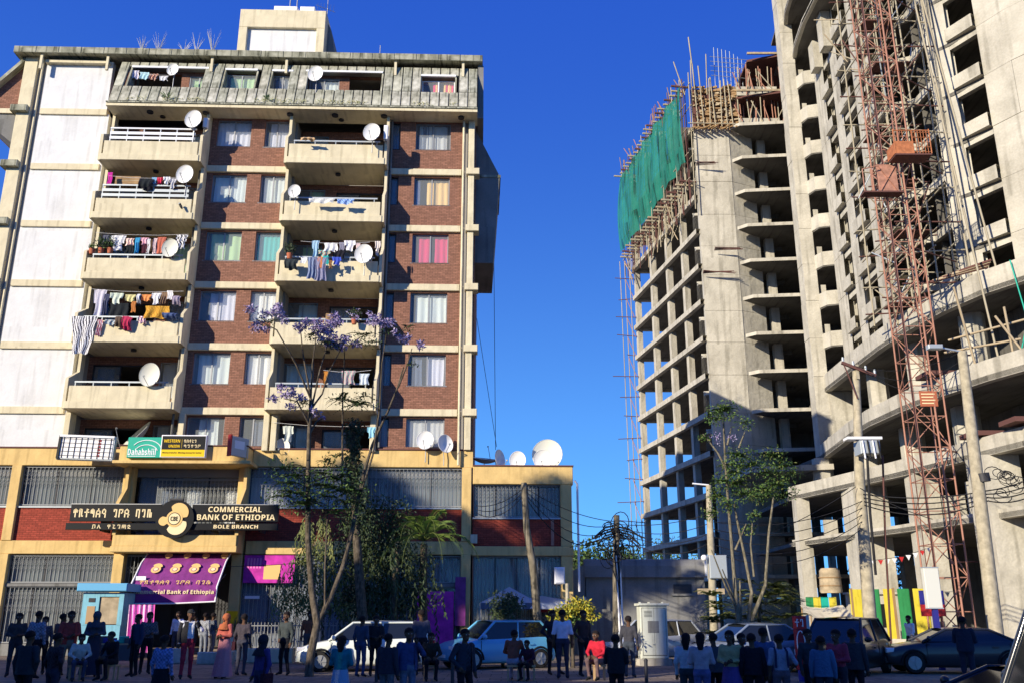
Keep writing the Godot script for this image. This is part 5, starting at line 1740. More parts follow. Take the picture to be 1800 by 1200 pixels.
# unseen trees and added buildings out of frame, shaped for the shade they throw on the bank, the annex and the street
func shade_trees() -> void:
	var spots := [[-37.2, -10.5, 23.2, 2.3], [-27.4, -10.5, 22.4, 2.4], [-31.4, -10.8, 20.8, 2.2]]
	var k := 0
	for q in spots:
		var g := thing("street_tree", ["street tree out of frame on the left, beside the added shade house", "tallest tree out of frame on the left", "middle tree out of frame on the left, added for dappled shade"][k], "tree", Vector3(q[0], 0, q[1] + 1.5), 0.0, "street trees left of the frame")
		var b := MB.new()
		b.path([Vector3(0, -0.5, 0), Vector3(0.2, q[2] * 0.4, 0.1), Vector3(0, q[2] * 0.8, 0)], [0.4, 0.3, 0.12], 8)
		part(b, "trunk", M.bark, g)
		var c := MB.new()
		for j in 14:
			var p: Vector3 = rdir() * Vector3(1, 0.75, 1) * q[3] * 0.75
			leaf_cloud(c, Vector3(0, q[2] - q[3] * 0.6, 0) + p, Vector3(1, 0.8, 1) * q[3] * 0.42, 420, 0.4, GREENS, 0.0)
		part(c, "crown", M.leaves, g)
		k += 1
	var a := thing("added_shade_house", "unseen flat roofed house added out of frame on the left for its shade", "building")  # added mass, placed for the shade it throws on bank and annex
	part(MB.new().slab([Vector2(-37.8, -9.6), Vector2(-31.5, -9.6), Vector2(-38.2, -2.6), Vector2(-44.5, -2.6)], -0.5, 19.6), "wall", M.grey_render, a)
	part(MB.new().slab([Vector2(-31.49, -9.6), Vector2(-27.0, -9.6), Vector2(-33.7, -2.6), Vector2(-38.19, -2.6)], -0.5, 15.2), "low_wing", M.grey_render, a)  # kept low so sun passes to the palm and the magenta panel
	part(MB.new().slab([Vector2(-38.0, -9.8), Vector2(-31.3, -9.8), Vector2(-38.4, -2.4), Vector2(-45.0, -2.4)], 19.6, 19.9), "roof", M.concrete, a)
	var r := thing("added_shade_row", "unseen row of flat roofed buildings added behind the camera, stepped to shape the shade", "building")
	var cuts := [[-74.0, -37.8, 20.0], [-37.8, -34.4, 15.6], [-34.4, -32.8, 20.0], [-32.8, -30.0, 16.6], [-30.0, -26.3, 20.0], [-26.3, -23.4, 14.2], [-23.4, -20.2, 20.4], [-20.2, -9.0, 17.0]]  # added blocks: heights and skewed gaps shaped to let sun reach chosen things
	for q in cuts:
		var pl := [Vector2(q[0] + 0.01, 4), Vector2(q[1] - 0.01, 4), Vector2(q[1] - 8.66, 13), Vector2(q[0] - 8.64, 13)]
		part(MB.new().slab(pl, -0.5, q[2]), "wall", M.grey_render, r)
		part(MB.new().slab(pl, q[2], q[2] + 0.25), "roof", M.concrete, r)

# ---------------------------------------------------------------- dishes, washing and plants on the balconies
var dish_meshes := {}

func satellite_dish(p: Vector3, dia: float, face: Vector3, label: String, m := "dish", drop := 0.55) -> void:
	var d := thing("satellite_dish", label, "satellite dish", p, 0.0, "satellite dishes on the block and annex")
	var z := face.normalized()
	var x := Vector3.UP.cross(z).normalized()
	var bs := Basis(x, z.cross(x), z)
	var r := dia / 2
	var b := MB.new()
	for s in 2:
		var rows := []
		for i in 7:
			var f := i / 6.0
			var row := PackedVector3Array()
			for j in 25:
				var a := TAU * j / 24.0 * (1 if s == 0 else -1)
				row.push_back(bs * Vector3(cos(a) * r * f * 0.96, sin(a) * r * f * 1.04, r * 0.32 * (f * f - 1.0) - (0.0 if s == 0 else 0.012)))
			rows.push_back(row)
		b.grid(rows)
	var rim := []
	for j in 25:
		rim.append(bs * Vector3(cos(TAU * j / 24.0) * r * 0.96, sin(TAU * j / 24.0) * r * 1.04, 0))
	b.path(rim, 0.012, 4)
	part(b, "reflector", M[m], d)
	var foot := bs * Vector3(0, -r * 1.0, -r * 0.02)
	var feed := bs * Vector3(0, -r * 0.35, r * 0.95)
	var a := MB.new()
	a.path([foot, feed], 0.014, 5)
	part(a, "feed_arm", M.steel, d)
	var l := MB.new()
	l.path([feed, feed - z * 0.09 + Vector3(0, 0.03, 0)], [0.035, 0.028], 8)
	part(l, "receiver", M.grey_metal, d)
	var mt := MB.new()
	var bk := -z * r * 0.34
	mt.path([bk, bk - z * 0.12, Vector3(bk.x, -r - drop * 0.3, bk.z - 0.1), Vector3(bk.x, -r - drop, bk.z - 0.1)], 0.022, 6)
	part(mt, "mount", M.steel, d)

# one washed garment as draped cloth; kind sets its cut
func garment(u: float, v: float, w: float, h: float, dist: float, col: Array, kind: String, label: String, group: String, col2: Array = []) -> void:
	var p := at(u, v, dist)
	var k := (dist * 0.958 + (p.y - EYE) * 0.287) / FPX
	var W := w * k
	var H := h * k * 1.06
	var b := MB.new()
	var ph := rng.randf() * 6.0
	var panels := [[0.0, 1.0, 0.0, 1.0]]
	if kind == "shirt":
		panels = [[0.2, 0.8, 0.0, 1.0], [0.0, 0.2, 0.02, 0.5], [0.8, 1.0, 0.02, 0.5]]
	elif kind == "trousers":
		panels = [[0.0, 1.0, 0.0, 0.3], [0.0, 0.47, 0.3, 1.0], [0.53, 1.0, 0.3, 0.94]]
	elif kind == "bundle":
		panels = [[0.0, 0.6, 0.0, 0.9], [0.35, 1.0, 0.1, 1.0], [0.15, 0.8, 0.05, 0.75]]
	var pi := 0
	for q in panels:
		var rows := []
		var fine := not col2.is_empty()
		var nx := maxi(6, int(W * (q[1] - q[0]) * (55 if fine else 22)))
		var ny := 22 if fine else 6
		for i in ny + 1:
			var f := lerpf(q[2], q[3], float(i) / ny)
			var row := PackedVector3Array()
			for j in nx + 1:
				var g := lerpf(q[0], q[1], float(j) / nx)
				var pinch := 1.0 - 0.1 * sin(PI * f) + 0.05 * sin(f * 5.0 + ph) - (0.45 * f * f if kind == "blanket" and fine else 0.0)
				row.push_back(Vector3((g - 0.5) * W * pinch + 0.02 * sin(f * 7.0 + ph), -f * H + 0.03 * sin(g * 9.0 + ph) * f, 0.035 * sin(g * 15.0 + ph + f * 2.0) * (0.3 + f) + pi * 0.012 + (0.12 * sin(PI * f) if kind == "bundle" else 0.0)))
			rows.push_back(row)
		if col2.is_empty():
			var m := rng.randf_range(0.92, 1.05)
			b.col = Color(col[0] * m, col[1] * m, col[2] * m)
			b.grid(rows)
		else:
			# print or weave: change colour cell by cell
			for i in ny:
				for j in nx:
					var c: Array = col2 if sin(j * 0.95 + 2.2 * sin(i * 0.55 + j * 0.12 + ph) + ph) > 0.15 else col
					b.col = Color(c[0], c[1], c[2])
					b.quad(rows[i + 1][j], rows[i + 1][j + 1], rows[i][j + 1], rows[i][j])
		pi += 1
	one(b, kind if kind != "bundle" else "cloth_bundle", M.tinted, label, "laundry", p, BT + rng.randf_range(-0.08, 0.08), group)

func washing(where: String, dist: float, line: Array, items: Array) -> void:
	var g := "washing on the " + where
	if line.size() > 0:
		var p := at(line[0], line[1], dist)
		var q := at(line[2], line[3], dist)
		var b := MB.new()
		b.path([p, (p * 0.67 + q * 0.33) - Vector3(0, 0.08, 0), (p * 0.33 + q * 0.67) - Vector3(0, 0.08, 0), q], 0.008, 4)
		one(b, "washing_line", M.white, "washing line strung across the " + where, "line")
	var before := ""
	for it in items:
		var what: String = it[6] + " " + it[5]
		var label := what + " on the " + where + (", leftmost there" if before == "" else ", right of the " + before)
		before = what
		if label.split(" ").size() > 16:
			label = what + " on the " + where
		garment(it[0], it[1], it[2], it[3], dist, it[4], it[5].split(" ")[-1] if it[5].split(" ")[-1] in ["shirt", "trousers", "bundle"] else it[5].split(" ")[-1], label, g, it[7] if it.size() > 7 else [])

func pot_plant(p: Vector3, w: float, h: float, label: String, pals: Array) -> void:
	var o := thing("potted_plant", label, "plant", p, 0.0, "potted plants on the balconies")
	var b := MB.new()
	b.path([Vector3(0, 0, 0), Vector3(0, 0.26, 0)], [0.1, 0.14], 10)
	part(b, "pot", M.terracotta, o)
	var l := MB.new()
	leaf_cloud(l, Vector3(0, 0.26 + h * 0.5, 0), Vector3(w / 2, h / 2, 0.25), int(260 * w), 0.12, pals, 0.1)
	part(l, "leaves", M.leaves, o)

func make_balcony_things() -> void:
	var f := Vector3(-0.14, -0.02, 0.98)
	satellite_dish(at(303, 122, 39.1), 0.62, f, "small white dish in the left attic opening")
	satellite_dish(at(339, 209, 38.7), 0.88, f, "white dish at the right end of the topmost left balcony")
	satellite_dish(at(324, 306, 38.7), 0.88, f, "white dish on the left balcony second from the top")
	satellite_dish(at(298, 436, 38.7), 0.84, f, "greenish dish amid washing on the third left balcony", "dish_old")
	satellite_dish(at(262, 658, 38.7), 1.0, f, "dish above its own cast shadow on the lowest left balcony", "dish_old")
	satellite_dish(at(554, 129, 39.1), 0.8, f, "white dish in the wide right attic opening")
	satellite_dish(at(653, 232, 38.7), 0.86, f, "white dish on the topmost right balcony")
	satellite_dish(at(517, 336, 38.7), 0.62, f, "small dish at the left end of the second right balcony")
	satellite_dish(at(639, 446, 38.7), 0.88, f, "white dish beside the washing on the third right balcony")
	satellite_dish(at(495, 786, 40.2), 0.78, f, "half hidden dish on the terrace left of the jacaranda trunk")
	satellite_dish(at(747, 773, 40.0), 0.8, Vector3(-0.1, 0.1, 0.97), "left of two white dishes under the grey curtained terrace window")
	satellite_dish(at(783, 779, 40.0), 0.8, Vector3(0.55, 0.15, 0.8), "right of two white dishes under the terrace window, half in shade")
	satellite_dish(at(236, 766, 40.3), 1.75, Vector3(-0.62, 0.62, 0.48), "large old dish lying tilted behind the green and yellow signs", "dish_old")
	satellite_dish(at(962, 798, 43.0), 1.5, Vector3(-0.1, 0.25, 0.95), "largest dish on the annex roof, yellowed with dark spots", "dish_old")
	satellite_dish(at(910, 808, 41.6), 0.78, f, "small white dish in the middle of the annex roof")
	satellite_dish(at(954, 807, 41.2), 0.86, f, "small white dish in front of the largest annex dish")
	satellite_dish(at(879, 806, 41.8), 0.85, Vector3(0.8, 0.1, 0.5), "dish turned away with a dark shaded bowl on the annex roof")
	satellite_dish(at(852, 806, 42.5), 1.3, Vector3(0.1, 0.97, 0.2), "dish lying almost flat at the left end of the annex roof", "dish_old")
	var white := [0.75, 0.75, 0.78]
	var black := [0.015, 0.016, 0.022]
	var lilac := [0.55, 0.52, 0.62]
	washing("left attic opening", 39.6, [226, 123, 300, 133], [
		[236, 124, 18, 15, lilac, "towel", "lilac striped", [0.75, 0.7, 0.78]], [254, 127, 16, 13, [0.45, 0.68, 0.75], "towel", "pale blue"], [270, 130, 16, 11, [0.3, 0.1, 0.06], "towel", "brown speckled", [0.55, 0.4, 0.32]], [287, 134, 15, 8, white, "cloth", "white"]])
	washing("second left balcony", 38.85, [190, 309, 312, 312], [
		[194, 303, 9, 21, [0.5, 0.03, 0.3], "cloth", "magenta"], [258, 314, 26, 22, black, "bundle", "black"], [271, 312, 9, 12, [0.2, 0.4, 0.62], "towel", "blue"], [281, 312, 11, 12, [0.6, 0.03, 0.08], "shirt", "red"], [293, 311, 13, 13, white, "shirt", "white"], [304, 314, 12, 18, [0.5, 0.5, 0.55], "shirt", "grey"]])
	washing("third left balcony", 39.2, [168, 409, 331, 412], [
		[187, 413, 13, 15, [0.1, 0.11, 0.15], "trousers", "charcoal"], [208, 414, 27, 27, white, "shirt", "white"], [228, 419, 15, 13, [0.78, 0.5, 0.42], "cloth", "peach print", [0.8, 0.66, 0.6]], [228, 431, 14, 14, black, "skirt", "black"], [242, 418, 9, 29, [0.05, 0.32, 0.6], "trousers", "bright blue"], [254, 418, 14, 12, [0.78, 0.42, 0.5], "shirt", "pink"], [255, 430, 13, 15, [0.07, 0.02, 0.03], "skirt", "dark maroon"], [262, 420, 6, 26, white, "towel", "narrow white"], [268, 421, 6, 22, [0.12, 0.07, 0.04], "scarf", "brown"], [273, 419, 7, 28, [0.78, 0.6, 0.6], "towel", "pale pink"], [284, 417, 15, 29, [0.5, 0.14, 0.09], "dress", "rust red"], [320, 413, 21, 25, white, "shirt", "black and white patterned", black]])
	washing("fourth left balcony", 39.2, [160, 508, 322, 512], [
		[177, 509, 22, 48, [0.62, 0.6, 0.7], "shirt", "long pale lilac"], [188, 517, 10, 38, [0.06, 0.07, 0.13], "trousers", "navy"], [205, 515, 23, 20, [0.6, 0.68, 0.58], "shirt", "pale green"], [210, 533, 34, 26, black, "blanket", "black"], [229, 518, 18, 12, [0.66, 0.6, 0.3], "cloth", "pale yellow"], [235, 530, 9, 19, [0.45, 0.17, 0.05], "scarf", "orange brown"], [245, 517, 8, 17, white, "sock bundle", "small white"], [257, 518, 17, 11, [0.8, 0.3, 0.1], "cloth", "orange"], [275, 515, 17, 20, white, "shirt", "clean white"], [289, 514, 11, 21, [0.25, 0.16, 0.1], "trousers", "brown"], [299, 511, 11, 15, white, "towel", "short white"], [311, 520, 16, 17, [0.28, 0.24, 0.32], "bundle", "dark violet"]])
	washing("fourth left balcony rail", 38.72, [], [
		[149, 556, 46, 64, [0.75, 0.75, 0.78], "blanket", "zebra striped", [0.04, 0.04, 0.06]], [176, 562, 9, 28, [0.5, 0.2, 0.24], "cloth", "red and white", [0.7, 0.6, 0.62]], [195, 562, 22, 9, [0.45, 0.4, 0.38], "rug", "folded grey brown", [0.25, 0.4, 0.5]], [211, 556, 16, 20, [0.1, 0.07, 0.05], "bundle", "dark brown"], [224, 556, 18, 25, [0.45, 0.03, 0.09], "bundle", "crimson"], [250, 556, 14, 12, [0.62, 0.25, 0.3], "cloth", "flowered red", white], [277, 538, 44, 21, [0.6, 0.35, 0.05], "rug", "orange speckled", [0.5, 0.22, 0.03]], [298, 550, 26, 11, [0.06, 0.09, 0.2], "bundle", "dark blue"]])
	washing("third right balcony", 39.0, [528, 424, 650, 426], [
		[555, 423, 13, 29, [0.35, 0.55, 0.72], "shirt", "light blue"], [582, 427, 25, 15, white, "cloth", "long white"], [601, 426, 10, 14, [0.2, 0.2, 0.28], "shorts", "dark grey"], [615, 423, 21, 18, white, "shirt", "white"], [570, 440, 22, 14, [0.15, 0.55, 0.48], "shirt", "turquoise print", [0.6, 0.15, 0.1]], [597, 440, 18, 16, black, "skirt", "black"], [630, 428, 8, 22, [0.72, 0.55, 0.55], "towel", "pale rose"], [664, 424, 10, 26, [0.7, 0.62, 0.58], "shirt", "cream"]])
	washing("third right balcony rail", 38.7, [], [
		[512, 455, 24, 20, [0.03, 0.035, 0.04], "bundle", "black leafy"], [534, 453, 11, 10, white, "cloth", "small white"], [549, 452, 16, 38, [0.2, 0.26, 0.4], "skirt", "slate blue pleated", [0.13, 0.16, 0.28]], [564, 453, 22, 40, [0.24, 0.25, 0.38], "skirt", "grey violet pleated", [0.16, 0.16, 0.26]], [563, 452, 9, 20, [0.62, 0.22, 0.07], "towel", "orange"], [573, 450, 10, 15, [0.03, 0.36, 0.36], "towel", "teal"], [581, 458, 6, 14, [0.3, 0.15, 0.06], "scarf", "brown"], [592, 452, 17, 14, [0.05, 0.09, 0.5], "shirt", "royal blue"]])
	washing("lowest right balcony", 39.0, [568, 650, 652, 650], [
		[572, 652, 7, 22, [0.6, 0.25, 0.05], "scarf", "orange"], [612, 651, 24, 23, [0.5, 0.3, 0.34], "towel", "striped pink and grey", [0.3, 0.42, 0.36]], [640, 656, 17, 18, [0.62, 0.7, 0.75], "sheet", "pale blue"]])
	washing("second right balcony rail", 38.72, [], [
		[565, 349, 46, 8, [0.72, 0.72, 0.7], "cloth", "long white"], [607, 350, 30, 9, [0.1, 0.22, 0.6], "cloth", "bright blue printed", [0.4, 0.55, 0.8]]])
	washing("terrace line under the right balconies", 39.9, [480, 742, 655, 748], [
		[507, 748, 20, 26, [0.6, 0.64, 0.58], "shirt", "pale grey"], [653, 750, 16, 18, [0.3, 0.6, 0.74], "shirt", "sky blue"]])
	garment(541, 242, 27, 6, 38.7, [0.62, 0.42, 0.24], "bundle", "tan sack slung over the topmost right balcony rail", "")
	var cb := MB.new()
	cb.bev(-0.6, 0.6, 0, 0.46, -0.3, 0, 0.015)
	var box := one(cb, "cardboard_box", M.timber, "tan cardboard sheet standing on the second left balcony behind the rail", "box", at(223, 325, 39.2), BT)
	part(bx(-0.6, 0.6, 0.21, 0.24, 0.0, 0.004), "tape", M.timber_pale, box)
	var ob := MB.new()
	ob.bev(-0.16, 0.16, 0, 0.3, -0.2, 0, 0.01)
	one(ob, "wooden_crate", M.timber, "small orange crate standing on the fourth right balcony rail", "crate", at(578, 562, 39.0), BT)
	pot_plant(at(176, 446, 39.0), 0.55, 0.5, "bushy plant at the left end of the third left balcony", DARKS + GREENS)
	pot_plant(at(192, 446, 39.1), 0.5, 0.6, "tallest plant on the third left balcony, under the grey trousers", DARKS + GREENS)
	pot_plant(at(160, 447, 38.9), 0.25, 0.2, "small plant by the fin wall of the third left balcony", GREENS)
	pot_plant(at(508, 455, 38.9), 0.6, 0.55, "dark plant at the left end of the third right balcony", DARKS)
	pot_plant(at(622, 570, 38.9), 0.7, 0.5, "flowering plant on the rail of the fourth right balcony", DARKS + [VIOLETS[2]])
	# a fallen shoe on a parapet and other small things
	var sh := MB.new()
	sh.ball(Vector3.ZERO, Vector3(0.06, 0.2, 0.05), 8, 6)
	var so := one(sh, "hung_shoe", M.black, "black shoe hung on the parapet of the second left balcony", "shoe", at(317, 362, 38.72))
	so.rotation.z = 0.5
	part(bx(-0.05, 0.05, 0.1, 0.14, -0.06, 0.06), "strap", M.frame, so)
	for q in [[345, 215, 0.5, "topmost left balcony"], [663, 232, 0.75, "topmost right balcony"]]:
		var ac := MB.new()
		ac.bev(-0.1, 0.1, -q[2] / 2, q[2] / 2, -0.25, 0, 0.02)
		var o := one(ac, "wall_box", M.white, "narrow white box beside the dish on the " + q[3], "box", at(q[0] + 15, q[1], 38.9), BT, "white boxes by the dishes")
		part(bx(-0.06, 0.06, -q[2] / 2 - 0.05, -q[2] / 2, -0.2, -0.05), "bracket", M.steel, o)

# ---------------------------------------------------------------- lettering and signs
var fonts := {}

func lettering(parent: Node, words: String, x0: float, x1: float, y0: float, y1: float, z: float, m: Material, face := "Droid Sans", t := Transform3D()) -> MeshInstance3D:
	var o := MeshInstance3D.new()
	if not fonts.has(face):
		var f := SystemFont.new()
		f.font_names = PackedStringArray([face])
		f.font_weight = 700
		fonts[face] = f
	var tm := TextMesh.new()
	tm.text = words
	tm.font = fonts[face]
	tm.font_size = 48
	tm.pixel_size = 0.01
	tm.depth = 0.02
	tm.horizontal_alignment = HORIZONTAL_ALIGNMENT_LEFT
	tm.curve_step = 2.0
	var bb := tm.get_aabb()
	o.mesh = tm
	o.material_override = m
	o.name = "lettering"
	parent.add_child(o, true)
	var sx := (x1 - x0) / bb.size.x
	var sy := (y1 - y0) / bb.size.y
	o.transform = t * Transform3D(Basis(Vector3(sx, 0, 0), Vector3(0, sy, 0), Vector3(0, 0, 1)), Vector3(x0 - bb.position.x * sx, y0 - bb.position.y * sy, z))
	return o

# the Ethiopic letters of the signs as brush strokes in a unit box
var FIDEL := {
	"ye": [[[0.15, 0.55], [0.15, 0.85], [0.5, 1], [0.85, 0.85], [0.85, 0.6]], [[0.5, 1], [0.5, 0]]],
	"i": [[[0.0, 0.75], [0.2, 1], [0.65, 0.95], [0.65, 0.1], [0.95, 0.1]], [[0.2, 1], [0.2, 0]]],
	"t": [[[0.0, 0.6], [1, 0.6]], [[0.5, 1], [0.5, 0]], [[0.5, 1], [0.8, 0.92]]],
	"yo": [[[0.15, 0.5], [0.15, 0.85], [0.5, 1], [0.85, 0.85], [0.85, 0.0]], [[0.5, 1], [0.5, 0.45]]],
	"pi": [[[0.1, 0.0], [0.1, 0.7], [0.5, 0.85], [0.9, 0.7], [0.9, 0]], [[0.1, 0.38], [0.9, 0.38]], [[0.5, 0.85], [0.5, 1.05]]],
	"ya": [[[0.15, 0.5], [0.15, 0.85], [0.5, 1], [0.85, 0.85], [0.85, 0.5], [0.45, 0.42]], [[0.85, 0.5], [0.85, -0.05]]],
	"n": [[[0.2, 0.72], [0.2, 0.95], [0.75, 0.95], [0.75, 0.0], [0.5, 0.1]]],
	"g": [[[0.1, 0.0], [0.1, 0.95], [0.85, 0.95], [0.85, 0.6], [0.55, 0.5]]],
	"d": [[[0.1, 0.0], [0.1, 0.8], [0.5, 1], [0.9, 0.8], [0.9, 0]], [[0.1, 0.45], [0.9, 0.45]], [[0.9, 0.2], [1.1, 0.3]]],
	"ba": [[[0.15, 0.1], [0.15, 0.95], [0.8, 0.95], [0.8, -0.08]]],
	"k": [[[0.15, 0], [0.15, 0.95], [0.6, 0.95], [0.6, 0]], [[0.6, 0.55], [0.95, 0.55], [0.95, 0]]],
	"bo": [[[0.2, 0.0], [0.2, 0.95], [0.8, 0.95], [0.8, 0.1]], [[0.05, 0.0], [0.35, 0.0]]],
	"le": [[[0.1, 0.0], [0.45, 0.95], [0.8, 0.0], [1.0, 0.1]]],
	"q": [[[0.2, 0.55], [0.2, 0.9], [0.8, 0.9], [0.8, 0.55], [0.2, 0.55]], [[0.5, 0.55], [0.5, 0]]],
	"r": [[[0.2, 0.95], [0.7, 0.85], [0.35, 0.5], [0.35, 0.0], [0.9, 0.05]]],
	"cha": [[[0.05, 0.1], [0.05, 0.9], [0.5, 0.9], [0.5, 0.1]], [[0.5, 0.9], [0.95, 0.9], [0.95, -0.08]], [[0.05, 0.45], [0.95, 0.45]]],
	"f": [[[0.1, 0.6], [0.5, 0.95], [0.85, 0.6], [0.5, 0.4], [0.2, 0.1], [0.9, 0.0]]],
	"w": [[[0.15, 0.5], [0.2, 0.95], [0.8, 0.95], [0.85, 0.5], [0.2, 0.5]], [[0.5, 0.5], [0.5, 0.0], [0.75, 0.05]]],
	"s": [[[0.15, 0], [0.15, 0.85], [0.5, 1], [0.85, 0.85], [0.85, 0]]]}

func fidel(parent: Node, letters: Array, x0: float, x1: float, y0: float, y1: float, z: float, w: float, m: Material, t := Transform3D()) -> void:
	var n := letters.size()
	var cell := (x1 - x0) / n
	for i in n:
		if letters[i] == "":
			continue
		var b := MB.new()
		for s in FIDEL[letters[i]]:
			for k in s.size() - 1:
				var p := t * Vector3(x0 + cell * (i + 0.12 + 0.74 * s[k][0]), lerpf(y0, y1, s[k][1]), z)
				var q := t * Vector3(x0 + cell * (i + 0.12 + 0.74 * s[k + 1][0]), lerpf(y0, y1, s[k + 1][1]), z)
				var d := (q - p).normalized()
				b.obox(Transform3D(Basis(d, t.basis.z.cross(d), t.basis.z), (p + q) / 2), Vector3((q - p).length() + w * 0.6, w, 0.02))
		part(b, "letter", m, parent)

func disc(r: float, z0: float, z1: float, n := 40) -> MB:
	return MB.new().path([Vector3(0, 0, z0), Vector3(0, 0, z1)], r, n)

func petal(a0: float, a1: float, r0: float, r1: float, z: float) -> MB:
	var p := PackedVector2Array()
	for i in 15:
		var f := i / 14.0
		p.push_back(Vector2.from_angle(lerpf(a0, a1, f)) * (r0 + (r1 - r0) * pow(sin(PI * (0.12 + 0.76 * f)), 0.6)))
	for i in 15:
		p.push_back(Vector2.from_angle(lerpf(a1, a0, i / 14.0)) * r0 * 0.9)
	return MB.new().prism(p, Transform3D(Basis(), Vector3(0, 0, z)), 0.02)

func make_signs() -> void:
	# the bank's long black sign, in two arms with a round emblem
	var s := thing("bank_sign", "long black bank sign with gold letters and a round gold emblem across the yellow bay", "sign", BO, BT)
	var z := 1.32
	for q in [[-16.85, -13.1], [-11.8, -8.18]]:
		var b := MB.new()
		b.bev(q[0], q[1], 5.4, 6.1, z - 0.14, z, 0.012)
		part(b, "board", M.sign_black, s)
		var l := MB.new()
		l.bev(q[0] - (0.12 if q[0] < -16 else 0.0), q[1], 5.05, 5.33, z - 0.14, z, 0.012)
		part(l, "lower_board", M.sign_black, s)
		part(bx(q[0], q[1], 6.1, 6.13, z - 0.16, z + 0.02), "top_trim", M.steel, s)
	for x in [-15.6, -14.2, -11.0, -9.0]:
		part(bx(x, x + 0.05, 5.0, 6.1, 0.12, z - 0.14), "bracket", M.dark_frame, s)
	lettering(s, "COMMERCIAL", -11.13, -8.9, 5.8, 6.02, z, M.gold_pale)
	lettering(s, "BANK OF ETHIOPIA", -11.58, -8.32, 5.47, 5.7, z, M.gold_pale)
	lettering(s, "BOLE BRANCH", -10.85, -9.0, 5.12, 5.27, z, M.gold_pale)
	fidel(s, ["ye", "i", "t", "yo", "pi", "ya", "", "n", "g", "d", "", "ba", "n", "k"], -16.75, -13.45, 5.58, 5.9, z, 0.05, M.gold_pale)
	fidel(s, ["bo", "le", "", "q", "r", "n", "cha", "f"], -15.9, -14.25, 5.11, 5.26, z, 0.03, M.gold_pale)
	var em := MeshInstance3D.new()
	em.name = "emblem"
	em.mesh = disc(0.79, -0.1, 0.06).mesh()
	em.material_override = M.sign_black
	s.add_child(em, true)
	em.position = Vector3(-12.46, 5.5, z + 0.06)
	part(petal(0.15, 1.9, 0.3, 0.7, 0.07), "petal", M.gold, em)
	part(petal(2.95, 3.75, 0.3, 0.66, 0.06), "petal", M.gold, em)
	part(petal(4.15, 6.05, 0.3, 0.68, 0.066), "petal", M.gold_pale, em)
	part(disc(0.34, 0.06, 0.1), "coin", M.gold, em)
	part(disc(0.26, 0.1, 0.106), "coin_ring", M.sign_black, em)
	part(disc(0.23, 0.106, 0.112), "coin_face", M.gold_pale, em)
	lettering(em, "CBE", -0.15, 0.15, -0.09, 0.09, 0.116, M.sign_black)
	part(bx(-0.28, 0.28, 0.76, 0.84, -0.1, 0.1), "lamp_hood", M.dark_frame, em)
	# three boards above the bay
	var w := thing("white_lightbox", "tilted white lightbox with a dark grid of bars on the bank's parapet", "sign", bw(-16.58, 8.5, 1.3), BT)
	w.rotation.z = -0.03
	part(MB.new().bev(-1.2, 1.2, -0.53, 0.53, -0.25, -0.02, 0.03), "case", M.grey_metal, w)
	part(bx(-1.1, 1.12, -0.46, 0.44, -0.02, 0.0), "panel", M.white, w)
	for i in 9:
		part(bx(-0.98 + i * 0.25, -0.965 + i * 0.25, -0.46, 0.44, 0.0, 0.03), "grid_bar", M.dark_frame, w)
	for i in 5:
		part(bx(-1.1, 1.12, -0.36 + i * 0.18, -0.348 + i * 0.18, 0.0, 0.025), "grid_bar", M.dark_frame, w)
	part(bx(-1.16, 1.16, 0.44, 0.53, -0.02, 0.06), "rim", M.white, w)
	part(bx(-1.18, -1.08, -0.5, 0.5, -0.02, 0.05), "rim", M.sign_black, w)
	for i in 6:
		part(bx(0.5, 0.62, 0.27 - i * 0.13, 0.36 - i * 0.13, 0.0, 0.012), "print_mark", M.dark_red, w)
	var g := thing("green_sign", "green sign with white arcs and lettering on the bank's parapet", "sign", bw(-14.08, 8.53, 1.36), BT)
	part(MB.new().bev(-0.72, 0.72, -0.45, 0.43, -0.2, 0.0, 0.015), "board", M.sign_green, g)
	for k in 2:
		var arc := MB.new()
		var pts := []
		for i in 11:
			var a := lerpf(2.65, 0.25, i / 10.0)
			pts.append(Vector3(0.1 + cos(a) * (0.62 - 0.14 * k), -0.12 - 0.1 * k + sin(a) * (0.42 - 0.1 * k), 0.005))
		arc.path(pts, 0.022, 5)
		part(arc, "arc", M.white, g)
	lettering(g, "Dahabshiil", -0.68, 0.5, -0.34, -0.06, 0.0, M.white)
	part(bx(-0.66, 0.5, -0.4, -0.375, 0.0, 0.004), "print_line", M.white, g)
	var y := thing("yellow_sign", "black and yellow money transfer sign right of the green sign", "sign", bw(-12.43, 8.58, 1.38), BT)
	part(MB.new().bev(-0.97, 0.97, -0.49, 0.49, -0.2, 0.0, 0.03), "case", M.white, y)
	part(bx(-0.92, 0.92, -0.15, 0.44, 0.0, 0.006), "panel", M.sign_black, y)
	part(bx(-0.92, 0.92, -0.45, -0.15, 0.0, 0.006), "panel", M.sign_yellow, y)
	lettering(y, "WESTERN", -0.84, -0.16, 0.16, 0.29, 0.004, M.sign_yellow)
	lettering(y, "UNION", -0.62, -0.16, -0.06, 0.06, 0.004, M.sign_yellow)
	part(bx(-0.08, -0.07, -0.08, 0.3, 0.006, 0.01), "divider", M.sign_yellow, y)
	fidel(y, ["w", "s", "t", "r", "n"], 0.0, 0.55, 0.16, 0.28, 0.008, 0.022, M.gold_pale)
	fidel(y, ["yo", "n", "ye", "n", "g"], 0.0, 0.75, -0.06, 0.06, 0.008, 0.022, M.gold_pale)
	lettering(y, "Money transfer. Moving money for better", -0.86, 0.8, -0.33, -0.25, 0.004, M.sign_black)
	var r := thing("red_box_sign", "small red framed box sign at the right corner of the bank's bay, seen edge on", "sign", bw(-10.0, 8.55, 1.45), BT + 1.0)
	part(MB.new().bev(-0.5, 0.5, -0.42, 0.42, -0.1, 0.0, 0.02), "face", M.grey_metal, r)
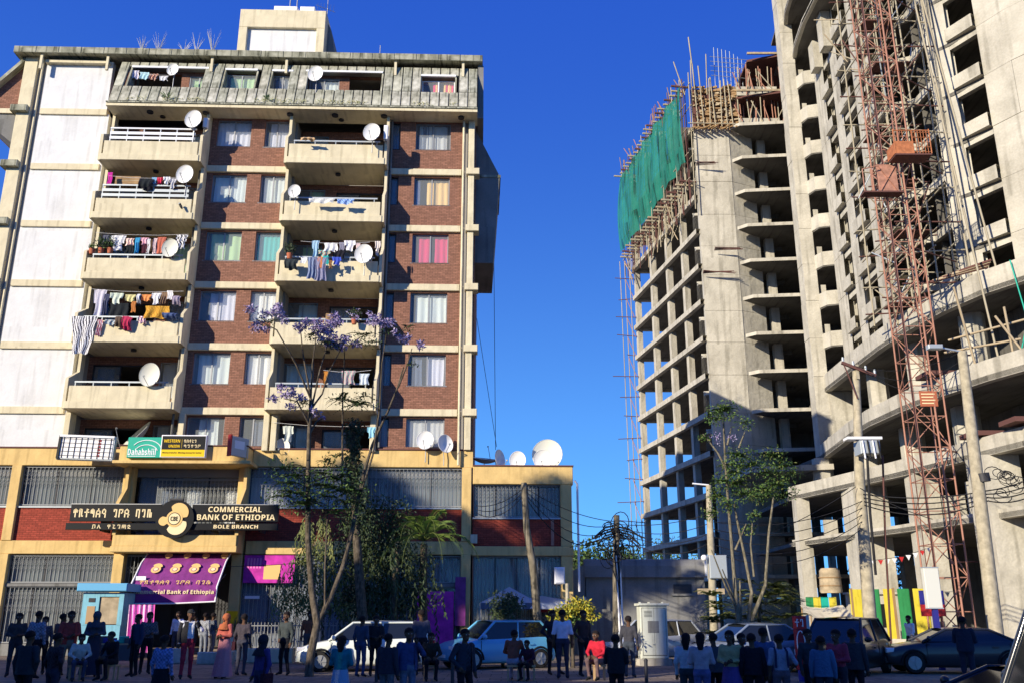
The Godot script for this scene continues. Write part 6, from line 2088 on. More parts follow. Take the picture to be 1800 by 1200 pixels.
	part(bx(-0.56, -0.5, -0.46, 0.46, -0.16, 0.04), "frame", M.red, r)
	part(bx(-0.3, 0.25, -0.1, 0.25, 0.0, 0.005), "poster", M.white, r)
	# the purple awning
	var aw := thing("purple_awning", "purple printed bank awning with gold emblems sagging over the entrance", "awning", BO, BT)
	var prof := [Vector2(0.32, 4.15), Vector2(0.62, 3.98), Vector2(0.95, 3.72), Vector2(1.35, 3.3), Vector2(1.7, 2.92), Vector2(1.98, 2.62), Vector2(2.04, 2.5), Vector2(2.06, 2.32), Vector2(2.04, 2.1)]
	var rows := []
	for p in range(prof.size() - 1, -1, -1):
		var row := PackedVector3Array()
		for j in 29:
			var f := j / 28.0
			var e: float = clampf((p - 1) / 4.0, 0, 1)
			row.push_back(Vector3(lerpf(-13.75, -10.28, f) - 0.03 * e, prof[p].y - 0.05 * sin(PI * f * 3.0) * (0.4 if p in [1, 2, 3, 4] else 0.1) + 0.11 * (f - 0.5) * e, prof[p].x + 0.03 * sin(f * 21.0 + p) * e))
		rows.push_back(row)
	part(MB.new().grid(rows.slice(2)), "canvas", M.purple, aw)
	part(MB.new().grid(rows.slice(0, 3)), "valance", M.magenta if false else M.purple_deep, aw)
	var sl := Vector3(0, prof[4].y - prof[2].y, prof[4].x - prof[2].x).normalized()
	var tb := Basis(Vector3.RIGHT, -sl, Vector3.RIGHT.cross(-sl))
	for k in 4:
		var x := -13.05 + k * 0.78
		var o := MeshInstance3D.new()
		o.name = "emblem"
		var dm := disc(0.2, 0.0, 0.012, 20)
		o.mesh = dm.mesh()
		o.material_override = M.gold
		aw.add_child(o, true)
		o.transform = Transform3D(tb, Vector3(x, 3.42, 1.28) + tb.z * 0.03)
		part(disc(0.11, 0.012, 0.018, 16), "emblem_ring", M.purple, o)
		part(disc(0.085, 0.018, 0.024, 16), "emblem_centre", M.gold_pale, o)
		part(petal(0.6, 2.2, 0.2, 0.34, 0.0), "emblem_petal", M.gold, o)
		var h := disc(0.16, 0.0, 0.012, 18)
		var o2 := part(h, "emblem", M.gold, aw)
		o2.transform = Transform3D(tb, Vector3(x + 0.25, 4.03, 0.62) + tb.z * 0.02)
	var tt := Transform3D(tb, Vector3(0, 2.78, 1.84) + tb.z * 0.05)
	fidel(aw, ["ye", "i", "t", "yo", "pi", "ya", "", "n", "g", "d", "", "ba", "n", "k"], -13.5, -10.6, 0.02, 0.2, 0.03, 0.03, M.gold, tt)
	lettering(aw, "Commercial Bank of Ethiopia", -13.7, -10.38, 2.4, 2.62, 2.09, M.gold_pale)
	for q in [[[-13.77, 4.15, 0.32], [-13.8, 3.72, 0.95], [-13.8, 2.66, 1.98]], [[-10.28, 4.2, 0.32], [-10.3, 3.78, 0.95], [-10.3, 2.74, 1.98], [-10.3, 2.16, 2.06]], [[-13.8, 2.07, 2.06], [-12.0, 2.08, 2.08], [-10.28, 2.16, 2.06]]]:
		var b := MB.new()
		var pts := []
		for p in q:
			pts.append(Vector3(p[0], p[1], p[2]))
		b.path(pts, 0.035, 5)
		part(b, "white_border", M.white, aw)
	for x in [-13.6, -10.5]:
		part(MB.new().tube(Vector3(x, 3.3, 0.1), Vector3(x, 2.62, 1.96), 0.02), "support_arm", M.steel, aw)
	part(bx(-13.7, -13.3, 3.0, 3.16, 1.62, 1.66), "white_patch", M.white, aw)
	# pink banner behind the branches and the magenta panel
	var pk := thing("pink_banner", "bright pink printed banner on the dark glass right of the entrance", "banner", BO, BT)
	part(bx(-9.75, -7.6, 2.95, 4.1, 0.06, 0.1), "cloth", M.magenta, pk)
	part(bx(-8.9, -8.2, 3.1, 3.7, 0.1, 0.106), "print_patch", M.gold, pk)
	for i in 5:
		part(bx(-9.62 + i * 0.13, -9.54 + i * 0.13, 3.55, 3.98, 0.1, 0.106), "print_mark", M.pink, pk)
	part(bx(-9.62, -9.0, 2.3, 2.42, 0.06, 0.09), "white_notice", M.white, pk)
	var mg := thing("magenta_panel", "magenta display panel left of the annex, behind the seated man in brown", "panel", BO, BT)
	part(MB.new().bev(-2.3, -0.75, 0.3, 2.6, 0.2, 0.34, 0.02), "face", M.magenta, mg)
	part(bx(-0.7, -0.25, 1.2, 3.2, 0.15, 0.28), "side_panel", M.purple, mg)

# ---------------------------------------------------------------- street things
func make_street() -> void:
	# blue kiosk
	var k := thing("blue_kiosk", "small pale blue sheet metal kiosk with a flat roof, left of the awning", "kiosk", Vector3(-15.85, 0.02, -36.6), 0.06)
	part(MB.new().bev(-0.75, 0.8, 0.0, 1.25, -1.2, 0.0, 0.02), "lower_body", M.kiosk_blue, k)
	part(bx(-0.75, -0.12, 1.25, 2.45, -0.06, 0.0), "front_post", M.kiosk_blue, k)
	part(bx(0.62, 0.8, 1.25, 2.45, -0.06, 0.0), "front_post", M.kiosk_blue, k)
	part(bx(-0.12, 0.62, 2.3, 2.45, -0.06, 0.0), "front_head", M.kiosk_blue, k)
	part(bx(-0.75, -0.7, 1.25, 2.45, -1.2, -0.06), "side_wall", M.kiosk_blue, k)
	part(bx(0.75, 0.8, 1.25, 2.45, -1.2, -0.06), "side_wall", M.kiosk_blue, k)
	part(bx(-0.75, 0.8, 1.25, 2.45, -1.25, -1.2), "back_wall", M.kiosk_blue, k)
	part(bx(-0.1, 0.6, 1.28, 2.28, -0.1, -0.05), "shutter", M.timber_pale, k)
	part(bx(-0.55, -0.25, 1.3, 1.95, 0.0, 0.02), "hatch", M.plank, k)
	part(bx(-0.52, -0.28, 2.1, 2.25, 0.0, 0.02), "vent", M.dark_frame, k)
	part(bx(-0.02, 0.02, 0.05, 1.22, 0.0, 0.012), "door_seam", M.kiosk_trim, k)
	var rf := MB.new()
	rf.bev(-0.95, 0.95, 2.5, 2.8, -1.4, 0.22, 0.03)
	part(rf, "roof", M.kiosk_trim, k)
	# pink curtain and the pale awning patch beside it
	var pc := MB.new()
	var rows := []
	for i in 6:
		var row := PackedVector3Array()
		for j in 33:
			var f := j / 32.0
			row.push_back(Vector3(f * 0.95 - 0.05 * i / 5.0, 0.25 + 1.75 * i / 5.0, 0.07 * sin(f * 30.0 + 0.3 * i) * (1.0 - 0.1 * i)))
		rows.push_back(row)
	for r in rows.size() - 1:
		pc.col = Color(0.8, 0.2, 0.5)
		for j in 32:
			var st := sin(j * 1.3) > 0.1
			pc.col = Color(0.82, 0.12, 0.5) if st else Color(0.82, 0.5, 0.68)
			pc.quad(rows[r][j], rows[r][j + 1], rows[r + 1][j + 1], rows[r + 1][j])
	one(pc, "pink_curtain", M.tinted, "pink and white striped curtain hanging between kiosk and bank entrance", "curtain", ground_at(218, 36.3, 0.02), 0.1)
	var tb := thing("vendor_table", "vendor's table covered in dark cloth in front of the pink curtain", "table", ground_at(205, 31.5, 0.02))
	part(bx(-0.9, 0.7, 0.68, 0.74, -0.35, 0.35), "top", M.plank, tb)
	part(bx(-0.92, 0.72, 0.2, 0.69, 0.35, 0.38), "cloth", M.dark_room, tb)
	for x in [-0.85, 0.65]:
		for z in [-0.3, 0.3]:
			part(bx(x - 0.03, x + 0.03, 0, 0.68, z - 0.03, z + 0.03), "leg", M.plank, tb)
	for i in 7:
		var c := MB.new()
		var w := 0.1 + 0.05 * (i % 3)
		c.bev(-w, w, 0, 0.1 + 0.06 * ((i * 2) % 3), -0.1, 0.1, 0.02)
		one(c, "goods_pack", [M.sign_green, M.dark_room, M.blue_post, M.kiosk_trim][i % 4], "pack of goods on the vendor's table, %s" % ["leftmost", "second from left", "third from left", "middle one", "third from right", "second from right", "rightmost"][i], "goods", ground_at(205, 31.5, 0.02) + Vector3(-0.75 + i * 0.23, 0.74, 0.1), 0.1 * i, "goods on the vendor's table")
	# planters by the entrance
	for q in [[413, 36.0, 0.75, 0.85, "tall cream planter with spiky plants by the entrance's right post"], [300, 33.5, 1.0, 0.5, "low broken concrete block before the entrance"], [375, 33.0, 1.2, 0.4, "long low concrete kerb block before the planter"], [470, 33.8, 1.7, 0.5, "low cream garden wall left of the white car"]]:
		var b := MB.new()
		b.bev(-q[2] / 2, q[2] / 2, 0, q[3], -0.4, 0, 0.03)
		var o := one(b, "planter" if q[0] in [413] else "concrete_block", M.cream if q[0] in [413, 470] else M.concrete, q[4], "planter" if q[0] == 413 else "block", ground_at(q[0], q[1], 0.02))
		if q[0] == 413:
			part(bx(-0.4, 0.4, 0.85, 0.92, -0.42, 0.02), "rim", M.cream, o)
			var l := MB.new()
			for i in 60:
				var a := rng.randf() * TAU
				l.col = Color(0.04, 0.07, 0.03)
				l.leaf(Vector3(rng.randf_range(-0.3, 0.3), 0.9, -0.2), Vector3(cos(a) * 0.25, rng.randf_range(0.4, 0.8), sin(a) * 0.25), Vector3(0.02, 0, 0.02))
			part(l, "plant", M.leaves, o)
	one(bx(-0.22, 0.22, 0, 0.5, -0.2, 0.0), "yellow_bin", M.sign_yellow, "small yellow box on the entrance's right pillar", "box", bw(-10.05, 1.3, 0.35), BT)
	part(bx(-0.2, 0.2, 0.5, 0.53, -0.2, 0.02), "lid", M.gold, get_node("yellow_bin"))
	# grey house behind the cable pole
	var h := thing("grey_house", "low grey rendered house with a curved parapet behind the cable pole", "building")
	part(bx(3.3, 8.6, 0, 3.3, -48, -42), "wall", M.grey_render, h)
	var pr := MB.new()
	pr.prism(PackedVector2Array([Vector2(0, 3.25), Vector2(0.0, 4.05), Vector2(0.12, 4.0), Vector2(0.28, 3.75), Vector2(0.32, 3.25)]), Transform3D(Basis(Vector3(0, 0, 1), Vector3(0, 1, 0), Vector3(-1, 0, 0)), Vector3(8.8, 0, -42.1)), 5.6)
	part(pr, "parapet", M.grey_render, h)
	part(bx(3.3, 8.7, 3.3, 3.9, -48, -42.1), "roof", M.grey_render, h)
	part(bx(8.6, 8.9, 3.3, 4.08, -48, -41.75), "end_cap", M.white_wall, h)
	var wn := part(bx(7.2, 8.0, 2.55, 2.95, -42.0, -41.96), "window", M.dark_frame, h)
	part(bx(7.1, 8.1, 2.46, 2.55, -42.0, -41.9), "sill", M.grey_render, wn)
	var lf := thing("lean_to", "dark lean-to with a sloping roof between annex and grey house", "shed")
	var lb := MB.new()
	lb.prism(PackedVector2Array([Vector2(2.2, 0), Vector2(3.25, 0), Vector2(3.25, 3.8), Vector2(2.2, 3.3)]), Transform3D(Basis(), Vector3(0, 0, -46)), 4.2)
	part(lb, "wall", M.grey_render, lf)
	part(bx(1.2, 3.3, 1.75, 1.95, -42.5, -40.0), "canopy", M.dark_red, lf)
	part(bx(2.9, 3.25, 1.8, 2.4, -41.7, -41.4), "meter_box", M.white_wall, lf)
	# tent tops before the annex
	for q in [[895, 38.8, 1.2, "pale pyramid tent roof behind the dark bush"], [955, 38.9, 1.6, "low pale canopy roof right of the leaning wooden pole"]]:
		var t := thing("market_tent", q[3], "tent", ground_at(q[0], q[1], 0.02))
		var w: float = q[2]
		var b := MB.new()
		var top := Vector3(0, 2.75 if w < 1.5 else 2.4, -w * 0.6)
		var e := [Vector3(-w, 2.1, 0), Vector3(w, 2.1, 0), Vector3(w, 2.1, -w * 1.2), Vector3(-w, 2.1, -w * 1.2)]
		for i in 4:
			b.tri(e[i], e[(i + 1) % 4], top)
		part(b, "roof", M.grey_metal, t)
		part(bx(-w, w, 1.85, 2.1, -0.02, 0.0), "valance", M.curtain_navy if w < 1.5 else M.white_wall, t)
		if w < 1.5:
			lettering(t, "T A", 0.3, 1.3, 1.88, 2.06, 0.0, M.white)
		for i in 4:
			part(MB.new().tube(Vector3(e[i].x * 0.97, 0, e[i].z), e[i], 0.03), "pole", M.steel, t)
	# white street cabinet
	var c := thing("street_cabinet", "cream metal utility cabinet with a dirty door, standing before the silver hatchback", "cabinet", ground_at(1153, 32.2, 0.02), 0.12)
	c.scale = Vector3(1.12, 1.1, 1.1)
	part(MB.new().bev(-0.42, 0.42, 0.2, 1.75, -0.4, 0.0, 0.02), "body", M.cabinet, c)
	part(bx(-0.5, 0.5, 0.0, 0.2, -0.45, 0.05), "plinth", M.concrete, c)
	part(MB.new().bev(-0.48, 0.48, 1.75, 1.82, -0.46, 0.06, 0.015), "cap", M.cabinet, c)
	part(bx(-0.37, 0.37, 0.29, 1.69, 0.0, 0.004), "door_seam", M.dark_frame, c)
	part(MB.new().bev(-0.355, -0.005, 0.305, 1.675, 0.004, 0.02, 0.004), "door", M.cabinet, c)
	part(MB.new().bev(0.005, 0.355, 0.305, 1.675, 0.004, 0.02, 0.004), "door", M.cabinet, c)
	for i in 5:
		part(bx(-0.3, -0.06, 1.42 + i * 0.04, 1.435 + i * 0.04, 0.02, 0.026), "louvre", M.dark_frame, c)
	part(bx(-0.2, 0.14, 0.95, 1.3, 0.02, 0.026), "old_poster", M.grey_render, c)
	part(bx(-0.06, 0.0, 0.6, 0.62, 0.015, 0.04), "handle", M.steel, c)
	for x in [-0.4, -0.12, 0.3]:
		part(bx(x, x + 0.04, 1.82, 1.86, -0.2, -0.1), "cap_bolt", M.cabinet, c)
	# red totem
	var t := thing("red_totem", "slim red advertising totem with an oval window in front of the black hatchback", "totem", ground_at(1415, 24.6, 0.0), -0.35)
	part(MB.new().bev(-0.17, 0.17, 0.3, 1.62, -0.12, 0.0, 0.02), "body", M.dark_red, t)
	part(bx(0.17, 0.24, 0.0, 1.64, -0.14, 0.02), "edge_post", M.grey_metal, t)
	part(bx(-0.17, 0.17, 1.3, 1.6, 0.0, 0.012), "header", M.red, t)
	fidel(t, ["t", "n"], -0.12, 0.12, 1.36, 1.54, 0.012, 0.022, M.white)
	var ov := MB.new()
	var ring := []
	for i in 21:
		ring.append(Vector3(cos(TAU * i / 20.0) * 0.1, 0.95 + sin(TAU * i / 20.0) * 0.3, 0.01))
	ov.path(ring, 0.014, 5)
	part(ov, "oval", M.white, t)
	part(bx(-0.14, 0.14, 0.0, 0.3, -0.1, -0.02), "foot", M.blue_post, t)
	# white lightbox on a blue post
	var s := thing("white_box_sign", "tall blank white box sign on a blue post near the mast's foot", "sign", ground_at(1660, 30.0, 0.0), 0.0)
	part(MB.new().bev(-0.24, 0.24, 1.85, 3.1, -0.2, 0.0, 0.02), "box", M.dish_old, s)
	part(bx(-0.25, 0.25, 1.83, 1.86, -0.21, 0.012), "rim", M.grey_metal, s)
	part(bx(-0.25, 0.25, 3.09, 3.12, -0.21, 0.012), "rim", M.grey_metal, s)
	part(bx(-0.08, 0.08, 0, 1.85, -0.16, -0.04), "post", M.blue_post, s)
	var bn := thing("blue_red_banner", "blue over red banner on the column left of the white box sign", "banner", at(1638, 1062, 42.0))
	part(bx(-0.5, 0.6, 0, 0.6, -0.02, 0), "upper_cloth", M.blue_post, bn)
	part(bx(-0.5, 0.6, -0.5, 0.0, -0.02, 0.003), "lower_cloth", M.red, bn)
	# white lamp box on the annex corner
	var lb2 := thing("lamp_box", "white rounded box lamp on the annex's right corner", "lamp", bw(3.75, 2.9, 0.6), BT)
	part(MB.new().bev(-0.22, 0.22, 0.0, 0.7, -0.15, 0.12, 0.06), "box", M.white, lb2)
	part(MB.new().tube(Vector3(0.1, 0.3, -0.15), Vector3(0.1, 0.3, -0.52), 0.03), "arm", M.steel, lb2)
	# tarpaulin stall by the black hatchback
	var tp := thing("tarpaulin_stall", "stall with a pale sagging tarpaulin roof behind the black hatchback", "stall")
	var o := ground_at(1462, 38.0, 0.0)
	var cl := MB.new()
	var rr := []
	for i in 5:
		var row := PackedVector3Array()
		for j in 9:
			row.push_back(o + Vector3(-0.85 + 1.75 * j / 8.0, 1.55 + 0.12 * i - 0.12 * sin(PI * j / 8.0) + 0.02 * (j % 2), 0.5 - i * 0.3))
		rr.push_back(row)
	cl.grid(rr)
	part(cl, "tarpaulin", M.cream, tp)
	for x in [-0.8, 0.85]:
		for z in [0.45, -0.65]:
			part(MB.new().tube(o + Vector3(x, 0, z), o + Vector3(x, 1.6 + (0.4 if z < 0 else 0.0), z), 0.03), "pole", M.timber, tp)
	part(bx(o.x - 0.8, o.x + 0.8, 0.7, 0.76, o.z - 0.5, o.z + 0.3), "counter", M.plank, tp)
	for q in [[0.0, "fence_green"], [0.3, "fence_yellow"], [0.62, "sign_green"], [0.95, "fence_yellow"]]:
		part(bx(o.x - 0.5 + q[0], o.x - 0.2 + q[0], 1.9, 2.35, o.z - 1.0, o.z - 0.96), "sheet", M[q[1]], tp)
	# bollards
	for q in [[1137, 24.2, "thin dark bollard before the cream cabinet's left side"], [661, 24.4, "thin dark bollard before the white car's door"], [795, 24.0, "thin dark bollard left of the blue car"], [722, 24.4, "thin dark bollard beneath the standing man in blue"]]:
		var b := MB.new()
		b.path([Vector3(0, 0, 0), Vector3(0, 0.5, 0), Vector3(0, 0.56, 0), Vector3(0, 0.6, 0)], [0.045, 0.045, 0.055, 0.02], 8)
		var bo := one(b, "bollard", M.dark_frame, q[2], "bollard", ground_at(q[0], q[1]), 0.0, "bollards along the near kerb")
		part(MB.new().path([Vector3(0, 0, 0), Vector3(0, 0.03, 0)], 0.08, 8), "base", M.dark_frame, bo)
	# poles
	wood_pole("wooden_pole", [at(921, 848, 33), at(926, 930, 33), at(938, 1000, 33), Vector3(at(950, 1100, 33).x, 0, -33)], 0.11, 0.16, "tall leaning wooden pole before the annex", M.pole_wood)
	wood_pole("cable_pole", [at(1084, 905, 37), at(1083, 1000, 37), Vector3(at(1082, 1100, 37).x, 0, -37)], 0.12, 0.15, "wooden pole choked with coils of black cable, right of the annex", M.pole_wood)
	wood_pole("thin_cable_pole", [at(997, 1025, 31.2), Vector3(at(998, 1100, 31.2).x, 0, -31.2)], 0.06, 0.07, "short thin pole rising from the yellow bush", M.pole_bare)
	wood_pole("concrete_pole", [at(1246, 852, 35), at(1250, 960, 35), Vector3(at(1254, 1100, 35).x, 0, -35)], 0.11, 0.16, "square pale pole with a transformer box, left of the leggy tree", M.pole_bare)
	wood_pole("crossarm_pole", [at(1505, 645, 36), at(1512, 850, 36), Vector3(at(1530, 1110, 36).x, 0, -36)], 0.14, 0.26, "tall concrete pole with a crossarm and a transformer before the curved tower", M.pole_bare)
	wood_pole("bracket_pole", [at(1692, 618, 33), at(1720, 850, 33), Vector3(at(1748, 1100, 33).x, 0, -33)], 0.17, 0.27, "thick pale pole with street lamp bracket right of the mast", M.pole_bare)
	var kp := get_node("cable_pole")
	for x in [0.2, 0.33]:
		var p := ground_at(1082, 37)
		part(MB.new().tube(p + Vector3(x, 0, 0.1), p + Vector3(x - 0.06, 3.9, 0.1), 0.045), "white_conduit", M.white, kp)
	var cp := get_node("concrete_pole")
	var q0 := at(1262, 1012, 35)
	part(MB.new().bev(q0.x - 0.33, q0.x + 0.33, q0.y - 0.1, q0.y + 0.75, -35.3, -34.75, 0.03), "transformer_box", M.grey_metal, cp)
	part(bx(q0.x - 0.75, q0.x + 0.2, q0.y - 0.65, q0.y - 0.45, -35.2, -34.9), "platform", M.timber_pale, cp)
	var q1 := at(1246, 852, 35)
	part(MB.new().tube(q1, q1 + Vector3(-0.62, 0.06, 0), 0.035), "lamp_arm", M.white_metal, cp)
	part(MB.new().ball(at(1238, 980, 34.8), Vector3(0.12, 0.12, 0.12)), "globe", M.white, cp)
	var xp := get_node("crossarm_pole")
	var q2 := at(1505, 655, 36)
	part(bx(q2.x - 0.06, q2.x + 0.06, q2.y - 0.3, q2.y + 0.3, -36.2, -35.8), "pole_cap", M.pole_bare, xp)
	part(MB.new().beam(at(1480, 637, 35.8), at(1540, 660, 35.8), 0.1, 0.12), "crossarm", M.rust_dark, xp)
	for u in [1482, 1500, 1522, 1538]:
		var p := at(u, 637 + (u - 1480) * 0.38 - 6, 35.8)
		part(MB.new().path([p - Vector3(0, 0.12, 0), p, p + Vector3(0, 0.1, 0)], [0.03, 0.06, 0.04], 8), "insulator", M.grey_metal, xp)
	part(MB.new().beam(at(1484, 640, 35.8), at(1508, 700, 35.8), 0.04, 0.04), "strut", M.rust_dark, xp)
	var q3 := at(1522, 795, 35.3)
	part(MB.new().bev(q3.x - 0.32, q3.x + 0.45, q3.y - 0.1, q3.y + 0.42, -35.6, -34.9, 0.03), "transformer", M.grey_metal, xp)
	part(bx(q3.x - 0.75, q3.x + 0.6, q3.y + 0.48, q3.y + 0.58, -35.5, -35.0), "transformer_beam", M.white, xp)
	for i in 4:
		part(MB.new().tube(Vector3(q3.x - 0.25 + i * 0.2, q3.y + 0.4, -34.85), Vector3(q3.x - 0.2 + i * 0.2, q3.y - 0.3, -34.85), 0.035), "bushing", M.black if i % 2 else M.white, xp)
	part(MB.new().path([at(1525, 800, 35.2), at(1530, 900, 35.2), at(1540, 1010, 35.4)], 0.05, 6), "down_cable", M.cable, xp)
	part(MB.new().path([at(1552, 800, 36), at(1557, 950, 36), Vector3(at(1562, 1100, 36).x, 0, -36)], 0.04, 6), "stay", M.rust_dark, xp)
	var bp := get_node("bracket_pole")
	var q4 := at(1692, 618, 33)
	part(MB.new().beam(q4, q4 + Vector3(-0.9, 0.1, 0.2), 0.06, 0.06), "lamp_arm", M.grey_metal, bp)
	part(MB.new().bev(q4.x - 1.4, q4.x - 0.85, q4.y + 0.02, q4.y + 0.2, -32.9, -32.65, 0.03), "lamp_head", M.grey_metal, bp)
	part(MB.new().path([q4 + Vector3(0.02, -4.6, 0.1), q4 + Vector3(0.05, -4.9, 0.1)], 0.24, 8), "collar", M.dark_frame, bp)

func wood_pole(called: String, pts: Array, r0: float, r1: float, label: String, m: Material) -> void:
	var p := thing(called, label, "pole")
	var rad := []
	for i in pts.size():
		rad.append(lerpf(r0, r1, float(i) / (pts.size() - 1)))
	part(MB.new().path(pts, rad, 10), "shaft", m, p)

# ---------------------------------------------------------------- cars
func car(called: String, label: String, pos: Vector3, turn: float, kind: String, col: Color, L := 4.2, W := 1.68, H := 1.45) -> Node3D:
	var c := thing(called, label, "car", pos, turn)
	var paint := mat("paint_" + called, col.r, col.g, col.b, 0.28)
	paint.clearcoat_enabled = true
	paint.clearcoat = 0.6
	paint.clearcoat_roughness = 0.08
	var hw := W / 2
	var van := kind == "van"
	# front is at -x. stations: x, bottom, top, half width factor
	var st := []
	if kind == "sedan":
		st = [[-0.5, 0.42, 0.62, 0.80], [-0.485, 0.28, 0.68, 0.9], [-0.4, 0.2, 0.78, 0.98], [-0.22, 0.18, 0.9, 1.0], [0.0, 0.18, 0.93, 1.0], [0.27, 0.18, 0.96, 1.0], [0.36, 0.2, 0.97, 0.98], [0.47, 0.26, 0.95, 0.93], [0.5, 0.4, 0.86, 0.86]]
	elif van:
		st = [[-0.5, 0.4, 0.9, 0.9], [-0.49, 0.28, 1.1, 0.96], [-0.44, 0.25, 1.25, 1.0], [0.0, 0.25, 1.3, 1.0], [0.48, 0.25, 1.3, 1.0], [0.5, 0.35, 1.25, 0.95]]
	else:
		st = [[-0.5, 0.42, 0.62, 0.8], [-0.485, 0.28, 0.7, 0.9], [-0.4, 0.2, 0.82, 0.98], [-0.24, 0.18, 0.94, 1.0], [0.0, 0.18, 0.96, 1.0], [0.3, 0.18, 1.0, 1.0], [0.46, 0.22, 1.0, 0.97], [0.495, 0.34, 0.98, 0.92], [0.5, 0.42, 0.9, 0.88]]
	var rows := []
	for s in st:
		var w: float = hw * s[3]
		var b: float = s[1]
		var t: float = s[2]
		var row := PackedVector3Array()
		for q in [[-0.8, 0.0], [-0.97, 0.12], [-1.0, 0.45], [-0.985, 0.75], [-0.93, 0.95], [-0.8, 1.0], [0.0, 1.03], [0.8, 1.0], [0.93, 0.95], [0.985, 0.75], [1.0, 0.45], [0.97, 0.12], [0.8, 0.0], [-0.8, 0.0]]:
			row.push_back(Vector3(s[0] * L, lerpf(b, t, q[1]), q[0] * w))
		rows.push_back(row)
	var bd := MB.new()
	bd.grid(rows)
	for e in [0, rows.size() - 1]:
		var r: PackedVector3Array = rows[e]
		for j in range(1, r.size() - 2):
			bd.tri(r[0], r[j], r[j + 1])
	part(bd, "body", paint, c)
	# greenhouse
	var belt := 0.93 if not van else 1.3
	var x := [-0.25, -0.08, 0.2, 0.37] if kind == "sedan" else ([-0.27, -0.1, 0.34, 0.47] if not van else [-0.45, -0.33, 0.46, 0.49])
	var by := [belt - 0.03, H - 0.06]
	var lo := [Vector3(x[0] * L, by[0], -hw * 0.93), Vector3(x[3] * L, by[0], -hw * 0.93), Vector3(x[3] * L, by[0], hw * 0.93), Vector3(x[0] * L, by[0], hw * 0.93)]
	var hi := [Vector3(x[1] * L, by[1], -hw * 0.74), Vector3(x[2] * L, by[1], -hw * 0.74), Vector3(x[2] * L, by[1], hw * 0.74), Vector3(x[1] * L, by[1], hw * 0.74)]
	var names := ["side_window", "rear_window", "side_window", "windscreen"]
	for i in 4:
		var j := (i + 1) % 4
		part(_pane(lo[j], lo[i], hi[i], hi[j]), names[i], M.car_glass, c)
	var rf := MB.new()
	var rr := []
	for i in 5:
		var f := i / 4.0
		var row := PackedVector3Array()
		for j in 7:
			var g := j / 6.0
			var e := sin(PI * g) * 0.05 + sin(PI * f) * 0.03
			row.push_back(Vector3(lerpf(x[1] * L - 0.06, x[2] * L + 0.06, f), by[1] - 0.015 + e, lerpf(-hw * 0.78, hw * 0.78, g)))
		rr.push_back(row)
	rf.grid(rr)
	part(rf, "roof", paint, c)
	for i in 4:
		part(MB.new().path([lo[i], hi[i]], 0.04, 6), "pillar", paint, c)
	for sd in [-1.0, 1.0]:
		var m0 := Vector3((x[0] + x[3]) * 0.5 * L, by[0], sd * hw * 0.935)
		var m1 := Vector3((x[1] + x[2]) * 0.5 * L, by[1], sd * hw * 0.745)
		part(MB.new().path([m0, m1], 0.03, 6), "door_pillar", paint if not van else M.black, c)
		part(MB.new().path([hi[0] + Vector3(0, 0, 0) if sd < 0 else hi[3], hi[1] if sd < 0 else hi[2]], 0.03, 6), "roof_rail", paint, c)
		for fx in [x[0] + 0.02, (x[0] + x[3]) * 0.5, x[3] - 0.05]:
			part(bx(fx * L - 0.006, fx * L + 0.006, 0.3, belt - 0.06, sd * hw * 1.0 - 0.012, sd * hw * 1.0 + 0.004), "door_seam", M.black, c)
		for fx in [-0.02, 0.2]:
			part(bx(fx * L, fx * L + 0.16, belt - 0.2, belt - 0.16, sd * hw - 0.02, sd * hw + 0.025), "door_handle", paint, c)
		part(MB.new().ball(Vector3(x[0] * L + 0.15, belt + 0.06, sd * (hw + 0.08)), Vector3(0.07, 0.08, 0.11), 8, 6), "mirror", paint, c)
		part(MB.new().bev(-L * 0.499, -L * 0.44, 0.58, 0.72, sd * hw * 0.72 - 0.16, sd * hw * 0.72 + 0.16, 0.03), "headlight", M.lamp_clear, c)
		part(MB.new().bev(L * 0.46, L * 0.503, 0.7, 0.92, sd * hw * 0.75 - 0.13, sd * hw * 0.75 + 0.13, 0.02), "tail_light", M.lamp_red, c)
		for wx in [-0.32, 0.31]:
			var o := Vector3(wx * L, 0.31, sd * (hw - 0.09))
			var t := MB.new()
			t.path([o + Vector3(0, 0, -0.1), o + Vector3(0, 0, -0.08), o + Vector3(0, 0, 0.08), o + Vector3(0, 0, 0.1)], [0.27, 0.31, 0.31, 0.27], 20)
			var wh := part(t, "wheel", M.rubber, c)
			var rm := MB.new()
			rm.path([o + Vector3(0, 0, sd * 0.06), o + Vector3(0, 0, sd * 0.105)], [0.2, 0.19], 16)
			for k in 5:
				var a := TAU * k / 5.0
				rm.beam(o + Vector3(0, 0, sd * 0.11), o + Vector3(cos(a) * 0.18, sin(a) * 0.18, sd * 0.11), 0.04, 0.03)
			part(rm, "rim", M.steel, wh)
			var ar := MB.new()
			var pts := []
			for k in 11:
				var a := PI * k / 10.0
				pts.append(Vector3(o.x + cos(a) * 0.35, 0.31 + sin(a) * 0.35, sd * (hw * 0.985)))
			ar.path(pts, 0.035, 5)
			part(ar, "wheel_arch", M.black, c)
	part(MB.new().bev(-L * 0.505, -L * 0.48, 0.3, 0.48, -hw * 0.8, hw * 0.8, 0.01), "front_bumper", paint, c)
	part(MB.new().bev(L * 0.48, L * 0.507, 0.34, 0.52, -hw * 0.82, hw * 0.82, 0.01), "rear_bumper", paint, c)
	part(bx(L * 0.507, L * 0.512, 0.58, 0.7, -0.26, 0.26), "number_plate", M.white, c)
	part(bx(-L * 0.51, -L * 0.505, 0.36, 0.46, -0.26, 0.26), "number_plate", M.white, c)
	return c

func _pane(a: Vector3, b: Vector3, d: Vector3, e: Vector3) -> MB:
	var m := MB.new()
	m.quad(a, b, d, e)
	return m

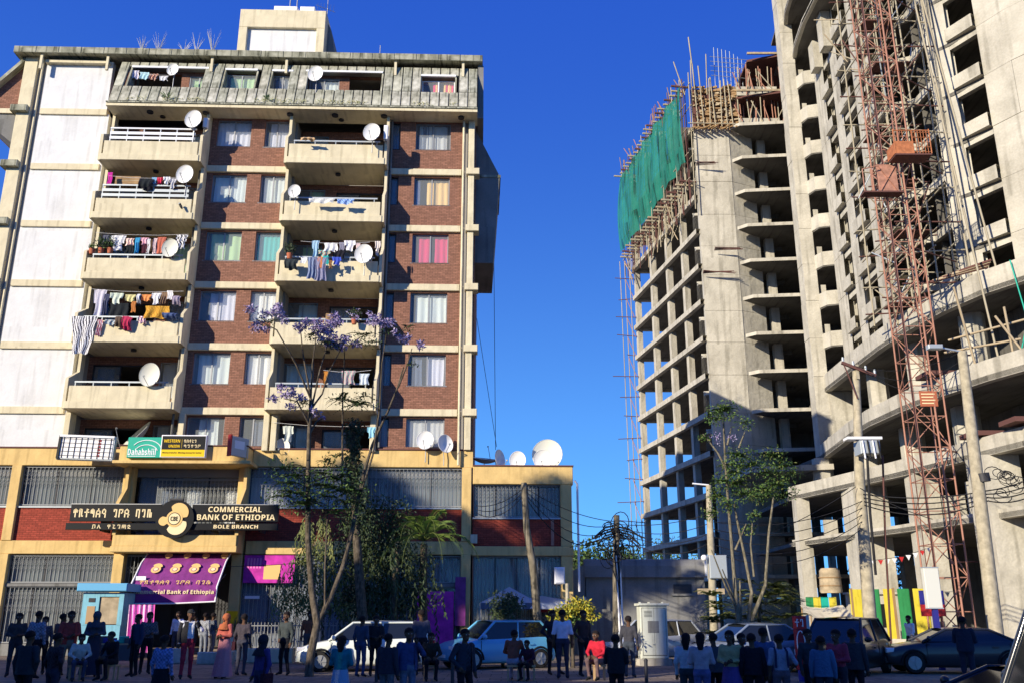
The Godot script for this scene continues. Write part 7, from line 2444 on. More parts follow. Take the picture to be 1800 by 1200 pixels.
func make_cars() -> void:
	car("white_hatchback", "white hatchback facing left behind the jacaranda trunk", ground_at(645, 29.5, 0.0), 0.05, "hatch", Color(0.68, 0.72, 0.66), 4.1, 1.66, 1.48)
	car("blue_car", "metallic light blue hatchback facing left in the middle of the forecourt", ground_at(872, 31.0, 0.0), 0.5, "hatch", Color(0.13, 0.43, 0.66), 3.8, 1.66, 1.5)
	car("silver_hatchback", "silver hatchback parked behind the cream cabinet", ground_at(1155, 35.0, 0.0), 0.75, "hatch", Color(0.40, 0.44, 0.5), 3.9, 1.66, 1.5)
	car("grey_sedan", "blue grey saloon hidden behind the waiting people at the feathery bush", ground_at(1322, 29.0, 0.0), 0.25, "sedan", Color(0.18, 0.22, 0.28), 4.3, 1.7, 1.42)
	car("black_hatchback", "black hatchback seen from its rear right corner beside the red totem", ground_at(1490, 28.0, 0.0), 0.95, "hatch", Color(0.012, 0.013, 0.016), 4.1, 1.74, 1.6)
	car("dark_saloon", "dark saloon with a worn wheel beside the foot of the bracket pole", ground_at(1682, 28.6, 0.0), -0.15, "sedan", Color(0.03, 0.032, 0.038), 4.2, 1.7, 1.3)
	car("near_saloon", "near dark saloon cut off by the bottom edge of the picture at the right", ground_at(1840, 15.0, -0.37), 0.06, "sedan", Color(0.008, 0.009, 0.014), 4.4, 1.7, 1.28)
	var v := car("minibus", "dark minibus at the right edge with a large wing mirror", Vector3(8.0, -0.37, -10.0), 0.03, "van", Color(0.02, 0.022, 0.026), 5.6, 1.8, 2.85)
	part(MB.new().path([Vector3(-2.6, 1.45, 0.9), Vector3(-2.75, 1.6, 1.15)], 0.03, 6), "mirror_arm", M.black, v)
	part(MB.new().ball(Vector3(-2.82, 1.66, 1.2), Vector3(0.09, 0.24, 0.16), 10, 8), "wing_mirror", M.black, v)

# ---------------------------------------------------------------- people
# bones are [from, to, radius, radius, region]; their capsules are joined smoothly and meshed as surface nets
func nets(bones: Array, cell: float, k: float) -> Dictionary:
	var lo := Vector3(9, 9, 9)
	var hi := -lo
	for b in bones:
		for e in 2:
			var r: Vector3 = Vector3.ONE * (b[2 + e] + cell * 2.5)
			lo = lo.min(b[e] - r)
			hi = hi.max(b[e] + r)
	var nx := int((hi.x - lo.x) / cell) + 2
	var ny := int((hi.y - lo.y) / cell) + 2
	var nz := int((hi.z - lo.z) / cell) + 2
	var f := PackedFloat32Array()
	f.resize(nx * ny * nz)
	f.fill(1.0)
	for b in bones:
		var a: Vector3 = b[0]
		var d: Vector3 = b[1] - a
		var dd := maxf(d.length_squared(), 1e-6)
		var r0: float = b[2]
		var r1: float = b[3]
		var m := maxf(r0, r1) + k + cell * 2.0
		var l: Vector3 = (a.min(b[1]) - Vector3.ONE * m - lo) / cell
		var h: Vector3 = (a.max(b[1]) + Vector3.ONE * m - lo) / cell
		for iy in range(maxi(0, int(l.y)), mini(ny, int(h.y) + 2)):
			for iz in range(maxi(0, int(l.z)), mini(nz, int(h.z) + 2)):
				var row := (iy * nz + iz) * nx
				for ix in range(maxi(0, int(l.x)), mini(nx, int(h.x) + 2)):
					var p := lo + Vector3(ix, iy, iz) * cell - a
					var t := clampf(p.dot(d) / dd, 0.0, 1.0)
					var s := (p - d * t).length() - lerpf(r0, r1, t)
					var o := f[row + ix]
					var q := maxf(k - absf(o - s), 0.0) / k
					f[row + ix] = minf(o, s) - q * q * k * 0.25
	var vs := PackedVector3Array()
	var id := {}
	var sy := nz * nx
	var corners := [0, 1, nx, nx + 1, sy, sy + 1, sy + nx, sy + nx + 1]
	var edges := [[0, 1], [2, 3], [4, 5], [6, 7], [0, 2], [1, 3], [4, 6], [5, 7], [0, 4], [1, 5], [2, 6], [3, 7]]
	var offs := [Vector3(0, 0, 0), Vector3(1, 0, 0), Vector3(0, 0, 1), Vector3(1, 0, 1), Vector3(0, 1, 0), Vector3(1, 1, 0), Vector3(0, 1, 1), Vector3(1, 1, 1)]
	for iy in ny - 1:
		for iz in nz - 1:
			var row := iy * sy + iz * nx
			for ix in nx - 1:
				var base := row + ix
				var first := f[base] < 0.0
				var mixed := false
				for q in range(1, 8):
					if (f[base + corners[q]] < 0.0) != first:
						mixed = true
						break
				if not mixed:
					continue
				var acc := Vector3.ZERO
				var n := 0
				for e in edges:
					var fa := f[base + corners[e[0]]]
					var fb := f[base + corners[e[1]]]
					if (fa < 0.0) != (fb < 0.0):
						acc += offs[e[0]].lerp(offs[e[1]], fa / (fa - fb))
						n += 1
				id[base] = vs.size()
				vs.push_back(lo + (Vector3(ix, iy, iz) + acc / n) * cell)
	var tris := PackedInt32Array()
	var steps := [[1, sy, nx], [nx, 1, sy], [sy, nx, 1]]
	for base in id:
		for ax in 3:
			var s: Array = steps[ax]
			var fa := f[base]
			var fb := f[base + s[0]]
			if (fa < 0.0) == (fb < 0.0):
				continue
			var c0: int = id.get(base - s[1] - s[2], -1)
			var c1: int = id.get(base - s[2], -1)
			var c2: int = id[base]
			var c3: int = id.get(base - s[1], -1)
			if c0 < 0 or c1 < 0 or c3 < 0:
				continue
			if fa < 0.0:
				tris.append_array([c0, c1, c2, c0, c2, c3])
			else:
				tris.append_array([c0, c2, c1, c0, c3, c2])
	var ns := PackedVector3Array()
	ns.resize(vs.size())
	for i in range(0, tris.size(), 3):
		var c := (vs[tris[i + 1]] - vs[tris[i]]).cross(vs[tris[i + 2]] - vs[tris[i]])
		for q in 3:
			ns[tris[i + q]] += c
	var reg := PackedInt32Array()
	for i in vs.size():
		ns[i] = ns[i].normalized()
		var best := 9.0
		var w := 0
		for b in bones:
			var d: Vector3 = b[1] - b[0]
			var t := clampf((vs[i] - b[0]).dot(d) / maxf(d.length_squared(), 1e-6), 0, 1)
			var s: float = (vs[i] - b[0] - d * t).length() - lerpf(b[2], b[3], t)
			if s < best:
				best = s
				w = b[4]
		reg.push_back(w)
	return {"v": vs, "n": ns, "t": tris, "r": reg}

var pose_cache := {}

func pose_bones(pose: String) -> Dictionary:
	var j := {"hipL": Vector3(-0.09, 0.9, 0), "hipR": Vector3(0.09, 0.9, 0), "kneeL": Vector3(-0.1, 0.49, 0.03), "kneeR": Vector3(0.1, 0.49, 0.03), "ankL": Vector3(-0.11, 0.08, -0.02), "ankR": Vector3(0.11, 0.08, -0.02), "toeL": Vector3(-0.13, 0.035, 0.13), "toeR": Vector3(0.13, 0.035, 0.13),
		"shL": Vector3(-0.175, 1.39, 0), "shR": Vector3(0.175, 1.39, 0), "elL": Vector3(-0.235, 1.12, -0.03), "elR": Vector3(0.235, 1.12, -0.03), "wrL": Vector3(-0.24, 0.88, 0.04), "wrR": Vector3(0.24, 0.88, 0.04), "head": Vector3(0, 1.575, 0.02), "pel": Vector3(0, 0.95, 0), "chest": Vector3(0, 1.27, 0)}
	if pose == "hold":
		j.elL = Vector3(-0.24, 1.13, 0.02); j.elR = Vector3(0.24, 1.13, 0.02)
		j.wrL = Vector3(-0.07, 1.08, 0.2); j.wrR = Vector3(0.09, 1.12, 0.2)
	elif pose == "phone":
		j.elR = Vector3(0.3, 1.2, 0.1); j.wrR = Vector3(0.14, 1.42, 0.16)
	elif pose == "walk":
		j.kneeL = Vector3(-0.09, 0.5, 0.17); j.ankL = Vector3(-0.09, 0.1, 0.22); j.toeL = Vector3(-0.1, 0.06, 0.38)
		j.kneeR = Vector3(0.09, 0.49, -0.06); j.ankR = Vector3(0.1, 0.13, -0.28); j.toeR = Vector3(0.11, 0.04, -0.15)
		j.elL = Vector3(-0.24, 1.13, -0.1); j.wrL = Vector3(-0.24, 0.9, -0.1); j.elR = Vector3(0.24, 1.13, 0.06); j.wrR = Vector3(0.23, 0.95, 0.2)
	elif pose == "sit":
		var dn := Vector3(0, -0.45, 0)
		for q in ["hipL", "hipR", "shL", "shR", "elL", "elR", "wrL", "wrR", "head", "pel", "chest"]:
			j[q] += dn
		for q in ["shL", "shR", "chest"]:
			j[q] += Vector3(0, 0, 0.08)
		j.head += Vector3(0, -0.02, 0.13)
		j.kneeL = Vector3(-0.14, 0.5, 0.38); j.kneeR = Vector3(0.14, 0.5, 0.38)
		j.ankL = Vector3(-0.13, 0.08, 0.3); j.ankR = Vector3(0.13, 0.08, 0.3); j.toeL = Vector3(-0.14, 0.035, 0.45); j.toeR = Vector3(0.14, 0.035, 0.45)
		j.elL = Vector3(-0.26, 0.7, 0.15); j.elR = Vector3(0.26, 0.7, 0.15); j.wrL = Vector3(-0.1, 0.6, 0.34); j.wrR = Vector3(0.1, 0.6, 0.35)
	elif pose == "lean":
		j.kneeR = Vector3(0.13, 0.5, 0.06); j.ankR = Vector3(0.2, 0.08, 0.02); j.toeR = Vector3(0.27, 0.035, 0.15)
		j.elL = Vector3(-0.3, 1.14, -0.06); j.wrL = Vector3(-0.17, 0.97, 0.06)
	var nk: Vector3 = j.chest + Vector3(0, 0.15, -0.005)
	var body := [[j.hipL, j.kneeL, 0.088, 0.06, 5], [j.hipR, j.kneeR, 0.088, 0.06, 5], [j.kneeL, j.ankL, 0.058, 0.042, 6], [j.kneeR, j.ankR, 0.058, 0.042, 6], [j.ankL, j.toeL, 0.042, 0.032, 7], [j.ankR, j.toeR, 0.042, 0.032, 7],
		[j.pel + Vector3(-0.07, -0.01, 0), j.pel + Vector3(0.07, -0.01, 0), 0.1, 0.1, 5], [j.pel + Vector3(-0.05, 0.08, 0), j.chest + Vector3(-0.07, 0, 0), 0.095, 0.105, 1], [j.pel + Vector3(0.05, 0.08, 0), j.chest + Vector3(0.07, 0, 0), 0.095, 0.105, 1], [j.chest + Vector3(-0.1, 0.07, 0), j.chest + Vector3(0.1, 0.07, 0), 0.085, 0.085, 1],
		[j.shL, j.elL, 0.062, 0.046, 2], [j.shR, j.elR, 0.062, 0.046, 2], [j.elL, j.wrL, 0.044, 0.03, 3], [j.elR, j.wrR, 0.044, 0.03, 3], [nk, nk.lerp(j.head, 0.6), 0.055, 0.05, 0]]
	for s in ["L", "R"]:
		var d: Vector3 = (j["wr" + s] - j["el" + s]).normalized()
		body.append([j["wr" + s], j["wr" + s] + d * 0.075, 0.028, 0.034, 4])
	var h: Vector3 = j.head
	var head := [[h + Vector3(0, 0.05, -0.02), h + Vector3(0, 0.06, 0.0), 0.088, 0.085, 0], [h + Vector3(0, -0.03, 0.03), h + Vector3(0, -0.06, 0.05), 0.066, 0.042, 0], [h + Vector3(0, 0.03, 0.085), h + Vector3(0, -0.005, 0.105), 0.01, 0.016, 0], [h + Vector3(-0.085, 0.02, 0), h + Vector3(-0.083, -0.02, 0.005), 0.016, 0.011, 0], [h + Vector3(0.085, 0.02, 0), h + Vector3(0.083, -0.02, 0.005), 0.016, 0.011, 0], [h + Vector3(-0.018, -0.045, 0.09), h + Vector3(0.018, -0.045, 0.09), 0.009, 0.009, 8], [h + Vector3(0, -0.06, -0.01), nk, 0.052, 0.055, 0]]
	return {"j": j, "body": body, "head": head}

func human(called: String, label: String, pos: Vector3, yaw: float, pose: String, cols: Dictionary, extra := "", size := 1.0) -> Node3D:
	if not pose_cache.has(pose):
		var pb := pose_bones(pose)
		pose_cache[pose] = [pb, nets(pb.body, 0.024, 0.045), nets(pb.head, 0.013, 0.02)]
	var pc: Array = pose_cache[pose]
	var j: Dictionary = pc[0].j
	var skin: Array = cols.get("skin", [0.11, 0.06, 0.038])
	var top: Array = cols.top
	var low: Array = cols.low
	var shoe: Array = cols.get("shoe", [0.02, 0.02, 0.02])
	var sleeve: bool = cols.get("sleeve", true)
	var tone := {0: skin, 1: top, 2: top, 3: top if sleeve else skin, 4: skin, 5: low, 6: low, 7: shoe, 8: [0.16, 0.06, 0.05]}
	var root := thing(called, label, "person", pos, yaw)
	root.scale = Vector3.ONE * size
	var checked := label.contains("checked") or label.contains("striped")
	var b := MB.new()
	for q in 2:
		var d: Dictionary = pc[1 + q]
		for i in range(0, d.t.size(), 3):
			for s in [0, 2, 1]:
				var x: int = d.t[i + s]
				var c: Array = tone[d.r[x]]
				var rg: int = d.r[x]
				var k := 1.0
				if rg in [1, 2, 3, 5, 6]:
					k = 1.0 + 0.13 * sin(d.v[x].y * 31.0 + d.v[x].x * 17.0) * sin(d.v[x].z * 40.0 + d.v[x].x * 9.0)
					if checked and rg < 4:
						k *= 0.55 if (sin(d.v[x].x * 75.0) > 0.1) != (sin(d.v[x].y * 75.0) > 0.1) else 1.1
				b.v.push_back(d.v[x])
				b.n.push_back(d.n[x])
				b.c.push_back(Color(c[0] * k, c[1] * k, c[2] * k))
	# five fingers on each hand
	b.col = Color(skin[0], skin[1], skin[2])
	for s in ["L", "R"]:
		var w: Vector3 = j["wr" + s]
		var d: Vector3 = (w - j["el" + s]).normalized()
		var side := d.cross(Vector3(0, 0, 1) if absf(d.z) < 0.8 else Vector3.UP).normalized()
		var palm := side.cross(d).normalized()
		for k in 4:
			var o := w + d * 0.085 + side * (k - 1.5) * 0.018
			var l: float = [0.062, 0.074, 0.07, 0.054][k]
			b.path([o, o + d * l * 0.5 + palm * 0.006, o + d * l * 0.85 + palm * 0.028], [0.0095, 0.0085, 0.0065], 5)
		var o2 := w + d * 0.025 + side * 0.028
		b.path([o2, o2 + d * 0.03 + side * 0.022 + palm * 0.01, o2 + d * 0.062 + side * 0.024 + palm * 0.02], [0.011, 0.0095, 0.007], 5)
	var h: Vector3 = j.head
	for sx in [-0.034, 0.034]:
		b.col = Color(0.7, 0.68, 0.64)
		b.ball(h + Vector3(sx, 0.028, 0.083), Vector3(0.013, 0.009, 0.008), 8, 4)
		b.col = Color(0.01, 0.008, 0.006)
		b.ball(h + Vector3(sx, 0.028, 0.089), Vector3(0.006, 0.007, 0.004), 6, 4)
	part(b, "body", M.tinted, root)
	# hair, cap or scarf
	var hb := MB.new()
	var hc: Array = cols.get("hair", [0.012, 0.01, 0.009])
	hb.col = Color(hc[0], hc[1], hc[2])
	if extra.contains("scarf"):
		hb.ball(h + Vector3(0, 0.035, -0.018), Vector3(0.112, 0.128, 0.118), 16, 10, -1.0, 1.0, Basis(Vector3.RIGHT, -0.35))
		hb.path([h + Vector3(0, 0.0, -0.03), h + Vector3(0, -0.12, -0.01), h + Vector3(0, -0.2, 0.0), h + Vector3(0, -0.3, 0.01)], [0.1, 0.085, 0.16, 0.2], 14)
		part(hb, "head_scarf", M.tinted, root)
	elif extra.contains("cap"):
		hb.ball(h + Vector3(0, 0.055, -0.01), Vector3(0.1, 0.1, 0.108), 14, 8, 0.0, 1.0)
		hb.obox(Transform3D(Basis(Vector3.RIGHT, 0.15), h + Vector3(0, 0.065, 0.13)), Vector3(0.15, 0.012, 0.11))
		part(hb, "cap", M.tinted, root)
	else:
		hb.ball(h + Vector3(0, 0.055, -0.018), Vector3(0.1, 0.098, 0.108), 14, 8, -0.1, 1.0, Basis(Vector3.RIGHT, -0.3))
		if extra.contains("long"):
			hb.path([h + Vector3(0, 0.08, -0.07), h + Vector3(0, -0.05, -0.09), h + Vector3(0, -0.2, -0.08)], [0.075, 0.09, 0.05], 10)
		part(hb, "hair", M.tinted, root)
	if extra.contains("dress") or extra.contains("skirt"):
		var db := MB.new()
		var dc: Array = cols.get("dress", low)
		var rows := []
		var y1: float = j.pel.y + (0.1 if extra.contains("dress") else 0.06)
		var y0 := 0.06 if extra.contains("dress") else 0.2
		for i in 8:
			var f := i / 7.0
			var row := PackedVector3Array()
			for k in 37:
				var a := -TAU * k / 36.0
				var r := lerpf(0.27, 0.15, f) * (1.0 + 0.09 * sin(a * 9.0 + f * 2.0) * (1.0 - f))
				row.push_back(Vector3(cos(a) * r * 1.1, lerpf(y0, y1, f), sin(a) * r * 0.85))
			rows.push_back(row)
		db.col = Color(dc[0], dc[1], dc[2])
		db.grid(rows)
		part(db, "skirt", M.tinted, root)
	if extra.contains("jacket"):
		var jb := MB.new()
		var jc: Array = cols.get("jacket", top)
		jb.col = Color(jc[0], jc[1], jc[2])
		var rows := []
		for i in 7:
			var f := i / 6.0
			var row := PackedVector3Array()
			for k in 25:
				var a := PI * 0.62 + TAU * 0.86 * k / 24.0 - PI * 0.03
				var r := lerpf(0.19, 0.2, sin(PI * f)) * (1.0 - 0.12 * f)
				row.push_back(Vector3(cos(a) * r * 1.06, lerpf(j.pel.y - 0.06, j.chest.y + 0.15, f), j.chest.z * f + sin(a) * r * 0.74))
			rows.push_back(row)
		jb.grid(rows)
		for s in ["L", "R"]:
			jb.path([j["sh" + s], j["el" + s], j["wr" + s]], [0.074, 0.058, 0.045], 10)
		part(jb, "jacket", M.tinted, root)
	if extra.contains("pack"):
		var kb := MB.new()
		kb.col = Color(0.02, 0.025, 0.06)
		for sx in [-0.11, 0.11]:
			kb.path([j.chest + Vector3(sx, 0.17, 0.0), j.chest + Vector3(sx * 1.1, 0.1, -0.13), j.chest + Vector3(sx * 1.15, -0.22, -0.125)], 0.022, 6)
		part(kb, "bag_strap", M.tinted, root)
	if extra.contains("bag"):
		var kb := MB.new()
		kb.col = Color(0.05, 0.015, 0.02)
		var o: Vector3 = j.hipR + Vector3(0.16, -0.08, 0.02)
		kb.obox(Transform3D(Basis(Vector3.UP, 0.2), o), Vector3(0.1, 0.24, 0.28))
		kb.path([o + Vector3(0, 0.12, 0.1), j.shR + Vector3(0.0, 0.07, 0), o + Vector3(0, 0.12, -0.1)], 0.012, 5)
		part(kb, "bag", M.tinted, root)
	return root

func stool_under(pos: Vector3, who: String) -> void:
	var s := thing("low_stool", "low wooden stool under " + who, "stool", pos, 0.0, "stools of the seated people")
	part(bx(-0.17, 0.17, 0.34, 0.385, -0.17, 0.17), "seat", M.plank, s)
	for x in [-0.13, 0.13]:
		for z in [-0.13, 0.13]:
			part(bx(x - 0.02, x + 0.02, 0, 0.34, z - 0.02, z + 0.02), "leg", M.plank, s)

func make_people() -> void:
	var blackc := [0.012, 0.012, 0.016]
	var denim := [0.04, 0.06, 0.13]
	var L := [
		[52, 25.6, "stand", 3.0, {"top": [0.28, 0.28, 0.34], "low": blackc}, "", "man in grey checked shirt with his back turned at the far left"],
		[81, 25.2, "lean", 2.6, {"top": [0.05, 0.03, 0.035], "low": [0.03, 0.03, 0.05]}, "", "person in dark clothes between checked shirt and red jacket"],
		[110, 25.0, "hold", 0.6, {"top": [0.34, 0.05, 0.04], "low": [0.2, 0.17, 0.14]}, "jacket", "man in red jacket and khaki trousers before the kiosk"],
		[30, 24.6, "lean", 2.9, {"top": [0.03, 0.035, 0.04], "low": blackc}, "jacket", "person in black jacket at the left edge"],
		[133, 24.9, "sit", 0.5, {"top": [0.5, 0.46, 0.4], "low": [0.06, 0.06, 0.1]}, "", "seated woman in a cream top with patterned skirt"],
		[157, 26.5, "hold", 0.3, {"top": [0.06, 0.07, 0.1], "low": [0.04, 0.04, 0.06], "hair": [0.05, 0.06, 0.09]}, "scarf dress", "woman in a dark hooded wrap before the kiosk"],
		[193, 25.2, "sit", -0.4, {"top": blackc, "low": blackc, "hair": [0.02, 0.02, 0.02]}, "", "seated person in black by the vendor's table"],
		[275, 25.6, "stand", 2.9, {"top": [0.2, 0.26, 0.5], "low": blackc}, "skirt", "woman in blue checked shirt and long black skirt, back turned"],
		[324, 25.6, "phone", 0.5, {"top": [0.7, 0.7, 0.74], "low": [0.36, 0.03, 0.05], "hair": [0.03, 0.03, 0.03], "jacket": [0.02, 0.022, 0.026]}, "cap jacket", "man in black jacket, white shirt and red trousers"],
		[306, 37.3, "phone", -0.2, {"top": [0.72, 0.74, 0.8], "low": [0.06, 0.06, 0.08]}, "", "person in white raising an arm under the awning"],
		[354, 37.4, "stand", 2.8, {"top": [0.32, 0.33, 0.35], "low": [0.2, 0.22, 0.25]}, "", "man in grey striped shirt standing on the bank's steps"],
		[368, 37.9, "hold", 2.5, {"top": [0.12, 0.13, 0.15], "low": [0.15, 0.15, 0.17]}, "", "man in dark grey beside the striped shirt on the steps"],
		[389, 25.8, "hold", -0.5, {"top": [0.40, 0.10, 0.08], "low": [0.5, 0.2, 0.22], "dress": [0.55, 0.22, 0.24], "hair": [0.4, 0.12, 0.05]}, "scarf dress", "woman in orange headscarf and long pink dress"],
		[452, 25.0, "stand", -0.7, {"top": [0.06, 0.04, 0.16], "low": [0.03, 0.03, 0.07], "hair": [0.02, 0.02, 0.03]}, "scarf bag", "woman in violet top and dark headscarf with a shoulder bag"],
		[539, 33.0, "stand", 0.4, {"top": [0.25, 0.08, 0.04], "low": [0.1, 0.08, 0.08]}, "", "person in rust coloured top at the steel fence"],
		[594, 25.2, "hold", 2.9, {"top": [0.01, 0.18, 0.22], "low": [0.24, 0.36, 0.5], "dress": [0.24, 0.36, 0.5]}, "long skirt", "woman in teal top and pale blue skirt before the white car"],
		[677, 25.4, "stand", 2.7, {"top": [0.035, 0.035, 0.05], "low": [0.12, 0.13, 0.15]}, "jacket", "man in dark jacket and grey trousers by the white car's tail"],
		[714, 25.6, "phone", 0.4, {"top": [0.05, 0.07, 0.18], "low": [0.14, 0.16, 0.22]}, "jacket", "man in blue jacket and grey jeans before the magenta panel"],
		[755, 25.0, "sit", 0.2, {"top": [0.03, 0.025, 0.02], "low": blackc}, "", "seated man in dark brown before the magenta panel"],
		[815, 25.4, "lean", 0.7, {"top": [0.03, 0.035, 0.05], "low": blackc}, "jacket", "person in dark checked jacket at the blue car's bonnet"],
		[902, 25.0, "sit", 2.9, {"top": [0.22, 0.07, 0.04], "low": [0.3, 0.28, 0.34]}, "", "seated person in rust brown before the blue car"],
		[930, 25.0, "sit", -0.5, {"top": [0.05, 0.015, 0.03], "low": blackc}, "", "small seated child in dark clothes beside the rust brown figure", 0.8],
		[972, 27.4, "lean", 0.5, {"top": [0.02, 0.02, 0.03], "low": blackc}, "", "person in black standing left of the white T-shirt man"],
		[990, 25.6, "stand", 3.1, {"top": [0.62, 0.62, 0.72], "low": [0.03, 0.035, 0.06], "sleeve": false}, "", "man in white T-shirt with his back turned, before the yellow bush"],
		[1054, 25.2, "sit", -0.6, {"top": [0.5, 0.02, 0.04], "low": [0.14, 0.09, 0.09]}, "", "seated person in a bright red top"],
		[1086, 25.8, "hold", 2.9, {"top": [0.02, 0.02, 0.025], "low": blackc}, "jacket", "person in black below the cable pole"],
		[1213, 25.4, "stand", 2.8, {"top": [0.5, 0.52, 0.54], "low": [0.03, 0.05, 0.06]}, "long", "woman in pale grey top, left of the pair by the cabinet"],
		[1239, 24.9, "hold", 2.9, {"top": [0.42, 0.34, 0.36], "low": [0.11, 0.11, 0.24]}, "long", "woman in beige pink jumper and blue trousers by the cabinet"],
		[1292, 25.2, "hold", -0.5, {"top": [0.36, 0.33, 0.16], "low": [0.1, 0.06, 0.22], "dress": [0.11, 0.07, 0.25]}, "long skirt", "woman in olive yellow top and violet skirt"],
		[1331, 25.0, "stand", 2.9, {"top": [0.012, 0.013, 0.02], "low": blackc}, "jacket", "tall man in black coat with his back turned"],
		[1381, 24.8, "lean", 3.1, {"top": [0.26, 0.27, 0.34], "low": [0.12, 0.09, 0.11], "sleeve": false}, "pack", "man in grey shirt with dark backpack straps, left of the red totem"],
		[1352, 26.2, "stand", 2.6, {"top": [0.07, 0.1, 0.2], "low": [0.03, 0.03, 0.05]}, "", "person in dark blue behind the grey shirted man"],
		[1456, 24.8, "stand", 2.8, {"top": [0.07, 0.14, 0.24], "low": [0.03, 0.04, 0.06]}, "jacket", "person in washed blue denim jacket right of the red totem"],
		[1484, 25.2, "hold", -0.9, {"top": [0.34, 0.04, 0.07], "low": [0.04, 0.03, 0.04]}, "", "person in red sleeves beside the denim jacket"],
		[1607, 33.5, "walk", -1.2, {"top": [0.75, 0.76, 0.78], "low": [0.02, 0.02, 0.03]}, "", "figure in white shirt walking on the sunlit dirt by the hoarding"],
		[1708, 22.0, "hold", 2.6, {"top": [0.025, 0.03, 0.05], "low": [0.03, 0.03, 0.05]}, "jacket", "person in dark blue jacket near the bracket pole's foot"],
		[66, 27.4, "stand", 0.3, {"top": [0.1, 0.1, 0.12], "low": blackc}, "", "half hidden person in charcoal just behind the grey checked shirt"],
		[96, 27.0, "phone", 2.8, {"top": [0.16, 0.07, 0.06], "low": denim}, "", "half hidden person in brown behind the red jacket"],
		[232, 26.6, "stand", -0.6, {"top": [0.03, 0.04, 0.08], "low": blackc}, "jacket", "person in navy jacket before the pink curtain"],
		[252, 27.6, "hold", 0.5, {"top": [0.12, 0.12, 0.14], "low": blackc}, "", "slim person in dark grey between pink curtain and blue checked shirt"],
		[421, 27.0, "stand", 2.9, {"top": [0.06, 0.05, 0.06], "low": [0.05, 0.05, 0.07]}, "bag", "person in black with a bag right of the pink dress"],
		[497, 27.2, "lean", -0.5, {"top": [0.05, 0.06, 0.06], "low": blackc}, "", "person in dark green leaning by the low cream garden wall"],
		[632, 26.4, "stand", 2.7, {"top": [0.04, 0.06, 0.1], "low": denim}, "", "person in dark blue shirt between teal top and dark jacket"],
		[657, 26.8, "hold", 0.4, {"top": [0.02, 0.02, 0.025], "low": blackc}, "jacket", "person in black just left of the dark jacketed man with grey trousers"],
		[738, 26.6, "stand", -2.8, {"top": [0.07, 0.07, 0.1], "low": blackc}, "", "person in slate right of the blue jacket"],
		[1027, 26.6, "lean", 0.6, {"top": [0.05, 0.03, 0.03], "low": blackc}, "", "person in dark maroon right of the white T-shirt"],
		[1108, 26.2, "stand", 2.8, {"top": [0.05, 0.05, 0.06], "low": [0.05, 0.06, 0.08]}, "", "person in dark grey before the cabinet's left edge"],
		[1262, 26.0, "stand", -2.9, {"top": [0.08, 0.09, 0.1], "low": blackc}, "jacket", "person in grey jacket between beige pink jumper and olive top"],
		[1312, 26.4, "hold", 0.5, {"top": [0.12, 0.05, 0.04], "low": blackc}, "", "person in rust brown between violet skirt and black coat"],
		[1432, 26.2, "phone", 0.3, {"top": [0.03, 0.04, 0.05], "low": blackc}, "", "person in black raising a hand between totem and denim jacket"],
		[1512, 26.6, "stand", 2.7, {"top": [0.04, 0.04, 0.05], "low": blackc}, "jacket", "rightmost person of the group beside the black hatchback"],
		[18, 26.4, "hold", 0.4, {"top": [0.06, 0.05, 0.05], "low": [0.04, 0.04, 0.05]}, "", "person in brown behind the black jacket at the left edge"]]
	for q in L:
		var low: bool = (q[0] > 1200 or (q[0] > 440 and q[0] < 860 and q[1] < 25.7 and q[2] != "sit") or q[0] in [275, 30, 81, 1086]) and q[0] < 1530
		var p := ground_at(q[0], minf(q[1] - 5.4, 20.8) if low else q[1], -0.37 if low else 0.02)
		var size: float = q[7] if q.size() > 7 else rng.randf_range(0.92, 1.03)
		human("person", q[6], p, q[3], q[2], q[4], q[5], size)
		if q[2] == "sit":
			stool_under(p, "the " + (q[6] as String).replace("seated ", "").split(" before")[0].split(" by the")[0].split(" beside")[0])

# ---------------------------------------------------------------- overhead wires
func wire(label: String, p: Vector3, q: Vector3, sag: float, r := 0.014, group := "overhead wires", called := "overhead_wire") -> void:
	var pts := []
	for i in 13:
		var f := i / 12.0
		pts.append(p.lerp(q, f) - Vector3(0, sag * 4.0 * f * (1.0 - f), 0))
	one(MB.new().path(pts, r, 4), called, M.cable, label, "wire", Vector3.ZERO, 0.0, group)

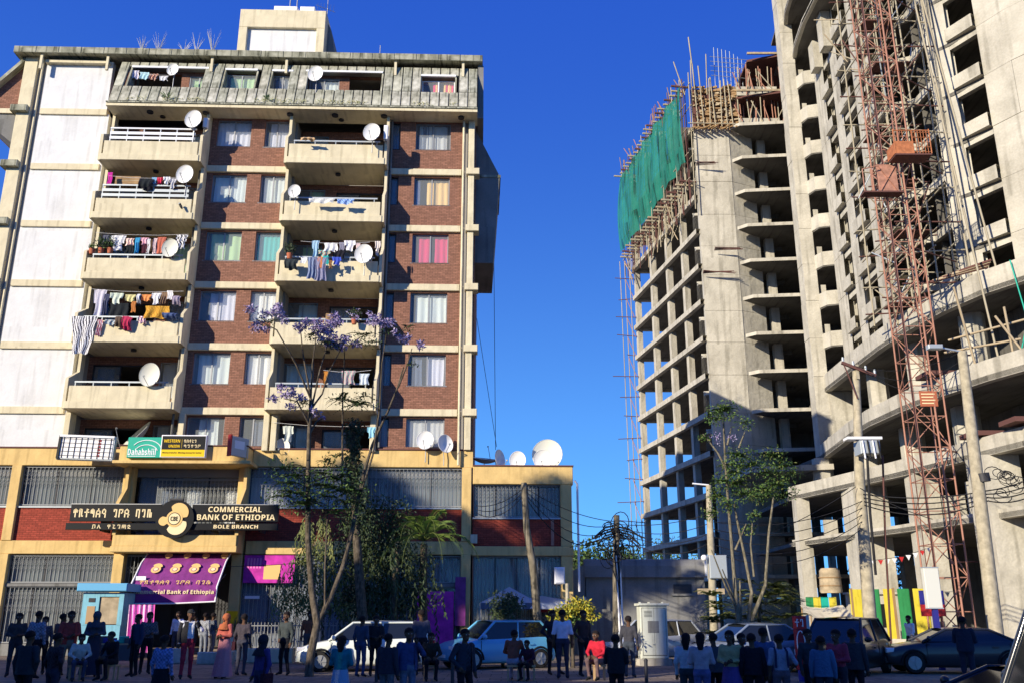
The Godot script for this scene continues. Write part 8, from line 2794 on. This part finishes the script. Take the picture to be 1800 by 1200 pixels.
func make_wires() -> void:
	var a := at(922, 856, 33)
	var c := at(1084, 925, 37)
	var k := at(1250, 930, 35)
	var x := at(1518, 868, 35.8)
	var b := at(1735, 862, 33)
	var ends := ["uppermost", "second", "third", "lowest, sagging most"]
	for i in 4:
		wire("wire from the wooden pole's top to the cable pole, %s" % ends[i], a - Vector3(0, 0.1 * i, 0), c - Vector3(0, 0.12 * i - 0.2, 0), 0.25 + 0.28 * i, 0.014 + 0.006 * (i / 3))
	for i in 3:
		wire("wire from the wooden pole's top to the apartment block's corner, %s" % ["upper", "middle", "lower"][i], a - Vector3(0, 0.12 * i, 0), at(836, 888 + 6 * i, 39.8), 0.25 + 0.1 * i)
	wire("slanting wire from the annex corner up to the cable pole", at(1002, 962, 39.8), c - Vector3(0, 0.1, 0), 0.0)
	for i in 4:
		wire("wire from the cable pole to the pale square pole, %s" % ends[i], c - Vector3(0, 0.1 * i - 0.1, 0), k + Vector3(0, 0.6 - 0.35 * i, 0), 0.2 + 0.15 * i)
	for i in 5:
		wire("wire from the pale square pole past the leggy tree to the crossarm pole, %s" % ["highest", "second", "third", "fourth", "lowest"][i], k + Vector3(0, 0.3 - 0.28 * i, 0), at(1516, 880 + i * 12, 35.8), 0.45 + 0.1 * i)
	for i in 4:
		wire("black cable from the crossarm pole to the bracket pole, %s" % ends[i], x - Vector3(0, 0.14 * i, 0), b - Vector3(0, 0.12 * i, 0), 0.2 + 0.08 * i, 0.022)
		wire("black cable running right from the bracket pole, %s" % ends[i], b - Vector3(0, 0.12 * i, 0), at(1860, 815 + 8 * i, 30), 0.15 + 0.06 * i, 0.022)
	wire("thin wire slanting down left from the crossarm pole", at(1505, 855, 35.8), at(1360, 935, 34), 0.1)
	wire("thin wire slanting down right from the crossarm pole", at(1512, 857, 35.8), at(1640, 912, 34), 0.1)
	for i in 3:
		wire("thin line from the crossarm to the bracket pole, %s" % ["upper", "middle", "lower"][i], at(1500 + 14 * i, 642 + i * 6, 35.8), at(1700, 612 + 14 * i, 33), 0.5 + 0.2 * i, 0.01)
	wire("thin wire crossing before the pink banner between awning and jacaranda", at(400, 995, 37), at(560, 985, 34), 0.05, 0.01)
	wire("wire hanging straight down beside the block's right flank", at(868, 440, 46), at(871, 790, 44), 0.0, 0.014, "wires beside the block")
	wire("bent wire hanging left of the straight one beside the block", at(838, 560, 42), at(873, 785, 44), 0.0, 0.012, "wires beside the block")
	# coils and bundles on the cable pole
	var t := thing("cable_coils", "mass of black cable coils and loops hanging on the cable pole", "cables")
	for i in 26:
		var o := c + Vector3(rng.randfn() * 0.28, rng.randf_range(-1.2, 0.15), rng.randf_range(-0.25, 0.3))
		var r := rng.randf_range(0.15, 0.42)
		var e := rng.randf_range(0.5, 1.4)
		var tilt := Basis(Vector3.UP, rng.randf_range(-0.8, 0.8)) * Basis(Vector3.BACK, rng.randf_range(-0.5, 0.5))
		var pts := []
		for j in 15:
			var an := TAU * j / 14.0
			pts.append(o + tilt * Vector3(cos(an) * r, sin(an) * r * e, 0.03 * j / 14.0))
		part(MB.new().path(pts, 0.012 + 0.012 * rng.randf(), 4), "coil", M.cable, t)
	for i in 10:
		var s := 1.0 if i % 2 else -1.0
		var p := c + Vector3(0, 0.05 - 0.05 * i, 0.1)
		part(MB.new().path([p, p + Vector3(s * 0.5, -0.12, 0.05), p + Vector3(s * rng.randf_range(0.8, 1.3), -0.3 - rng.randf() * 0.2, 0.1)], 0.03, 5), "splice", M.cable, t)
	for i in 6:
		var p := c + Vector3(rng.randf_range(-0.3, 0.3), -0.6, 0.1)
		part(MB.new().path([p, p + Vector3(rng.randf_range(-0.3, 0.3), -0.6, 0.05), c + Vector3(0.05, -2.0 - 0.2 * i, 0.12)], 0.018, 5), "drop_cable", M.cable, t)
	var w := thing("cable_tangle", "tangle of cable loops on the bracket pole's right side", "cables")
	for i in 12:
		var o := at(1765 + rng.randf_range(-25, 30), 850 + rng.randf_range(-20, 30), 32.5)
		var r := rng.randf_range(0.12, 0.35)
		var pts := []
		for j in 13:
			pts.append(o + Vector3(cos(TAU * j / 12.0) * r, sin(TAU * j / 12.0) * r * 0.7, 0.02 * j))
		part(MB.new().path(pts, 0.016, 4), "coil", M.cable, w)
